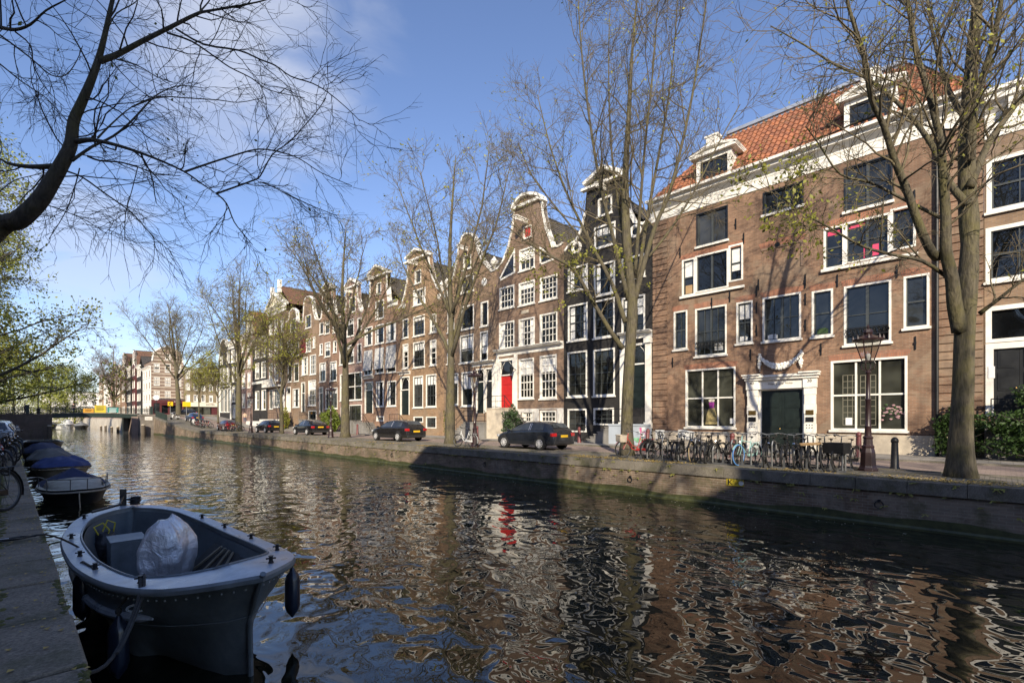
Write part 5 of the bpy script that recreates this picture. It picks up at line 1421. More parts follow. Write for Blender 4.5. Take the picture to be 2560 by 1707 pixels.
for i, (x, y, l) in enumerate(((-2.6, -18.4, 'bare tree on the near bank, across the canal from the warehouse'), (-2.8, -3.5, 'bare tree on the near bank close behind the viewpoint'), (-2.6, -29, 'bare tree on the near bank, farthest back along it'))):
    elm(21 + i, (x, y, 0), 20.5 if i == 0 else 17.5, 5.5, (.5, .3), 8, .34, 1.1, 12, 2.8, .016 if i == 0 else .011, l, (0, 0, 0), nn=(6, 1.5, 3, .6), group='trees on the left bank')
# --- dark tree leaning in over the near bank
T = Tree(3); base = Vector((-1.75, 10.4, 0)); G = 2.352 / .9 / 1.0
def A(x, y, depth=7.0): return PT(x / 2.6133, y / 2.6133, depth)    # points read off the enlarged upper corner
def ext(pts, dep, dz=0.0): return smooth_path([A(x, y, dep + dz * i / max(1, len(pts) - 1)) for i, (x, y) in enumerate(pts)])
tr = [base + Vector((0, 0, -.2)), Vector((-1.5, 10.35, 1.2)), Vector((-1.15, 10.3, 2.6))] + [A(x, y) for x, y in ((-60, 1530), (120, 1440), (250, 1320), (330, 1200), (400, 1080), (462, 950), (480, 800), (530, 680), (590, 540), (640, 400), (680, 250), (735, 0), (790, -200), (860, -420))]
tr = smooth_path(tr); m_ = len(tr)
T.big.append((tr, [max(.015, .185 - .175 * (i / (m_ - 1)) ** .7) for i in range(m_)]))
k0 = dict(n3=4, L3=.85, n4=3, L4=.22, rt=.0027, up=0.0, droop=.03, wander=.2, rmin=.0045, rmax=.012, a3=(18, 46))
for pts, r0, n2, L2, dz in (
    ([(650, 400), (760, 360), (930, 270), (1110, 180), (1280, 95), (1350, 75), (1560, 40), (1740, 0), (1900, -60)], .062, 20, 1.35, .6),
    ([(505, 925), (570, 915), (640, 920), (800, 960), (1000, 1030), (1200, 1120), (1330, 1210), (1415, 1265)], .055, 16, 1.2, -.5),
    ([(1415, 1265), (1500, 1235), (1650, 1180), (1700, 1150), (1780, 1010), (1900, 920), (2060, 740), (2130, 640)], .02, 12, .9, -.3),
    ([(1200, 1125), (1330, 1080), (1500, 1025), (1690, 975), (1850, 1000), (1960, 1040), (2100, 1130), (2300, 1215)], .022, 14, .9, .5),
    ([(470, 1050), (600, 960), (740, 890), (860, 790), (980, 660), (1060, 600), (1180, 560), (1350, 580)], .035, 16, 1.1, 1.4),
    ([(860, 700), (1040, 635), (1200, 640), (1430, 655), (1560, 670), (1720, 640)], .014, 8, .8, .8),
    ([(640, 900), (740, 800), (860, 700), (1020, 625)], .02, 8, .9, 1.0),
    ([(390, 1085), (200, 1090), (60, 1070), (0, 1040), (-150, 1010)], .06, 8, 1.0, .4),
    ([(-100, 160), (0, 180), (100, 195), (200, 160), (300, 70), (430, 0), (560, -80)], .045, 10, 1.1, -.4),
    ([(1090, 215), (1250, 270), (1400, 370), (1500, 440), (1640, 510), (1760, 590), (1990, 640)], .02, 14, .9, .4),
    ([(1150, 190), (1330, 290), (1560, 330), (1700, 390), (1800, 430), (1900, 500), (2040, 545), (2150, 610), (2280, 720), (2350, 790)], .02, 16, .9, -.5),
    ([(440, 1120), (540, 1160), (680, 1260), (780, 1330), (870, 1400), (950, 1490), (1010, 1560)], .02, 14, .9, -.6),
    ([(1415, 1265), (1480, 1330), (1530, 1450), (1600, 1540), (1650, 1600)], .016, 10, .7, -.2),
    ([(-80, 180), (0, 230), (200, 380), (330, 490), (430, 490), (500, 400), (540, 300)], .02, 12, .9, .8),
    ([(-60, 380), (0, 420), (150, 540), (300, 640), (440, 790)], .018, 10, .9, .9),
    ([(570, 1020), (650, 1050), (780, 1060), (900, 1090), (1000, 1130), (1180, 1150)], .022, 12, .8, .4),
    ([(1700, 1190), (1780, 1220), (1900, 1280), (2050, 1350), (2200, 1410)], .012, 9, .6, 0),
    ([(100, 210), (200, 300), (220, 430), (300, 580), (420, 700)], .016, 10, .8, 1.2),
    ([(750, 385), (900, 430), (1020, 500), (1130, 540)], .014, 8, .7, -.6),
    ([(700, 200), (760, 90), (880, 20), (940, -60)], .016, 8, .8, .8),
    ([(1290, 95), (1340, 40), (1370, 0), (1400, -80)], .02, 6, .8, .3),
    ([(900, 1090), (860, 1250), (820, 1400), (815, 1570)], .01, 8, .6, -.4),
    ([(520, 1100), (480, 1250), (420, 1400), (320, 1560)], .012, 9, .7, .5),
    ([(280, 1330), (420, 1380), (560, 1440), (700, 1530)], .012, 9, .7, .8),
    ([(0, 1250), (90, 1180), (200, 1150), (330, 1120)], .012, 8, .7, 1.2)):
    r0 *= .72; P = ext(pts, 7.0, dz); T.limb(P, r0, .005); T.spread(P, r0, .005, max(4, int(n2 * .78)), L2, f0=.12, **k0)
T.spread(tr[18:], .06, .02, 14, 1.5, f0=.0, **k0)
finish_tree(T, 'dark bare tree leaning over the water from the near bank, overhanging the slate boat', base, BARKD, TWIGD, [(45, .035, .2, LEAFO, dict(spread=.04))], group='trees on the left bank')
# --- leafing trees along the left bank
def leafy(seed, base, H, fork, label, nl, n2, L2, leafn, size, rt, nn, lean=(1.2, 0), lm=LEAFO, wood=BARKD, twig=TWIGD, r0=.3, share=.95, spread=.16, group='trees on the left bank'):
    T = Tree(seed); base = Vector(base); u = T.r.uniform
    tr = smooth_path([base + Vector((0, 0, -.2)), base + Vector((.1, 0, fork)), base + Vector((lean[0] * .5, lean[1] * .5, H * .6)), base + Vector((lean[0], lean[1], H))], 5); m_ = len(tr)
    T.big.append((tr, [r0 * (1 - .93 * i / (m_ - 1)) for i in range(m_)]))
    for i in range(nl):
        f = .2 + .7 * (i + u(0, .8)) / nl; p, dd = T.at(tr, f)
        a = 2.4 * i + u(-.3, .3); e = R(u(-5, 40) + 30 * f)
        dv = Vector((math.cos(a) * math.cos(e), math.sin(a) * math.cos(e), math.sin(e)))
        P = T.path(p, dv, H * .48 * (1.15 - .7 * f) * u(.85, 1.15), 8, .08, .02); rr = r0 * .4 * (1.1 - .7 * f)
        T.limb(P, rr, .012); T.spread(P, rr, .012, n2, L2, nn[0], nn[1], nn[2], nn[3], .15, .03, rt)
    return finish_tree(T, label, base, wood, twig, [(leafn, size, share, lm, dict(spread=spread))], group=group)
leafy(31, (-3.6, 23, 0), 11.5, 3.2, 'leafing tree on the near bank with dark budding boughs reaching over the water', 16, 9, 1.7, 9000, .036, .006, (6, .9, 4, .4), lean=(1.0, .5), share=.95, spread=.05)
leafy(32, (-4.1, 36, 0), 15, 3, 'second leafing tree along the near bank, olive green', 18, 9, 2.0, 16000, .085, .008, (6, 1.1, 3, .5), lean=(.8, 0), lm=LEAFG, spread=.22)
leafy(35, (-4.4, 29.5, 0), 12.5, 3, 'leafing tree on the near bank with yellow green clumps, between two others', 16, 9, 1.7, 13000, .06, .007, (6, 1.0, 3, .5), lean=(.3, 0), lm=LEAFN, spread=.14)
leafy(33, (-5.2, 52, 0), 15, 3, 'third leafing tree along the near bank, dense and green', 18, 9, 2.2, 18000, .11, .010, (5, 1.3, 3, .6), lean=(.6, 0), lm=LEAFG, spread=.3)
leafy(34, (-6.4, 74, 0), 14, 3, 'fourth leafing tree along the near bank, above the parked cars', 18, 8, 2.2, 16000, .14, .013, (5, 1.4, 3, .7), lean=(.5, 0), lm=LEAFG, spread=.35)
# distant trees round the bend of the canal
for i, (x, y, h, m, lab) in enumerate(((-9, 125, 14, LEAFY, 'bright green tree beyond the bridge, leftmost of the distant trees'), (-4, 190, 17, LEAFN, 'rounded green tree at the bend of the canal'), (4, 230, 19, LEAFN, 'yellow green tree at the bend of the canal'), (10.5, 235, 19, LEAFO, 'olive tree at the bend, beside the distant pale houses'), (-14, 165, 13, LEAFN, 'fresh green tree behind the left end of the bridge'))):
    leafy(40 + i, (x, y, 0), h, 2.5, lab, 16, 7, h * .16, 12000, h * .011, .02, (5, h * .09, 2, .9), lean=(.3, 0), lm=m, wood=BARKD, twig=TWIG, r0=.4, spread=.6, group='distant trees beyond the bridge')
# --- hedge and bushes
def bush(label, c, size, n, leaf, m, cat='bush', name='bush', grp=None, stems=10, seed=1):
    o = thing(name, label, cat, c, 0, grp); r = np.random.default_rng(seed); rr = random.Random(seed)
    b = MB()
    for i in range(stems):
        p = [Vector((rr.uniform(-.3, .3) * size[0], rr.uniform(-.3, .3) * size[1], -.1))]
        for k in range(4): p.append(p[-1] + Vector((rr.gauss(0, .13) * size[0], rr.gauss(0, .13) * size[1], size[2] * .22)))
        b.tube(p, [.02, .018, .014, .01, .006], 4)
    b.build('stems', TWIGD, o)
    Dv = r.normal(0, 1, (n, 3)); Dv /= np.linalg.norm(Dv, axis=1, keepdims=True)
    rad = r.uniform(.55, 1, (n, 1)) ** .5
    lump = 1 + .22 * np.sin(Dv[:, :1] * 5 + 1) * np.cos(Dv[:, 1:2] * 4) + .15 * np.sin(Dv[:, 2:] * 7 + Dv[:, :1] * 3)
    C = Dv * rad * lump * np.array([size[0] / 2, size[1] / 2, size[2] / 2]) + np.array([0, 0, size[2] * .5])
    C = C[C[:, 2] > .02]
    leaf_mesh('leaves', m, o, C, leaf, r)
    return o
bush('dark green glossy hedge in front of the neighbouring brick house', (25.0, -2.7, 0), (2.4, 6.2, 2.15), 15000, .075, LEAFB, 'hedge', 'hedge', stems=26, seed=4)
bush('dark shrub in the corner where the warehouse plinth meets the hedge', (25.4, 1.15, 0), (1.2, 1.4, 2.0), 3000, .07, LEAFB, seed=5)
bush('flowering potted shrub above the hedge on the neighbouring landing', (25.2, -1.1, 1.9), (1.1, 1.5, 1.0), 1200, .06, LEAFB, seed=6)
bush('bright green bush beside the steps behind the black coupe', (24.4, 54.6, 0), (1.9, 2.6, 2.7), 2600, .12, leaf_mat('bright_leaf', (.19, .25, .035), .4), seed=7)
bush('light green shrub beside the farthest street lamp', (24.8, 70, 0), (1.2, 1.7, 2.8), 1000, .14, LEAFG, seed=8)
bush('small potted tree with grey green leaves beside the red basement door', (24.3, 24.6, .1), (1.2, 1.3, 2.3), 1700, .075, LEAFD, seed=9)
bush('climbing plant by the basement windows of the ochre house', (25.7, 34.0, 0), (.5, .9, 2.6), 420, .07, LEAFO, seed=10)
# ------------------------------------------------------------------ cars
def car_paint(name, c, rough=.2):
    if name in MATS: return MATS[name]
    t = NT(name); f = t.noise(t.coord(), 2.5, 3, .6)
    t.l(t.ramp(f, (.3, tuple(x * .85 for x in c)), (.7, tuple(x * 1.15 for x in c))), t.b.inputs['Base Color'])
    t.val(Roughness=rough, Metallic=.35); t.b.inputs['Coat Weight'].default_value = .7; t.b.inputs['Coat Roughness'].default_value = .06
    MATS[name] = t.m; return t.m
CGREY = car_paint('anthracite_paint', (.024, .028, .037)); CBLACK = car_paint('black_car_paint', (.012, .012, .014)); CRED = car_paint('dark_red_paint', (.14, .012, .016)); CBLUE = car_paint('navy_paint', (.02, .04, .10)); CSILV = car_paint('silver_paint', (.30, .32, .34)); CBROWN = car_paint('grey_brown_paint', (.024, .023, .024))
RUBBER = mat('rubber', (.014, .014, .014), .85); ALLOY = mat('alloy', (.62, .62, .63), .4, .25, var=.1); CGLASS = glassy('car_glass', (.045, .052, .06), .05, .015); TAIL = mat('tail_lens', (.40, .012, .015), .2, var=.1, coat=.6); PLATE = mat('plate_yellow', (.70, .42, .02), .5, var=.05); CHROME = mat('chrome', (.6, .6, .6), .15, 1, var=.05); HEADL = mat('headlamp', (.5, .52, .55), .12, .3, var=.1); TRIM = mat('dark_trim', (.02, .02, .022), .6)
SHAPES = {
 'hatch': [(-2.13, .70, .34, .52, .66, .66), (-2.10, .80, .26, .70, .86, .72), (-2.0, .84, .24, .93, 1.02, .70), (-1.72, .87, .22, .98, 1.31, .56), (-1.1, .89, .2, .97, 1.41, .58), (-.3, .89, .2, .95, 1.43, .60), (.30, .89, .2, .93, 1.36, .58), (.62, .89, .2, .92, 1.20, .62), (1.08, .88, .2, .90, .97, .70), (1.6, .86, .2, .80, .86, .70), (1.98, .78, .22, .64, .72, .62), (2.10, .62, .28, .48, .56, .5)],
 'wagon': [(-2.33, .72, .34, .55, .70, .66), (-2.30, .82, .28, .75, .90, .72), (-2.2, .86, .25, .97, 1.06, .70), (-1.98, .88, .22, 1.0, 1.36, .54), (-1.2, .91, .2, 1.0, 1.46, .57), (-.2, .91, .2, .97, 1.48, .60), (.42, .91, .2, .95, 1.40, .58), (.78, .91, .2, .94, 1.22, .63), (1.22, .90, .2, .93, 1.0, .72), (1.75, .88, .2, .84, .90, .72), (2.15, .80, .22, .68, .75, .64), (2.30, .62, .28, .5, .58, .5)],
 'coupe': [(-2.40, .74, .36, .6, .78, .68), (-2.36, .84, .28, .82, .98, .74), (-2.15, .87, .24, .98, 1.08, .68), (-1.7, .90, .22, 1.0, 1.26, .56), (-1.0, .91, .2, .98, 1.44, .57), (-.2, .91, .2, .96, 1.50, .60), (.42, .91, .2, .95, 1.40, .58), (.78, .91, .2, .94, 1.22, .63), (1.22, .90, .2, .93, 1.0, .72), (1.75, .88, .2, .84, .90, .72), (2.2, .80, .22, .68, .75, .64), (2.34, .62, .28, .5, .58, .5)]}
def make_car(kind, paint, name='parked_car'):
    St = SHAPES[kind]; o = thing(name, '', 'car', group='cars parked along the canal')
    b = MB(); rows = []
    for x, w, zb, zs, zt, wt in St:
        h = [(0, zb), (w * .86, zb), (w * .97, zb + .07), (w, zb + (zs - zb) * .45), (w * .985, zs - .07), (w * .955, zs), (wt + (w * .955 - wt) * .06, zt - (zt - zs) * .1), (wt * .82, zt - .008), (wt * .45, zt + .02), (0, zt + .028)]
        ring = [(x, -y, z) for y, z in h] + [(x, y, z) for y, z in h[-2:0:-1]]
        rows.append(ring)
    b.grid(rows, close=True)
    for r_ in (0, -1):
        n = len(rows[0]); base = 0 if r_ == 0 else len(b.v) - n
        b.f.append([base + i for i in (range(n) if r_ else range(n - 1, -1, -1))]); b.m.append(0)
    b.f = [f[::-1] for f in b.f]
    body_ = b.build('body', paint, o, smooth='all')
    md = body_.modifiers.new('s', 'SUBSURF'); md.levels = 1; md.render_levels = 2
    def st(x):
        for i in range(len(St) - 1):
            if St[i][0] <= x <= St[i + 1][0]:
                t = (x - St[i][0]) / (St[i + 1][0] - St[i][0]); return [p + (q - p) * t for p, q in zip(St[i], St[i + 1])]
        return St[-1]
    def side(x, t, s, off=.012):
        _, w, zb, zs, zt, wt = st(x); y0, y1 = w * .955, wt + (w * .955 - wt) * .06; z1 = zt - (zt - zs) * .1
        return (x, s * (y0 + (y1 - y0) * t + off), zs + (z1 - zs) * t)
    idx = [i for i in range(len(St)) if St[i][4] - St[i][3] > .24]
    xr, xf = St[idx[0]][0], St[idx[-1]][0]; xm = (xr + xf) / 2 + .02
    for s in (-1, 1):
        for a, c in ((xr + .26, xm - .05), (xm + .05, xf + .02)):
            g = MB(); n = 6
            bot = [side(a + (c - a) * i / n, .10, s) for i in range(n + 1)]; top = [side(a + (c - a) * (i / n) * (1 if c < xm else .80) + (.12 * (1 - i / n) if c < xm else 0), .88, s) for i in range(n + 1)]
            if c > xm: bot[-1] = side(min(c + .28, St[idx[-1] + 1][0] - .1), .12, s)
            g.grid([bot, top] if s > 0 else [top, bot]); gw = g.build('side_window', CGLASS, o, smooth='all'); MB().tube([Vector(q) + Vector((0, s * .004, 0)) for q in bot + top[::-1] + bot[:1]], .009, 4).build('trim', CHROME, gw)
    def panel(xa, xb, name, m, k0=.1, k1=.92, ky=.86):
        g = MB(); R_ = []
        for i in range(5):
            x = xa + (xb - xa) * (k0 + (k1 - k0) * i / 4); q = st(x); w_ = q[5] * ky
            R_.append([(x, y * w_, q[4] + .034 - .014 * y * y + .004) for y in (-1, -.5, 0, .5, 1)])
        g.grid(R_ if xb > xa else R_[::-1]); g.f = [f[::-1] for f in g.f]; g.build(name, m, o, smooth='all')
    panel(St[idx[-1] + 1][0], St[idx[-1]][0] - .3, 'windscreen', CGLASS, .1, .95)
    i0 = idx[0]; panel(St[i0 - 1][0] + .03, St[i0][0] + (.05 if kind != 'coupe' else .55), 'rear_window', CGLASS, .1, .95, .84)
    # wheels
    wb = (1.33, -1.28) if kind == 'hatch' else (1.42, -1.38)
    for x in wb:
        for s in (-1, 1):
            y = s * (st(x)[1] - .09)
            MB().lathe([(.37, -.075), (.37, .085)], 20, (x, y, .37), 'y').build('wheel_arch', TRIM, o, smooth=True)
            wo = MB().lathe([(.20, -.11), (.30, -.11), (.325, -.07), (.325, .07), (.30, .11), (.20, .11)], 22, (x, y + s * .012, .325), 'y').build('wheel', RUBBER, o, smooth=True)
            g = MB().lathe([(.215, .105 * s), (.205, .12 * s), (.19, .10 * s)] if s > 0 else [(.19, -.10), (.205, -.12), (.215, -.105)], 20, (x, y + s * .012, .325), 'y')
            for k in range(10):
                a = 2 * math.pi * k / 10; c_, s_ = math.cos(a), math.sin(a)
                g.obox((x + .115 * c_, y + s * .128, .325 + .115 * s_), (.085 * c_, 0, .085 * s_), (0, .008, 0), (-.018 * s_, 0, .018 * c_))
            g.lathe([(.045, .122 * s), (.045, .14 * s)] if s > 0 else [(.045, -.14), (.045, -.122)], 10, (x, y + s * .012, .325), 'y')
            g.build('rim', ALLOY, wo)
    xR, xF = St[0][0], St[-1][0]
    for s in (-1, 1):
        q = st(xR + .10); MB().obox((xR + .09, s * (q[1] - .13), q[3] - .09), (.075, s * -.02, 0), (0.03, s * .155, 0), (0, 0, .085)).build('tail_light', TAIL, o, bevel=.02)
        q = st(xF - .2); MB().obox((xF - .17, s * (q[1] - .10), q[3] - .01), (.10, s * -.05, 0), (.02, s * .10, 0), (0, 0, .06)).build('headlight', HEADL, o, bevel=.02)
        q = st(St[idx[-1] + 1][0] - .18); MB().obox((q[0], s * (q[1] + .07), q[3] + .06), (.06, 0, 0), (0, .09, 0), (0, 0, .06)).build('mirror', paint, o, bevel=.03)
        for x in (xm - .35, xm + .55): MB().obox((x, s * (st(x)[1] * .985 + .012), st(x)[3] - .1), (.08, 0, 0), (0, .012, 0), (0, 0, .014)).build('door_handle', paint, o)
    q = st(xR + .02)
    MB().obox((xR - .012, 0, .70 if kind != 'coupe' else .78), (.01, 0, 0), (0, .26, 0), (0, 0, .06)).build('number_plate', PLATE, o)
    MB().obox((xF + .01, 0, .42), (.01, 0, 0), (0, .26, 0), (0, 0, .055)).build('number_plate', PLATE, o)
    MB().obox((xR + .1, 0, .36), (.12, 0, 0), (0, .76, 0), (0, 0, .07)).build('bumper', TRIM, o, bevel=.03)
    MB().obox((xF - .1, 0, .34), (.12, 0, 0), (0, .60, 0), (0, 0, .06)).build('grille', TRIM, o, bevel=.03)
    for s in (-1, 1): MB().obox((0.03, s * .885, .27), (.95, 0, 0), (0, .012, 0), (0, 0, .03)).build('sill_trim', TRIM, o)
    return o
def place(o, x, y, z, rz, label): o.location = (x, y, z); o.rotation_euler = (0, 0, rz); o['label'] = label; return o
# far quay: they point away from the warehouse (front towards +Y)
a = make_car('hatch', CGREY); place(a, 18.75, 17.35, 0, R(89), 'dark grey hatchback parked beside the lamp post and leaning bicycle')
a = make_car('wagon', CBROWN); place(a, 18.6, 30.5, 0, R(92), 'grey estate car with tall red tail lights, parked before the ochre house')
gt = make_car('coupe', CBLACK); place(gt, 19.3, 47.7, 0, R(91), 'black fastback car parked between the second trunk and the lamp post')
ht = make_car('hatch', CBLACK); place(ht, 19.0, 58.4, 0, R(92), 'black hatchback parked behind the slim leafing tree')
rd = copy_tree(ht); recolor(rd, CBLACK, CRED); place(rd, 18.8, 74.0, .0, R(92), 'dark red car parked between two clusters of bicycles')
bl = copy_tree(gt); recolor(bl, CBLACK, CBLUE); place(bl, 19.2, 95.5, 1.12, R(92), 'dark blue car on the ramp, near the yellow detour signs'); bl.rotation_euler[1] = -R(3)
for i, (x, y, m, l) in enumerate(((-1.55, 36, CSILV, 'silver car on the near bank, closest of the row of parked cars'), (-1.65, 42.5, CBLUE, 'dark blue car on the near bank, second in its row'), (-1.8, 50, CSILV, 'pale grey car on the near bank, third in its row'), (-1.95, 57.5, CBLUE, 'navy car on the near bank, last in its row before the bridge'), (21, 113, CBLACK, 'black car crossing at the far end of the bridge'))):
    q = copy_tree(ht); recolor(q, CBLACK, m) if m != CBLACK else None
    place(q, x, y, 0 if y < 100 else 2.05, R(-88) if y < 100 else R(175), l)
# ------------------------------------------------------------------ bicycles
BIKEB = mat('bike_black', (.016, .016, .017), .35, .2, var=.3); SADDLE = mat('saddle_leather', (.03, .022, .018), .6, var=.3); TYREC = mat('cream_tyre', (.42, .32, .18), .8); BIKEW = mat('bike_white', (.6, .6, .58), .4); BIKER = mat('bike_red', (.38, .03, .03), .4); BIKET = mat('bike_turquoise', (.25, .42, .40), .45); TYREB = mat('blue_tyre', (.07, .20, .48), .6)
SPOKE = mat('dull_spokes', (.10, .10, .10), .5, .7, var=.2)
def make_bike(frame=BIKEB, tyre1=RUBBER, tyre2=RUBBER, style=0, seed=0):
    """front wheel at +x"""
    r = random.Random(seed); o = thing('bicycle', '', 'bicycle', group='parked bicycles')
    R0 = .335
    for x, ty in ((.54, tyre1), (-.52, tyre2)):
        w = MB().ring((x, 0, R0 + .02), R0, .021, 'y', 26, 6).build('wheel', ty, o, smooth='all')
        g = MB().ring((x, 0, R0 + .02), R0 - .025, .012, 'y', 26, 4)
        for k in range(14):
            a = 2 * math.pi * k / 14; g.tube([(x + .02 * math.cos(a), (.02 if k % 2 else -.02), R0 + .02 + .02 * math.sin(a)), (x + (R0 - .02) * math.cos(a), 0, R0 + .02 + (R0 - .02) * math.sin(a))], .0022, 3, False)
        g.lathe([(.022, -.04), (.022, .04)], 8, (x, 0, R0 + .02), 'y'); g.build('spokes', SPOKE, w)
    hub_r, hub_f, bb, seat, head, headb = (-.52, 0, .355), (.54, 0, .355), (-.06, 0, .29), (-.22, 0, .80), (.34, 0, .86), (.38, 0, .66)
    b = MB().tube([bb, seat], .017, 6).tube([seat, (-.25, 0, .93)], .012, 6).tube([headb, head, (.32, 0, .98)], .018, 6)
    if style == 0: b.tube([bb, headb], .019, 6).tube([(-.2, 0, .76), (.345, 0, .83)], .015, 6)
    else: b.tube([(-.1, 0, .42), (.15, 0, .5), (.35, 0, .80)], .018, 6).tube([bb, (.12, 0, .36), headb], .019, 6)
    for s in (-.045, .045):
        b.tube([bb, (hub_r[0], s, hub_r[2])], .009, 5).tube([(seat[0], 0, .76), (hub_r[0], s, hub_r[2])], .008, 5).tube([headb, (.42, s, .58), (hub_f[0], s, hub_f[2])], .010, 5)
    b.build('frame', frame, o)
    b = MB()
    for x, a0, a1 in ((-.52, 20, 200), (.54, 30, 170)):
        rows = []
        for i in range(11):
            a = R(a0 + (a1 - a0) * i / 10); q = R0 + .045; rows.append([(x + q * math.cos(a), y, .355 + q * math.sin(a) - .012 * abs(y) * 20) for y in (-.028, 0, .028)])
        b = MB().grid(rows); b.build('mudguard', frame, o, smooth='all')
    b = MB().tube([(.32, 0, .98), (.31, 0, 1.03)], .014, 6)
    b.tube([(.10, -.30, 1.04), (.22, -.27, 1.08), (.33, -.15, 1.07), (.33, 0, 1.04), (.33, .15, 1.07), (.22, .27, 1.08), (.10, .30, 1.04)], .012, 6).build('handlebar', STEEL, o)
    for q in (-1, 1): MB().tube([(.04, q * .305, 1.03), (.13, q * .295, 1.047)], .018, 6).build('grip', SADDLE, o)
    MB().grid([[(-.40, -.10 * k, .96 - .02 * k * k), (-.32, -.115 * k, .965), (-.2, -.06 * k, .955), (-.08, -.025 * k, .945)] for k in (-1, -.5, 0, .5, 1)]).lathe([(.03, .90), (.05, .945)], 8, (-.28, 0, 0)).build('saddle', SADDLE, o, smooth='all')
    c = MB()
    for y in (-.06, 0, .06): c.tube([(-.80, y, .74), (-.26, y, .74)], .006, 4)
    for s in (-.06, .06): c.tube([(-.52, s, .36), (-.6, s, .74)], .006, 4).tube([(-.52, s, .36), (-.45, s, .74)], .006, 4)
    c.tube([(-.8, -.06, .74), (-.8, .06, .74)], .006, 4).build('luggage_rack', frame, o)
    MB().lathe([(.07, -.012), (.07, .012)], 12, (-.06, 0, .29), 'y').obox((-.06, .05, .17), (.008, 0, 0), (0, .008, 0), (0, 0, .12)).obox((-.06, .09, .05), (.05, 0, 0), (0, .035, 0), (0, 0, .012)).build('pedals', STEEL, o)
    if style < 2: MB().obox((-.28, .035, .33), (.26, 0, .01), (0, .02, 0), (0, 0, .05)).build('chain_guard', frame, o, bevel=.015)
    MB().lathe([(.04, .0), (.035, .05), (.01, .07)], 8, (.42, 0, .78), 'x').build('headlamp', CHROME, o)
    return o
def lean(o, x, y, z, rz, tilt, label):
    o.location = (x, y, z); o.rotation_euler = (tilt, 0, rz); o['label'] = label; return o
bk = make_bike(); bk2 = make_bike(style=1, seed=1); bk3 = make_bike(tyre1=TYREC, style=0)
bk4 = make_bike(frame=BIKER, style=1); bk5 = make_bike(frame=BIKEW, style=1)
used = set()
def bike(src, x, y, rz, label, tilt=.06, z=0.0):
    o = src if src.name not in used else copy_tree(src); used.add(src.name)
    return lean(o, x, y, z, rz, tilt, label)
def hang(name, label, cat, o_bike, fn, m, grp=None):
    """a crate, basket or bag carried by a bicycle: its own thing"""
    t_ = thing(name, label, cat, o_bike.location, 0, grp); t_.rotation_euler = o_bike.rotation_euler
    fn(t_, m); return t_
def crate_open(t_, m, c=(.62, 0, .86), s=(.2, .27, .16)):
    b = MB(); x, y, z = c; a, d, h = s
    b.box(x - a, x + a, y - d, y + d, z - h, z - h + .02)
    for q in (-1, 1):
        b.box(x - a, x + a, y + q * d - .01, y + q * d + .01, z - h + .021, z + h); b.box(x + q * a - .01, x + q * a + .01, y - d + .011, y + d - .011, z - h + .021, z + h)
    b.build('crate_box', m, t_); MB().tube([(x - a - .012, y - d - .012, z + h), (x + a + .012, y - d - .012, z + h), (x + a + .012, y + d + .012, z + h), (x - a - .012, y + d + .012, z + h), (x - a - .012, y - d - .012, z + h)], .014, 5).build('rim', m, t_)
def by(px, X=17.1): return FY(px, X)
spec = [  # px, source, heading in degrees, label
 (1590, bk4, 150, 'red low framed bicycle with black panniers at the trunk'),
 (1640, bk2, -12, 'dark bicycle parked just beside the small white sign'), (1662, bk, 168, 'dark bicycle behind the white crate bicycle'),
 (1692, bk2, 12, 'dark bicycle carrying a tilted white crate'), (1735, bk3, 190, 'bicycle with a cream tyred wheel in the rack'),
 (1772, bk, 14, 'dark bicycle, second to the right of the cream tyred one'), (1803, bk2, 172, 'dark bicycle with raised wheel left of the reddish bollard'),
 (1868, None, 170, 'turquoise bicycle with one blue tyre beside the bollard'), (1912, bk, 15, 'dark bicycle left of the black doors'), (1960, bk2, 8, 'dark bicycle in front of the black double doors'),
 (1992, bk, -172, 'dark bicycle with chrome bars near the right door pilaster'), (1712, bk2, 4, 'black step through bicycle wedged beside the cream tyred one'), (1755, bk, 182, 'black bicycle just right of the cream tyred wheel'), (1788, bk2, -8, 'dark bicycle with raised bars, below the lit shop window corner'), (1845, bk, 8, 'dark bicycle touching the blue tyred one'), (1936, bk2, 184, 'dark bicycle before the left leaf of the black doors'), (2015, bk, 6, 'dark bicycle beneath the right pilaster name plates'), (2080, bk2, 176, 'dark bicycle next to last in the rack, toward the street lamp'), (2050, bk, 176, 'black bicycle with a wooden front rack'), (2118, bk2, 165, 'black cargo bicycle with a wide black box, last in the rack')]
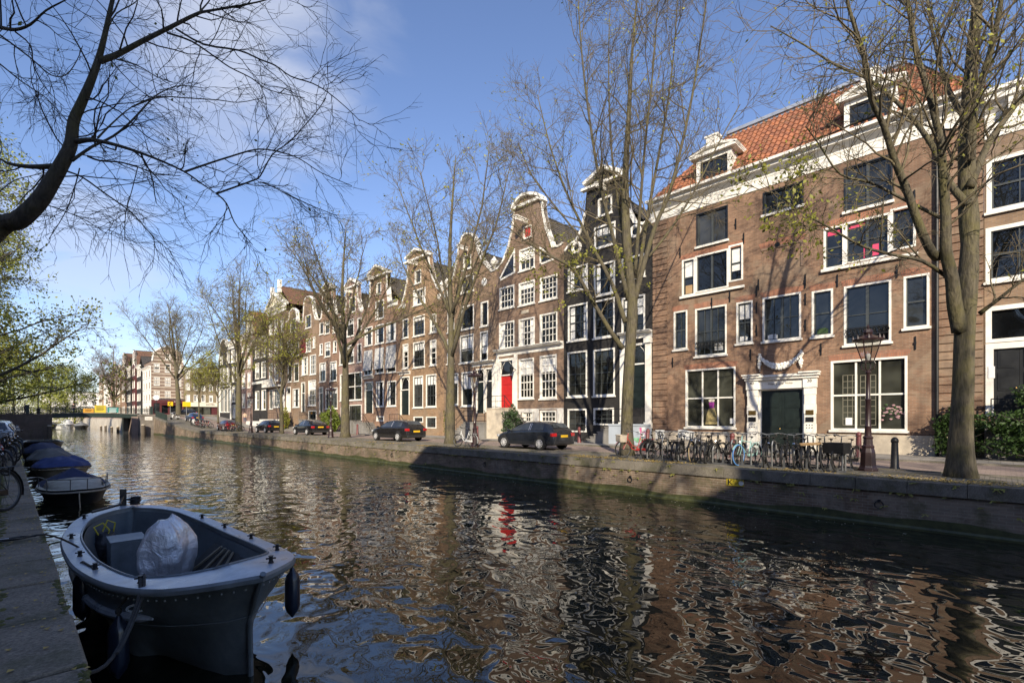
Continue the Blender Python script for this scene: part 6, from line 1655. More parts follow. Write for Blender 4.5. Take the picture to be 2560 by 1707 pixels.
for px, src, hd, lab in spec:
    if src is None: src = make_bike(frame=BIKET, tyre1=TYREB, style=0)
    o = bike(src, 17.15 + rng.uniform(-.12, .12), by(px), R(hd), lab, rng.uniform(-.1, .1))
    if 'white crate' in lab and 'carrying' in lab:
        h_ = hang('crate', 'white plastic crate tilted on the front of a dark bicycle', 'crate', o, lambda t_, m: crate_open(t_, m, (.66, 0, .95), (.17, .26, .15)), BIKEW); h_.rotation_euler[0] += .1
    if 'cargo' in lab: hang('carrier_box', 'wide black carrier box on the cargo bicycle by the lamp', 'box', o, lambda t_, m: crate_open(t_, m, (.60, 0, .70), (.2, .27, .15)), BIKEB)
    if 'wooden' in lab: hang('wooden_tray', 'small wooden tray on the front of a black bicycle', 'tray', o, lambda t_, m: crate_open(t_, m, (.58, 0, .80), (.15, .22, .03)), CARD)
    if 'panniers' in lab:
        def bags(t_, m):
            for s in (-1, 1): MB().obox((-.55, s * .14, .55), (.17, 0, 0), (0, .06, 0), (0, 0, .18)).build('pannier', m, t_, bevel=.04)
            MB().obox((-.55, 0, .75), (.12, 0, 0), (0, .09, 0), (0, 0, .012)).build('strap', m, t_)
        hang('pannier_bags', 'pair of black pannier bags on the red bicycle', 'bags', o, bags, BIKEB)
        hang('basket', 'pale wicker basket on the red bicycle', 'basket', o, lambda t_, m: crate_open(t_, m, (.62, 0, .78), (.14, .19, .13)), mat('wicker', (.42, .36, .28), .9))
rack = thing('bike_rack', 'long row of galvanised hoops on a ground rail along the quay edge', 'bike rack', (16.6, 0, 0))
ry0, ry1 = by(1612, 16.6), by(2116, 16.6)
MB().box(-.03, .03, ry1, ry0, 0, .06).box(.77, .83, ry1, ry0, 0, .06).build('ground_rail', STEEL, rack)
for i in range(11):
    y = ry1 + .1 + (ry0 - ry1 - .2) * i / 10; hh = .85 if i % 2 else .62
    MB().tube([(0.0, y, .03), (0, y, hh - .12), (.06, y, hh - .02), (.2, y, hh), (.34, y, hh - .02), (.4, y, hh - .12), (.4, y, .03)], .026, 7).build('hoop', STEEL, rack)
    MB().obox((.02, y + .28, .2), (.012, 0, 0), (0, .03, 0), (0, 0, .16)).build('wheel_guide', STEEL, rack)
wsn = thing('traffic_notice', 'small white notice standing among the bicycles near the trunk', 'sign', (17.6, by(1650, 17.6), 0)); MB().tube([(0, 0, -.1), (0, 0, 1.1)], .02, 6).build('post', STEEL, wsn); MB().obox((0, 0, .95), (.01, 0, 0), (0, .19, 0), (0, 0, .17)).build('panel', BIKEW, wsn); MB().ring((-.016, 0, .96), .09, .018, 'x', 14, 4).build('pictogram', BLACKP, wsn)
# other bicycles of the far quay
bike(bk5, 17.0, 20.9, R(100), 'white wheeled bicycle leaning against the lamp post by the grey hatchback', .12)
bike(bk, 23.6, 21.9, R(70), 'dark bicycle with high handlebars against the house steps', .1)
for i in range(8): bike((bk, bk2, bk5, bk4)[i % 4], 17.6 + .15 * (i % 3), 65.5 + i * .62, R(20 * (i % 3) - 10), ('dark', 'black', 'white', 'red')[i % 4] + ' bicycle in the nearer cluster beyond the black hatchback, number %d from its near end' % (i + 1), rng.uniform(-.15, .15))
for i in range(10): bike((bk2, bk5, bk4, bk3)[i % 4], 17.6 + .2 * (i % 3), 80 + i * .62, R(25 * (i % 3) - 15), ('dark', 'white', 'red', 'cream tyred')[i % 4] + ' bicycle between red and blue cars, number %d from the red car' % (i + 1), rng.uniform(-.15, .15), street_z(80 + i * .62))
# near bank
NB = 'bicycle on the near bank, '
for i, (x, y, hd, s) in enumerate(((-.62, 11.3, -124, bk), (-.8, 19.5, -60, bk2), (-.9, 20.6, -70, bk5), (-.75, 22.2, -65, bk), (-.9, 23.3, -75, bk4), (-.75, 25.2, -60, bk2), (-.85, 26.5, -72, bk), (-.75, 28, -58, bk2), (-.8, 29.3, -70, bk), (-.75, 31, -64, bk2))):
    bike(s, x, y, R(hd), ('dark ' if s not in (bk4, bk5) else 'red ' if s is bk4 else 'white ') + NB + ('its wheel standing right beside the quay stones' if i == 0 else 'number %d of the row before the parked cars' % i), rng.uniform(-.08, .08))
for i in range(9): bike((bk, bk2)[i % 2], -2.6 + i * 1.35, 113.0 + .1 * (i % 2), R(5 + 170 * (i % 2)), 'dark bicycle leaning on the bridge railing, number %d from the left bank end' % (i + 1), .1, 2.1 if i < 4 else 2.6)
# scooters near the ramp
SCW = mat('scooter_white', (.62, .62, .60), .35, coat=.4)
def make_scooter():
    o = thing('scooter', '', 'scooter', group='parked scooters')
    for x in (.58, -.52): MB().lathe([(.1, -.05), (.2, -.05), (.215, 0), (.2, .05), (.1, .05)], 14, (x, 0, .21), 'y').build('wheel', RUBBER, o, smooth=True)
    MB().grid([[(-.8, -.05 * k, .62), (-.6, -.17 * k, .66), (-.2, -.16 * k, .62), (-.1, -.14 * k, .3), (.35, -.15 * k, .26), (.42, -.2 * k, .5), (.40, -.16 * k, .85)] for k in (-1, -.4, .4, 1)]).grid([[(-.8, -.05, .62), (-.7, -.12, .4), (-.2, -.15, .25)], [(-.8, .05, .62), (-.7, .12, .4), (-.2, .15, .25)]]).obox((-.45, 0, .45), (.3, 0, .03), (0, .13, 0), (0, 0, .15)).obox((.40, 0, .60), (.05, 0, .02), (0, .19, 0), (-.08, 0, .3)).build('body', SCW, o, bevel=.03)
    MB().obox((-.42, 0, .72), (.36, 0, .02), (0, .13, 0), (0, 0, .06)).build('seat', SADDLE, o, bevel=.03)
    MB().tube([(.58, 0, .21), (.36, 0, .95)], .03, 8).tube([(.30, -.3, 1.0), (.37, 0, .97), (.30, .3, 1.0)], .018, 6).build('handlebar', BIKEB, o)
    MB().lathe([(.09, 0), (.07, .06)], 10, (.44, 0, .86), 'x').build('headlight', HEADL, o)
    return o
sc = make_scooter(); place(sc, 17.4, 100.5, street_z(100.5), R(200), 'white scooter parked on the ramp before the blue car')
q = dup(sc, (17.8, 87.6, street_z(87.6)), R(215), 'white scooter at the end of the bicycle cluster, next to the red car')
# ------------------------------------------------------------------ far traffic signs and people
def signpost(label, x, y, z, h, w_, hh, m, arrow=False):
    o = thing('road_sign', label, 'road sign', (x, y, z), 0, 'signs near the bridge ramp')
    MB().tube([(0, 0, -.1), (0, 0, h)], .05, 6).build('post', STEEL, o)
    MB().box(-w_ / 2, w_ / 2, -.09, -.06, h - hh, h).build('panel', m, o)
    if arrow:
        MB().obox((-.08, -.1, h - hh / 2 + .12), (.16, 0, .16), (0, .008, 0), (-.035, 0, .035)).obox((-.08, -.1, h - hh / 2 - .12), (.16, 0, -.16), (0, .008, 0), (.035, 0, .035)).build('arrow', BLACKP, o)
YSG = mat('sign_yellow', (.75, .50, .01), .5, var=.05)
signpost('yellow sign with a black arrow on a pole before the wide elm', 17.8, 106.9, 1.95, 2.75, .8, .75, YSG, True)
signpost('larger plain yellow detour board right of the wide elm', 20.3, 106.8, 1.95, 2.8, 1.3, .9, YSG)
o = thing('street_clock', 'round white face on a dark pole before the maroon shop', 'sign', (16.6, 113, 2.2), 0); MB().tube([(0, 0, -.2), (0, 0, 3.2)], .06, 6).build('post', IRON, o); MB().lathe([(.5, -.05), (.5, .05)], 18, (0, 0, 3.4), 'y').build('face', PAPER, o)
SKIN = mat('skin', (.45, .27, .19), .6, var=.08); HAIR = mat('hair', (.05, .035, .025), .7)
def person(label, loc, rz, top, legs, sit=False):
    o = thing('person', label, 'person', loc, rz, None)
    def skin(name, V, E, rad, mats_, sub=1):
        me = bpy.data.meshes.new(name); me.from_pydata(V, E, []); ob = bpy.data.objects.new(name, me); COL.objects.link(ob); ob.parent = o
        md = ob.modifiers.new('skin', 'SKIN'); sk = me.skin_vertices[0].data if me.skin_vertices else None
        if sk is None: me.skin_vertices.new() if hasattr(me.skin_vertices, 'new') else None; sk = me.skin_vertices[0].data
        for i, r_ in enumerate(rad): sk[i].radius = (r_, r_)
        sk[0].use_root = True
        s2 = ob.modifiers.new('sub', 'SUBSURF'); s2.levels = sub; s2.render_levels = sub
        me.materials.append(mats_)
        return ob
    V = [(0, 0, .95), (0, 0, 1.15), (0, .01, 1.38), (0, .02, 1.5), (0, .03, 1.62), (0, .05, 1.72)]
    E = [(0, 1), (1, 2), (2, 3), (3, 4), (4, 5)]; rad = [.13, .12, .15, .055, .085, .08]
    for s in (-1, 1):
        i = len(V); V += [(s * .18, 0, 1.42), (s * .24, .02, 1.15), (s * .23, .14, .93), (s * .22, .2, .86)]; rad += [.055, .045, .035, .035]
        E += [(2, i), (i, i + 1), (i + 1, i + 2), (i + 2, i + 3)]
        i = len(V); V += [(s * .1, 0, .9), (s * .11, .06 * s, .5), (s * .11, .10 * s, .09), (s * .11, .10 * s + .15, .04)]; rad += [.085, .06, .042, .04]
        E += [(0, i), (i, i + 1), (i + 1, i + 2), (i + 2, i + 3)]
    skin('body', V, E, rad, SKIN)
    skin('jacket', [(0, 0, .93), (0, 0, 1.2), (0, .01, 1.43), (-.19, 0, 1.41), (-.245, .02, 1.14), (-.235, .13, .95), (.19, 0, 1.41), (.245, .02, 1.14), (.235, .13, .95)], [(0, 1), (1, 2), (2, 3), (3, 4), (4, 5), (2, 6), (6, 7), (7, 8)], [.16, .15, .165, .075, .06, .05, .075, .06, .05], top)
    skin('trousers', [(0, 0, .98), (-.1, 0, .88), (-.11, -.06, .5), (-.11, -.1, .12), (.1, 0, .88), (.11, .06, .5), (.11, .1, .12)], [(0, 1), (1, 2), (2, 3), (0, 4), (4, 5), (5, 6)], [.145, .10, .075, .06, .10, .075, .06], legs)
    MB().lathe([(.03, 1.58), (.10, 1.66), (.105, 1.74), (.08, 1.80), (.01, 1.82)], 10, (0, .03, 0)).build('hair', HAIR, o, smooth=True)
    return o
DENIM = mat('denim', (.05, .07, .12), .9, var=.2); JBEIGE = mat('beige_jacket', (.45, .36, .26), .9, var=.15); JDARK = mat('dark_jacket', (.03, .03, .035), .9, var=.2)
person('person in a beige jacket walking by the tall white house front', (23.6, 83.5, .9), R(160), JBEIGE, DENIM)
person('person in dark clothes standing on the bridge behind its railing', (5.0, 114.6, 2.62), R(200), JDARK, DENIM)
person('person in a dark jacket walking over the bridge near its left end', (-1.0, 115.5, 2.4), R(90), JDARK, JDARK)
# ------------------------------------------------------------------ boats
def steel_paint(name, c, rough, scuff, rust):
    t = NT(name); v = t.coord()
    mp = t.n('ShaderNodeMapping'); mp.inputs['Scale'].default_value = (3, 3, .5); t.l(v, mp.inputs[0])
    f = t.noise(v, 1.8, 5, .7); st = t.noise(mp.outputs[0], 2.2, 5, .75); sp = t.noise(v, 26, 4, .7); sc_ = t.noise(v, 5, 6, .8, 1.5)
    col = t.mix(1, c, t.ramp(f, (.3, (.72,) * 3), (.7, (1.22,) * 3)), 'MULTIPLY')
    col = t.mix(.6, col, t.ramp(st, (.3, (.7,) * 3), (.72, (1.25,) * 3)), 'MULTIPLY')
    col = t.mix(t.ramp(sc_, (.62, 0.0), (.72, scuff)), col, tuple(min(1, x * 2.0) for x in c))
    col = t.mix(t.ramp(sp, (.68, 0.0), (.78, rust)), col, (.12, .06, .03))
    t.l(col, t.b.inputs['Base Color']); t.val(Metallic=.1)
    t.l(t.ramp(f, (.3, (rough - .1,) * 3), (.7, (rough + .18,) * 3)), t.b.inputs['Roughness'])
    t.bump(t.noise(v, 2.4, 2, .5), .25, .03)
    return t.m
HULLB = steel_paint('slate_blue_hull', (.19, .22, .24), .40, .35, .25); DECKB = steel_paint('blue_grey_deck', (.46, .50, .545), .30, .3, .15)
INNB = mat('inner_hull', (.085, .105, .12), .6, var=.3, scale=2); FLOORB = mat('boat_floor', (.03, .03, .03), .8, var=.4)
def closed(P, n):
    """smooth closed-at-both-ends side curve through points"""
    return [Vector(p) for p in P]
def resample(P, n):
    P = smooth_path([Vector(p) for p in P], 8); L = [0]
    for i in range(1, len(P)): L.append(L[-1] + (P[i] - P[i - 1]).length)
    out = []; j = 0
    for k in range(n + 1):
        t = L[-1] * k / n
        while j < len(P) - 2 and L[j + 1] < t: j += 1
        f = (t - L[j]) / max(1e-9, L[j + 1] - L[j]); out.append(P[j].lerp(P[j + 1], min(1, max(0, f))))
    return out
def hull_rings(left, right, stem_w, keel_z, flare=(.84, .9), n=26, fine=0.0):
    """gunwale loop (stern -> left -> stem -> right -> stern) and the loops below it"""
    Lp, Rp = resample(left, n), resample(right, n)
    loop = Lp + Rp[::-1][1:-1]
    c = sum(loop, Vector()) / len(loop); stem = Lp[-1]
    def below(z, k):
        out = []
        for p in loop:
            d = p - c; q = Vector((c.x + d.x * (1 - (1 - flare[0]) * k), c.y + d.y * (1 - (1 - flare[1]) * k), z if not callable(z) else z(p)))
            w = max(0, 1 - (p - stem).length / 1.0) ** 2 if stem_w else 0
            if w: q.x += (stem_w[0] - (c.x + (stem.x - c.x) * (1 - (1 - flare[0]) * k))) * w * k; q.y += (stem_w[1] - (c.y + (stem.y - c.y) * (1 - (1 - flare[1]) * k))) * w * k
            if fine:
                d_ = (p - stem).length; q.y += fine * k * math.exp(-((d_ - 1.0) / .85) ** 2) * min(1, d_ / .5); q.x += (c.x + .25 - q.x) * .22 * k * math.exp(-((d_ - 1.0) / .85) ** 2) * min(1, d_ / .5)
            out.append(q)
        return out
    return loop, below, c
bt = thing('boat', 'slate blue steel sloop moored beside the near quay, with a silver cover inside', 'boat', (0, 0, 0), 0, None)
GLft = [(1.21, 11.72, -.10), (.82, 11.45, -.11), (.50, 10.85, -.15), (.31, 9.7, -.22), (.33, 8.3, -.22), (.40, 7.2, -.16), (.55, 6.2, -.09), (.80, 5.55, -.04), (1.14, 5.20, .01), (1.54, 4.93, .07)]
GRgt = [(1.21, 11.72, -.10), (1.62, 11.45, -.11), (1.98, 10.85, -.15), (2.22, 9.8, -.22), (2.30, 8.4, -.22), (2.29, 7.3, -.16), (2.22, 6.3, -.08), (2.08, 5.60, 0), (1.86, 5.24, .04), (1.54, 4.93, .07)]
loop, below, cc = hull_rings(GLft, GRgt, (1.66, 5.72), -1.6, (.60, .84), 34, .75)
m_ = len(loop)
g1 = [p + Vector((0, 0, -.05)) for p in loop]
outw = [(Vector((p.x, p.y, 0)) - Vector((cc.x, p.y * .25 + cc.y * .75, 0))).normalized() for p in loop]
rows = [g1, below(lambda p: p.z - .13, .10), below(lambda p: p.z - .36, .26), below(lambda p: p.z * .5 - .62, .55), below(lambda p: -.98, .8), below(WATER - .02, 1.0), below(WATER - .45, 1.5)]
HB_ = MB().grid([[tuple(q) for q in r_] for r_ in rows], close=True); HB_.build('hull', HULLB, bt, smooth=True)
def inset(ds, db, dst):
    out = []
    for p in loop:
        w = max(0, 1 - (p - loop[34]).length / 1.1); ws = max(0, 1 - (p - loop[0]).length / 1.2)
        dx = cc.x - p.x; q = Vector((p.x + math.copysign(min(abs(dx), ds), dx), p.y, p.z))
        q.y += db * (max(0, 1 - (p.y - 4.98) / 1.3)) - dst * (max(0, 1 - (11.72 - p.y) / 1.2))
        if w > 0: q.x = q.x * (1 - w * .4) + (cc.x + (p.x - cc.x) * .75) * w * .4
        out.append(q)
    return out
i1 = inset(.20, .52, .42); i0 = inset(.01, .01, .01)
rows = [[tuple(p + Vector((0, 0, -.075)) + o_ * .006) for p, o_ in zip(loop, outw)], [tuple(p + o_ * .034 + Vector((0, 0, -.055))) for p, o_ in zip(loop, outw)], [tuple(p + o_ * .040 + Vector((0, 0, -.015))) for p, o_ in zip(loop, outw)], [tuple(p + o_ * .018 + Vector((0, 0, .008))) for p, o_ in zip(loop, outw)]]
MB().grid(rows, close=True).build('gunwale', HULLB, bt, smooth=True)
rows = [[tuple(p + o_ * .018 + Vector((0, 0, .0085))) for p, o_ in zip(loop, outw)], [tuple(p + Vector((0, 0, .016))) for p in inset(.12, .28, .22)], [tuple(p + Vector((0, 0, .012))) for p in i1]]
MB().grid(rows, close=True).build('deck', DECKB, bt, smooth='all')
MB().grid([rows[-1], [tuple(p + Vector((0, 0, -.05))) for p in i1]], close=True).build('deck_edge', HULLB, bt, smooth='all')
i2 = [Vector((p.x + (cc.x - p.x) * .03, p.y, p.z - .04)) for p in i1]
FL = -.92
hb_ = below(lambda p: -.98, .8)
low = [Vector((cc.x + (q.x - cc.x) * .90, cc.y + (q.y - cc.y) * .93, FL)) for q in hb_]
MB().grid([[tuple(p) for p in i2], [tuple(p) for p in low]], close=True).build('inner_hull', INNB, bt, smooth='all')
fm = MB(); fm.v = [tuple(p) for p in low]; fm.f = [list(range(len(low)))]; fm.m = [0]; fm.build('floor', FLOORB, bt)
MB().tube([tuple(p + Vector((0, 0, .02))) for p in i1] + [tuple(i1[0] + Vector((0, 0, .02)))], .014, 5).build('coaming', HULLB, bt)
st_top, st_bot = loop[34], rows and below(WATER - .4, 1.4)[34]
mid = below(lambda p: -.5, .55)[34]
MB().tube([st_top + Vector((0, -.035, .02)), below(lambda p: p.z - .36, .26)[34] + Vector((0, -.04, 0)), mid + Vector((0, -.05, 0)), below(WATER - .02, 1)[34] + Vector((0, -.05, 0)), st_bot], .028, 8).build('stem', HULLB, bt, smooth=True)
# rubbing strake on the quay side and on the bow
rb_ = below(lambda p: p.z - .40, .28)
MB().tube([rb_[i] + outw[i] * .02 for i in range(3, 30)], [.02] + [.045] * 25 + [.012], 8).build('rubbing_strake', DECKB, bt, smooth=True)
MB().tube([rb_[i] + outw[i] * .02 for i in range(40, 64)], [.012] + [.04] * 22 + [.02], 8).build('rubbing_strake', DECKB, bt, smooth=True)
r9 = below(lambda p: p.z - .15, .115)
for i in range(15, 54):
    for f in (0, .5):
        p = r9[i].lerp(r9[i + 1], f) + outw[i] * .004
        if i == 15 and f == 0: rv0 = MB().lathe([(.011, -.006), (.008, .006), (.002, .01)], 6).build('rivet', HULLB, bt); rv = rv0
        else: rv = rv0.copy(); COL.objects.link(rv)
        rv.location = p
for k_, lo_, hi_ in ((.36, 2, 66),):
    q_ = below(lambda p: p.z - .52, .38); MB().tube([q_[i] + outw[i] * .001 for i in range(16, 54)], .006, 4).build('plate_seam', HULLB, bt)
for i, nm in ((28, 1), (39, 1)):
    p = below(lambda p: p.z - .27, .2)[i] + outw[i] * .01; t_ = Vector((-outw[i].y, outw[i].x, 0))
    ring = [p + t_ * (.085 * math.cos(a)) + Vector((0, 0, .035 * math.sin(a))) for a in [2 * math.pi * k / 14 for k in range(15)]]
    MB().tube(ring, .012, 5).build('hawse_ring', DECKB, bt); 
def cleat(i, k=.09, par=bt):
    p = inset(k, .12, .1)[i] + Vector((0, 0, .02)); b = MB()
    b.lathe([(.03, 0), (.02, .02), (.02, .06), (.028, .07)], 8, tuple(p)).tube([p + Vector((-.045, .015, .045)), p + Vector((.045, -.015, .045))], .009, 6)
    b.build('cleat', IRON, par); return p
cl = [cleat(i) for i in (5, 11, 17, 22, 28, 36, 41, 47, 53, 58)]
# stern gear: rudder head, tiller line
p = loop[0]; MB().box(p.x - .05, p.x + .05, p.y - .02, p.y + .03, p.z - .5, p.z + .32).tube([(p.x, p.y, p.z + .2), (p.x - .1, p.y - .5, p.z + .1), (p.x - .5, p.y - .8, p.z + .06)], .022, 6).build('rudder_head', BIKEB, bt)
# things lying in the boat
TARP = NT('silver_tarp'); v_ = TARP.coord(); TARP.l(TARP.ramp(TARP.noise(v_, 3, 4, .6), (.3, (.62, .62, .65)), (.7, (.86, .86, .89))), TARP.b.inputs['Base Color']); TARP.val(Roughness=.28, Metallic=.5); TARP.bump(TARP.noise(v_, 9, 5, .65, 1.2), .7, .03)
to = thing('tarpaulin_cover', 'crumpled silver cover draped over the steering console in the boat', 'cover', (1.34, 8.35, FL - .02)); rr = random.Random(21); b = MB(); rows = []; N_ = 44
from mathutils import noise as mn
ph = [rr.uniform(0, 6.3) for _ in range(8)]
NR, N_ = 40, 110
PF = [(0, .30), (.06, .55), (.15, .76), (.32, .95), (.55, 1.0), (.74, .86), (.88, .60), (1, .34)]
def prof(f):
    for (f0, r0_), (f1, r1_) in zip(PF, PF[1:]):
        if f <= f1: return r0_ + (r1_ - r0_) * (f - f0) / (f1 - f0)
    return PF[-1][1]
def tri(x): x = (x / (2 * math.pi)) % 1.0; return 4 * abs(x - .5) - 1
for j in range(NR + 1):
    f = j / NR; row = []
    for i in range(N_):
        a = 2 * math.pi * i / N_; ca, sa = math.cos(a), math.sin(a); w1 = mn.noise((ca * 1.6, sa * 1.6, f * 2.2)) * 2.2
        k = 1 + (.075 * tri(5 * a + ph[0] + w1) + .06 * tri(8 * a + ph[1] - 1.5 * f + w1 * 1.4)) * min(1, .25 + f * 1.6) + .075 * tri(6 * f * 2 + 3 * a + ph[2] + w1 * 2) * (1 - f) + .03 * mn.noise((ca * 7, sa * 7, f * 9))
        r_ = .345 * prof(f) * k
        row.append((r_ * ca + .06 * (f - .5) + .03 * math.sin(5 * f), r_ * sa * .62, 1.08 * (1 - f) - .02 + (.05 * ca - .03 * tri(3 * a + ph[3])) * (1 - f)))
    rows.append(row)
b.grid(rows, close=True); b.f.append([i for i in range(N_)]); b.m.append(0); o = b.build('cover', TARP.m, to, smooth=True)
cr = MB().tube([(.3 * math.cos(a), .19 * math.sin(a), .22 + .02 * math.sin(5 * a)) for a in [2 * math.pi * k / 20 for k in range(21)]], .012, 5).build('drawstring', BLIND, to); cr.location = (.08, 0, 0)
o = thing('engine_box', 'blue grey steel box beside the silver cover', 'box', (1.02, 9.75, FL)); MB().box(-.19, .25, -.28, .28, 0, .58).build('casing', HULLB, o, bevel=.012); MB().box(-.2, .26, -.29, .29, .5805, .60).build('lid', HULLB, o, bevel=.006)
BAGM = mat('black_bag', (.02, .02, .023), .38, var=.3, scale=6, bump=.8, bscale=12); YCORD = mat('yellow_cord', (.55, .48, .05), .7)
o = thing('rubbish_bag', 'black bag with yellow drawstring handles in the stern of the boat', 'bag', (.86, 10.55, FL)); b = MB(); rows = []
for j in range(10):
    f = j / 9; q = .25 * (1 - .25 * (2 * f - .9) ** 2) * (1 if f < .85 else .62)
    rows.append([(q * (1 + .09 * math.sin(6 * a + 3 * f)) * math.cos(a), q * (1 + .08 * math.cos(5 * a - 4 * f)) * math.sin(a), .58 * f + .03 * math.sin(3 * a) * f) for a in [2 * math.pi * k / 24 for k in range(24)]])
b.grid(rows, close=True); b.f.append(list(range(len(b.v) - 24, len(b.v)))); b.m.append(0); b.build('sack', BAGM, o, smooth='all')
MB().tube([(-.1, -.1, .56), (-.16, -.14, .7), (-.05, -.16, .76), (.04, -.12, .62), (.02, -.1, .56)], .012, 5).tube([(.1, .0, .56), (.12, -.05, .72), (.02, -.05, .78), (-.04, -.02, .6)], .012, 5).build('drawstring', YCORD, o)
o = thing('bucket', 'pale grey bucket lying tilted behind the bag in the boat', 'bucket', (1.12, 10.6, FL + .3)); MB().lathe([(.13, -.28), (.17, 0), (.18, .01), (.165, .012), (.125, -.26)], 16).build('pail', BLIND, o, smooth=True); o.rotation_euler = (R(75), 0, R(20)); MB().tube([(.17 * math.cos(a), .17 * math.sin(a) * .3 + .02, .01 + .16 * math.sin(a)) for a in [math.pi * k / 8 for k in range(9)]], .006, 4).build('handle', STEEL, o)
STRAP = mat('tan_strap', (.30, .26, .19), .8)
o = thing('hatch_board', 'dark board with pale straps leaning against the bow inside the boat', 'board', (0, 0, 0)); A0, A1, B0, B1 = Vector((1.52, 8.75, FL + .04)), Vector((1.70, 7.2, FL + .04)), Vector((1.96, 8.5, -.36)), Vector((2.04, 7.0, -.33))
MB().grid([[A0, A1], [B0, B1]]).grid([[A0 + Vector((.03, 0, 0)), A1 + Vector((.03, 0, 0))], [B0 + Vector((.03, 0, 0)), B1 + Vector((.03, 0, 0))]]).build('panel', FLOORB, o)
for k in range(4):
    t0 = .12 + .24 * k; a = A0.lerp(A1, t0); c = B0.lerp(B1, .25 + t0 * .45); MB().tube([a + Vector((-.02, 0, .02)), c + Vector((-.02, 0, .03))], .02, 5).build('strap', STRAP, o)
o = thing('rope_coil', 'coil of black rope lying on the stern deck of the slate boat', 'rope', tuple(loop[0] + Vector((.16, -.16, .03)))); b = MB()
for k in range(5): b.ring((rr.uniform(-.02, .02), rr.uniform(-.02, .02), .02 + .028 * k), .085 + rr.uniform(-.02, .02), .018, 'z', 16, 5)
b.build('coil', BIKEB, o, smooth='all')
o = thing('cloth', 'small white cloth bundle on the boat floor', 'cloth', (1.68, 8.15, FL)); b = MB()
for k in range(5): b.lathe([(.02, 0), (.06, .02), (.05, .06), (.01, .08)], 9, (rr.uniform(-.08, .08), rr.uniform(-.05, .05), 0), sy=.8)
b.build('bundle', BLIND, o, smooth=True)
# fenders hang from the boat
FEND = mat('navy_fender', (.012, .018, .035), .3, var=.15, coat=.4); ROPE = mat('dark_rope', (.05, .046, .042), .95, var=.3, scale=30)
def fender(p, top, label, txt=False):
    o = thing('fender', label, 'fender', p, 0, 'navy fenders hanging from the slate boat')
    MB().lathe([(.02, .60), (.035, .56), (.075, .50), (.09, .44), (.09, .12), (.07, .05), (.03, 0), (.012, -.03)], 14).build('float', FEND, o, smooth=True)
    t_ = Vector(top) - Vector(p); MB().tube([(0, 0, .59), (0, 0, .68), tuple(t_)], .012, 5).lathe([(.025, .62), (.03, .65), (.02, .68)], 6).build('rope', ROPE, o)
    return o
p = loop[42]; fender((p.x + .10, p.y - .12, -.93), cl[6], 'navy fender hanging on the canal side of the bow, below the corner cleat')
p = rb_[27]; fender((p.x - .10, p.y - .10, -1.02), cl[4], 'navy fender hanging in shade on the quay side of the bow, beside the mooring rope')
p = rb_[19]; fender((p.x - .04, p.y - .05, -.85), cl[3], 'navy fender squeezed between the boat and the quay wall')
o = thing('mooring_rope', 'thick dark mooring rope sagging from the bow cleat to the quay wall', 'rope', (0, 0, 0)); P0 = cl[4] + Vector((0, 0, .05)); P1 = Vector((xl(4.5) - .02, 4.5, -.22))
pts = [P0, P0 + Vector((-.02, -.16, -.05)), P0 + Vector((-.05, -.24, -.16))] ; last = pts[-1]
pts += [last.lerp(P1, k / 8) - Vector((0, 0, .20 * math.sin(math.pi * k / 8))) for k in range(1, 9)]
MB().tube(pts, .015, 8).tube([q + Vector((.03, .01, .02)) for q in pts[:7]], .013, 6).build('strand', ROPE, o, smooth=True)
o = thing('steel_cable', 'black cable with a red sleeve lying over the quay stones to the boat', 'cable', (0, 0, 0)); Y_ = 8.6
P = smooth_path([Vector((-1.6, 8.9, .03)), Vector((-.7, 8.75, .03)), Vector((-.15, 8.7, .04)), Vector((.1, 8.75, .05)), Vector((.34, 8.9, -.12)), Vector((.55, 8.9, -.35)), Vector((.62, 8.7, -.6))])
MB().tube(P, .013, 6).tube([Vector((-.34, 8.74, .05)), Vector((-.12, 8.64, .05)), Vector((.02, 8.72, .05)), Vector((-.12, 8.80, .05)), Vector((-.34, 8.74, .055))], .011, 6).build('wire', BIKEB, o); MB().tube([Vector((-.52, 8.75, .04)), Vector((-.30, 8.735, .045))], .026, 8).build('sleeve', REDP, o); MB().tube([Vector((-.299, 8.735, .045)), Vector((-.22, 8.72, .045))], .018, 8).build('ferrule', BIKEW, o)
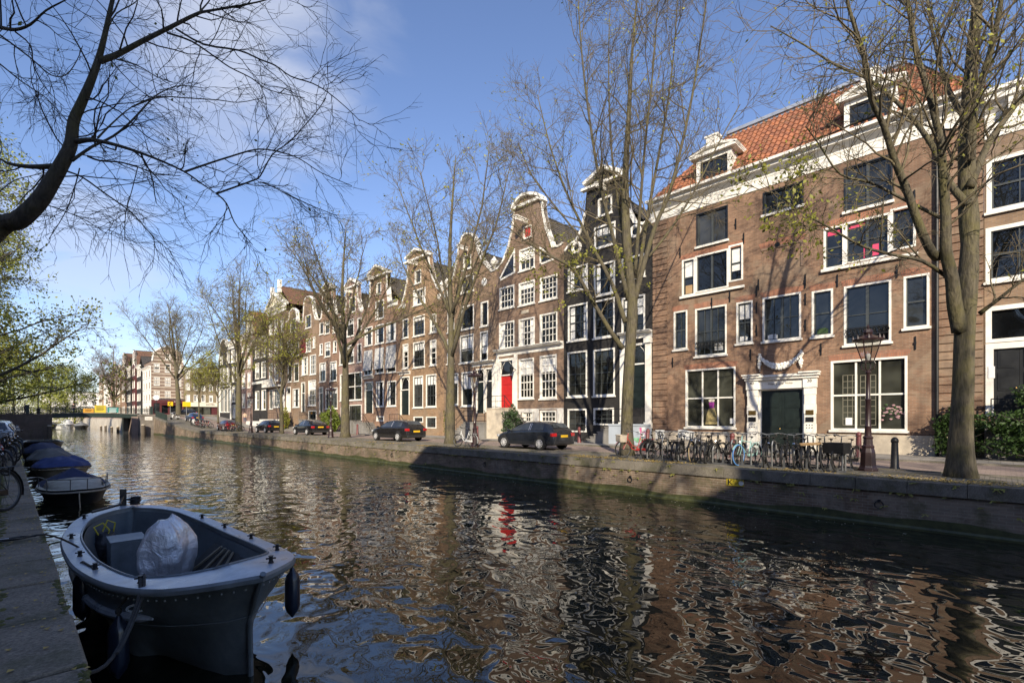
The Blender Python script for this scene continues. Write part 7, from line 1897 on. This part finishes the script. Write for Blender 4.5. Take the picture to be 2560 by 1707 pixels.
# generic boats moored farther along
from mathutils.noise import noise as mnz
def small_boat(label, cx, y0, L, beam, h, hullm, deckm, rz=0.0, coverm=None, cov=0.0, inner=True, cuddy=False):
    o = thing('boat', label, 'boat', (cx, y0, WATER), rz, 'boats moored along the near quay')
    hb = beam / 2
    Lf = [(0, L, h * .95), (-hb * .75, L * .97, h * .95), (-hb, L * .7, h * .9), (-hb, L * .4, h * .92), (-hb * .72, L * .15, h * 1.0), (-hb * .3, L * .03, h * 1.08), (0, 0, h * 1.12)]
    Rt = [(-x, y, z) for x, y, z in Lf]
    lp, bl, c_ = hull_rings(Lf, Rt, (0, L * .1), -.3, (.78, .92), 30)
    rows = [lp, bl(lambda p: p.z * .7, .3), bl(lambda p: p.z * .3, .7), bl(-.02, 1.0), bl(-.3, 1.4)]
    MB().grid([[tuple(q) for q in r_] for r_ in rows], close=True).build('hull', hullm, o, smooth='all')
    ins = [Vector((c_.x + (p.x - c_.x) * .86, c_.y + (p.y - c_.y) * .93, p.z + .01)) for p in lp]; lw = [Vector((c_.x + (p.x - c_.x) * .66, c_.y + (p.y - c_.y) * .78, .2)) for p in lp]
    MB().grid([[tuple(p + Vector((0, 0, .01))) for p in lp], [tuple(p) for p in ins], [tuple(p - Vector((0, 0, .05))) for p in ins]], close=True).build('deck', deckm, o, smooth=True)
    g = MB().grid([[tuple(p - Vector((0, 0, .05))) for p in ins], [tuple(p) for p in lw]], close=True); g.f.append(list(range(len(g.v) - len(lw), len(g.v)))); g.m.append(0); g.build('inner_hull', INNB, o)
    MB().tube([p + Vector((0, 0, -.08)) for p in lp] + [lp[0] + Vector((0, 0, -.08))], .035, 6).build('rubbing_strake', deckm, o)
    if coverm:
        rr_ = random.Random(int(L * 100)); rws = []
        for k in range(13):
            f = k / 12; zz = cov * (1 - (1 - f) ** 2.2); rws.append([(c_.x + (p.x - c_.x) * (1.03 - f), c_.y + (p.y - c_.y) * (1.02 - f * .96), (p.z + .02) * (1 - f) + f * (h * 1.0) + zz + (.16 * mnz((p.x * 1.6 + L, p.y * 1.3, f * 2.5)) + .05 * abs(math.sin(p.y * 4.2 + 2 * f))) * (f > 0) * (1 - f * .6) + .55 * cov * math.sin(p.y * 1.9 + 1) * f * (1 - f * .5)) for i, p in enumerate(lp)])
        MB().grid(rws, close=True).build('tarpaulin', coverm, o, smooth='all')
        MB().tube([Vector((lp[i].x * 1.04, lp[i].y, lp[i].z - .02 - .05 * (i % 2))) for i in range(0, len(lp))], .012, 4).build('lashing', ROPE, o)
    return o, lp
NAVY = mat('navy_canvas', (.022, .033, .085), .85, var=.2, bump=.4, bscale=9); BLUEC = mat('blue_canvas', (.022, .045, .17), .85, var=.2, bump=.4, bscale=7); GREYC = mat('grey_canvas', (.14, .145, .15), .9, var=.2, bump=.3); HULLK = mat('black_hull', (.014, .014, .014), .45, var=.3); CREAMH = mat('cream_hull', (.38, .33, .24), .5, var=.2); GELC = mat('grubby_gelcoat', (.30, .28, .23), .55, var=.3, scale=3)
c1, lp = small_boat('small dark cabin cruiser with a navy tent and bent steel rails, behind the slate boat', 1.02, 20.3, 5.2, 1.85, .48, HULLK, GELC)
rws = []
for y, w_, z in ((.75, .30, .44), (1.2, .55, .60), (1.9, .66, .66), (2.7, .7, .66), (2.75, .7, .45)): rws.append([(-w_ - .12, y, .42), (-w_, y, z - .06), (-w_ * .6, y, z), (0, y, z + .04), (w_ * .6, y, z), (w_, y, z - .06), (w_ + .12, y, .42)])
cb = MB().grid(rws).build('cabin', GELC, c1, smooth=True)
for s in (-1, 1): MB().add([(s * .73, 1.5, .48), (s * .745, 2.4, .48), (s * .70, 2.35, .57), (s * .69, 1.6, .57)], [(0, 1, 2, 3) if s > 0 else (3, 2, 1, 0)]).build('window', CGLASS, cb)
b = MB(); rw = [(s * q, y, z) for s in (1,) for q, y, z in ()]
rp = [(-.9, 2.6, .78), (-.72, .9, .82), (-.2, .1, .86), (.2, .1, .86), (.72, .9, .82), (.9, 2.6, .78)]
b.tube(rp, .016, 6)
for q in rp: b.tube([(q[0], q[1] + .08, .42), q], .014, 5)
b.build('railing', STEEL, c1)
MB().grid([[(-.85, 2.6, .45), (-.4, 2.9, 0.72), (0, 3.3, 1.0), (.4, 2.9, 0.72), (.85, 2.6, .45)], [(-.9, 4.3, .45), (-.45, 4.0, 0.70), (0, 3.5, 1.0), (.45, 4.0, 0.70), (.9, 4.3, .45)]]).grid([[(-.85, 2.6, .45), (-.4, 2.9, 0.72), (0, 3.3, 1.0)], [(.85, 2.6, .45), (.4, 2.9, 0.72), (0, 3.31, 1.0)]]).build('tent', NAVY, c1)
MB().tube([(0, .02, .46), (.0, -.12, .2), (.03, -.2, -.3)], .018, 6).build('bow_rope', STRAP, c1)
small_boat('cream boat under a bright blue tarpaulin with a yellowish rubbing strip', .95, 28.6, 5.0, 1.95, .6, CREAMH, CREAMH, coverm=BLUEC, cov=.3)
small_boat('low boat under a rounded grey cover behind the blue tarpaulin', .7, 34.6, 4.6, 1.9, .6, CREAMH, GREYC, coverm=GREYC, cov=.42)
small_boat('boat under a dark navy cover, fourth along the near quay', .45, 41.5, 5.5, 2.0, .62, GELC, GELC, coverm=NAVY, cov=.45)
small_boat('open black sloop farthest along the near quay before the bridge', .55, 52.0, 7.2, 2.45, .95, HULLK, BIKEB)
b3, _ = small_boat('dark barge seen beneath the bridge', 3.2, 190, 14, 3.6, 1.2, HULLK, HULLK, coverm=GREYC, cov=.6); b4, _ = small_boat('white motor boat seen beneath the bridge beside the barge', 7.0, 186, 9, 3.0, 1.1, BIKEW, BIKEW, coverm=BIKEW, cov=1.2); b5, _ = small_boat('dark rounded boat beneath the bridge near its pier', 9.5, 176, 9, 3.0, .9, HULLK, STEEL, coverm=GREYC, cov=.7)
for q in (b3, b4, b5): q['group'] = 'boats seen under the bridge'
# ------------------------------------------------------------------ houses round the corner, beyond the bridge and on the near bank
def block(label, loc, rz, Wd, H, m, nc, floors, gable='flat', roofm=None, group='distant houses', depth=10, g0=.4, shop=None, blind=0.0, style='W', trim=WHITE, name='canal_house', simple=True, win_w=.52):
    """generic front: Wd wide, H to the eave"""
    if gable == 'flat': top = [(0, H), (Wd, H)]
    elif gable == 'neck': top = [(0, H), (Wd * .18, H + .5), (Wd * .28, H + 1.6), (Wd * .3, H + 3.4), (Wd * .5, H + 4.3), (Wd * .7, H + 3.4), (Wd * .72, H + 1.6), (Wd * .82, H + .5), (Wd, H)]
    elif gable == 'bell': top = [(0, H), (Wd * .12, H + .5), (Wd * .25, H + 2.4), (Wd * .36, H + 3.3), (Wd * .64, H + 3.3), (Wd * .75, H + 2.4), (Wd * .88, H + .5), (Wd, H)]
    elif gable == 'mansard': top = [(0, H), (Wd * .06, H + 2.2), (Wd * .25, H + 3.2), (Wd * .5, H + 3.9), (Wd * .75, H + 3.2), (Wd * .94, H + 2.2), (Wd, H)]
    else: top = [(0, H), (Wd / 2, H + Wd * .55), (Wd, H)]
    wins = []; fh = (H - g0) / floors; cw = Wd / nc
    for f in range(floors):
        for k in range(nc):
            a = cw * (k + .5) - cw * win_w / 2; z = g0 + f * fh + fh * .22
            if f == 0 and k == nc - 1 and not shop: wins.append((a, a + cw * win_w, .05, z + fh * .62, 'D', dict(leafm=BLACKP, transom=.25))); continue
            if f == 0 and shop: continue
            wins.append((a, a + cw * win_w, z, z + fh * .60, style + '23', dict(blind=blind if (k + f) % 2 else 0, bar=.05)))
    if gable in ('neck', 'bell', 'mansard'): wins.append((Wd * .42, Wd * .58, H + .5, H + 1.9, 'W22', {}))
    h = House(label, 0, 0, top, m, wins, loc=loc, rz=rz, W=Wd, depth=depth, name=name, group=group)
    if gable == 'flat': cornice(h.t, -.05, Wd + .05, H - .5, H + .4, .5, m=trim, brackets=6)
    else: scroll_trim(h.t, top, .25, m=trim)
    gable_roof(h.t, Wd, H, H + (4.1 if gable == 'neck' else 3.1 if gable != 'flat' else 1.2 if Wd > 8.4 else 2.8), .4, depth, (TILE_BROWN if roofm == TILE_RED else roofm) or TILE_DARK, fine=False)
    return h
STRIPE = brick('striped_brick', (.26, .175, .12), (.20, .135, .095), (.22, .17, .14))
sb = block('striped brick and pale stone corner building with a curved gable and a maroon cafe front', (19.6, 140, 2.0), 0, 6.4, 13.2, STRIPE, 3, 4, 'mansard', shop=1, group='houses beyond the bridge', name='corner_building', style='B', blind=.5)
b = MB()
for k in range(15): b.box(.05, 6.35, -.03, -.004, 4.6 + k * .8, 4.6 + k * .8 + .17)
for a_, c_ in ((0.9, 1.9), (2.7, 3.7), (4.5, 5.5)): pass
b.build('stone_bands', SANDST, sb.t)
CAFE = MB().box(.02, 6.38, -.35, -.004, 0, .9).box(.02, 6.38, -.35, -.004, 3.3, 4.1)
for x in (.02, 1.6, 3.2, 4.8, 6.0): CAFE.box(x, x + .38, -.34, -.005, .901, 3.299)
cf = CAFE.build('cafe_front', MAROON, sb.t); MB().box(.4, 6.1, -.2, -.18, .901, 3.299).build('pane', GLASS, cf); MB().grid([[(1.6, -.36, 3.2), (4.8, -.36, 3.2)], [(1.6, -1.1, 2.8), (4.8, -1.1, 2.8)]]).build('awning', MAROON, sb.t)
text('CAFE', .42, WHITE, cf, (4.9, -.36, 3.7)); cornice(sb.t, 0, 6.4, 4.12, 4.5, .5, m=CREAM, name='shop_cornice')
block('olive brown brick building with rows of white windows behind young trees', (26.05, 140, 2.0), 0, 11.5, 11.6, B_YELL, 7, 4, 'flat', TILE_RED, 'houses beyond the bridge', shop=1)
o = MB().box(26.1, 37.5, 139.2, 139.9, 4.6, 5.6).build('fascia', CREAM); sh = thing('shop_front', 'long cream shop fascia with glass fronts along the side street', 'shop front', (0, 0, 0)); o.parent = sh
for k in range(6): MB().box(26.3 + k * 1.85, 27.85 + k * 1.85, 139.6, 139.7, 2.05, 4.5).build('pane', SHOPGL if k != 3 else MAROON, sh)
text('HOTEL', .62, BLACKP, sh, (31.5, 139.17, 5.1)); 
wh = block('white plastered side of the corner building facing the canal', (19.55, 152, 2.0), R(-90), 11.9, 11.6, WHITEPL, 3, 4, 'flat', TILE_DARK, 'houses beyond the bridge', depth=8, name='white_house')
xs_ = 19.2; y_ = 152.2
for i, (wd, H, m, nc, gb, lab, rf) in enumerate(((6.5, 12.8, B_BLACK, 3, 'flat', 'black house with white windows right beyond the white corner wall', TILE_DARK), (5.5, 13.6, MAROON, 2, 'neck', 'house with a maroon painted strip and pale brick beyond the bridge', TILE_RED), (7.5, 13.4, B_BLACK, 4, 'flat', 'broad dark house with tall white windows beyond the bridge', TILE_DARK), (7, 14.2, B_RED, 3, 'neck', 'red brick house with a high gable beyond the bridge', TILE_RED), (7, 12.4, B_BROWN, 3, 'bell', 'brown bell gabled house far beyond the bridge', TILE_DARK), (8, 13, B_PURPLE, 3, 'tri', 'purplish steep gabled house far beyond the bridge', TILE_RED), (8, 12, B_PINK, 3, 'flat', 'pale pinkish house far along the distant row', TILE_DARK), (10, 13, WHITEPL, 4, 'flat', 'whitish house near the bend of the canal', TILE_DARK), (12, 12, B_BROWN, 4, 'bell', 'last brown house at the bend of the canal', TILE_DARK))):
    y_ += wd; block(lab, (xs_ - i * .35, y_, 2.0 - .05 * i), R(-90), wd - .02, H, m, nc, 4, gb, rf, 'houses beyond the bridge', shop=None if i else None, depth=9)
block('wide pale building closing the view at the bend', (2.5, 300, .5), 0, 26, 13, WHITEPL, 8, 4, 'flat', TILE_DARK, 'houses beyond the bridge')
# the near bank row (it throws the shade over the near quay)
yy = -62.0
for i, (wd, H, m, nc, gb, rf) in enumerate(((9, 16.2, B_BROWN, 4, 'flat', 0), (9, 17.4, B_RED, 4, 'flat', 0), (8.5, 15.6, B_BLACK, 3, 'neck', 0), (8.5, 17.6, B_PURPLE, 4, 'flat', 0), (8.6, 17.2, B_BROWN, 4, 'flat', 0), (7.0, 10.2, B_ORANGE, 3, 'tri', 1), (9.6, 17.6, B_RED, 4, 'flat', 0), (6, 9.8, B_BROWN, 3, 'bell', 0), (6.5, 8.5, B_PINK, 3, 'tri', 1), (6, 7.6, B_BLACK, 2, 'bell', 0), (7, 8.0, B_RED, 3, 'flat', 0), (6, 7.4, B_BROWN, 2, 'tri', 0), (7, 8, B_PURPLE, 3, 'flat', 0), (6.5, 7.4, B_ORANGE, 2, 'bell', 0), (7, 8, B_BROWN, 3, 'flat', 0), (7, 7.6, B_RED, 2, 'tri', 0), (9, 8.5, B_BROWN, 3, 'flat', 0), (9, 10, B_PURPLE, 3, 'flat', 0), (9, 13, B_RED, 3, 'flat', 0), (9, 14, B_BLACK, 3, 'neck', 0), (9, 13, B_BROWN, 3, 'flat', 0), (9, 14, B_PINK, 3, 'flat', 0))):
    block(('brown', 'red', 'black', 'purple', 'wide brown', 'low ochre', 'broad red', 'bell gabled brown', 'pink', 'small black', 'flat red', 'neck gabled brown', 'flat purple', 'ochre bell gabled', 'plain brown', 'neck gabled red', 'tall plain brown', 'tall purple', 'tall red', 'tall black', 'second tall brown', 'pinkish end')[i] + ' brick house of the shaded row on the near bank', (-10, yy, 0), R(90), wd - .02, H, m, nc, 4, gb, TILE_RED if rf else TILE_DARK, 'houses on the near bank', depth=10); yy += wd
# ------------------------------------------------------------------ light
AZ = math.atan(0.95); EL = R(26.5)
sun = bpy.data.lights.new('sun', 'SUN'); sun.energy = 5.0; sun.angle = R(0.5); sun.color = (1.0, 0.885, 0.70)
so = bpy.data.objects.new('sun', sun); COL.objects.link(so)
d = Vector((math.cos(AZ) * math.cos(EL), math.sin(AZ) * math.cos(EL), -math.sin(EL)))
so.rotation_euler = d.to_track_quat('-Z', 'Y').to_euler()
w = bpy.data.worlds.new('World'); SC.world = w; w.use_nodes = True
nt = w.node_tree; bg = nt.nodes['Background']; out = nt.nodes['World Output']
sky = nt.nodes.new('ShaderNodeTexSky'); sky.sky_type = 'NISHITA'; sky.sun_disc = False
sky.sun_elevation = EL; sky.sun_rotation = math.atan2(-d.x, -d.y)
sky.air_density = 1.0; sky.dust_density = 0.45; sky.ozone_density = 3.0
def sn(t_, **kw):
    n = nt.nodes.new(t_)
    for k, v in kw.items():
        if k in n.inputs: n.inputs[k].default_value = v
        else: setattr(n, k, v)
    return n
tc = sn('ShaderNodeTexCoord')
def cloud(px, py, rad, stretch, lo, hi, amt, scale):
    """a wisp of cloud round one direction of the sky"""
    v = (PT(px, py, 1000.0) - Vector((0, 0, EYE))).normalized()
    dot = sn('ShaderNodeVectorMath', operation='DISTANCE'); nt.links.new(tc.outputs['Generated'], dot.inputs[0]); dot.inputs[1].default_value = v
    mr = sn('ShaderNodeMapRange'); mr.inputs[1].default_value = 0; mr.inputs[2].default_value = rad; mr.inputs[3].default_value = 1; mr.inputs[4].default_value = 0
    nt.links.new(dot.outputs['Value'], mr.inputs[0])
    mp = sn('ShaderNodeMapping'); mp.inputs['Scale'].default_value = stretch; nt.links.new(tc.outputs['Generated'], mp.inputs[0])
    nz = sn('ShaderNodeTexNoise', Scale=scale, Detail=6, Roughness=.55, Distortion=.4); nt.links.new(mp.outputs[0], nz.inputs['Vector'])
    mu = sn('ShaderNodeMath', operation='MULTIPLY'); nt.links.new(mr.outputs[0], mu.inputs[0]); nt.links.new(nz.outputs['Fac'], mu.inputs[1])
    m2 = sn('ShaderNodeMapRange', interpolation_type='SMOOTHSTEP'); m2.inputs[1].default_value = lo; m2.inputs[2].default_value = hi; m2.inputs[4].default_value = amt
    nt.links.new(mu.outputs[0], m2.inputs[0])
    return m2.outputs[0]
cl = None
for args in ((640, 130, .30, (1, 1, 2.0), .14, .42, .62, 5.0), (560, 330, .32, (1, 1, 2.5), .28, .5, .35, 5.0), (200, 640, .3, (1, 1, 3), .26, .5, .4, 5.0), (900, 60, .25, (1, 1, 2), .34, .6, .25, 4.0)):
    c = cloud(*args)
    if cl is None: cl = c
    else:
        m = sn('ShaderNodeMath', operation='MAXIMUM'); nt.links.new(cl, m.inputs[0]); nt.links.new(c, m.inputs[1]); cl = m.outputs[0]
mx = sn('ShaderNodeMix', data_type='RGBA'); nt.links.new(cl, mx.inputs[0]); tin = sn('ShaderNodeMix', data_type='RGBA', blend_type='MULTIPLY'); tin.inputs[0].default_value = 1; nt.links.new(sky.outputs[0], tin.inputs[6]); tin.inputs[7].default_value = (1.04, .965, 1.05, 1); nt.links.new(tin.outputs[2], mx.inputs[6]); mx.inputs[7].default_value = (4.0, 4.2, 4.8, 1)
nt.links.new(mx.outputs[2], bg.inputs['Color'])
bg.inputs['Strength'].default_value = 0.135
SC.view_settings.view_transform = 'Standard'; SC.view_settings.look = 'None'; SC.view_settings.gamma = 1.0; SC.view_settings.exposure = 0.58
SC.render.engine = 'CYCLES'
cy = SC.cycles; cy.max_bounces = 6; cy.diffuse_bounces = 2; cy.glossy_bounces = 4; cy.transmission_bounces = 2; cy.transparent_max_bounces = 6
cy.caustics_reflective = False; cy.caustics_refractive = False; cy.sample_clamp_indirect = 4.0
cy.use_denoising = True
SC.render.filter_size = 1.1
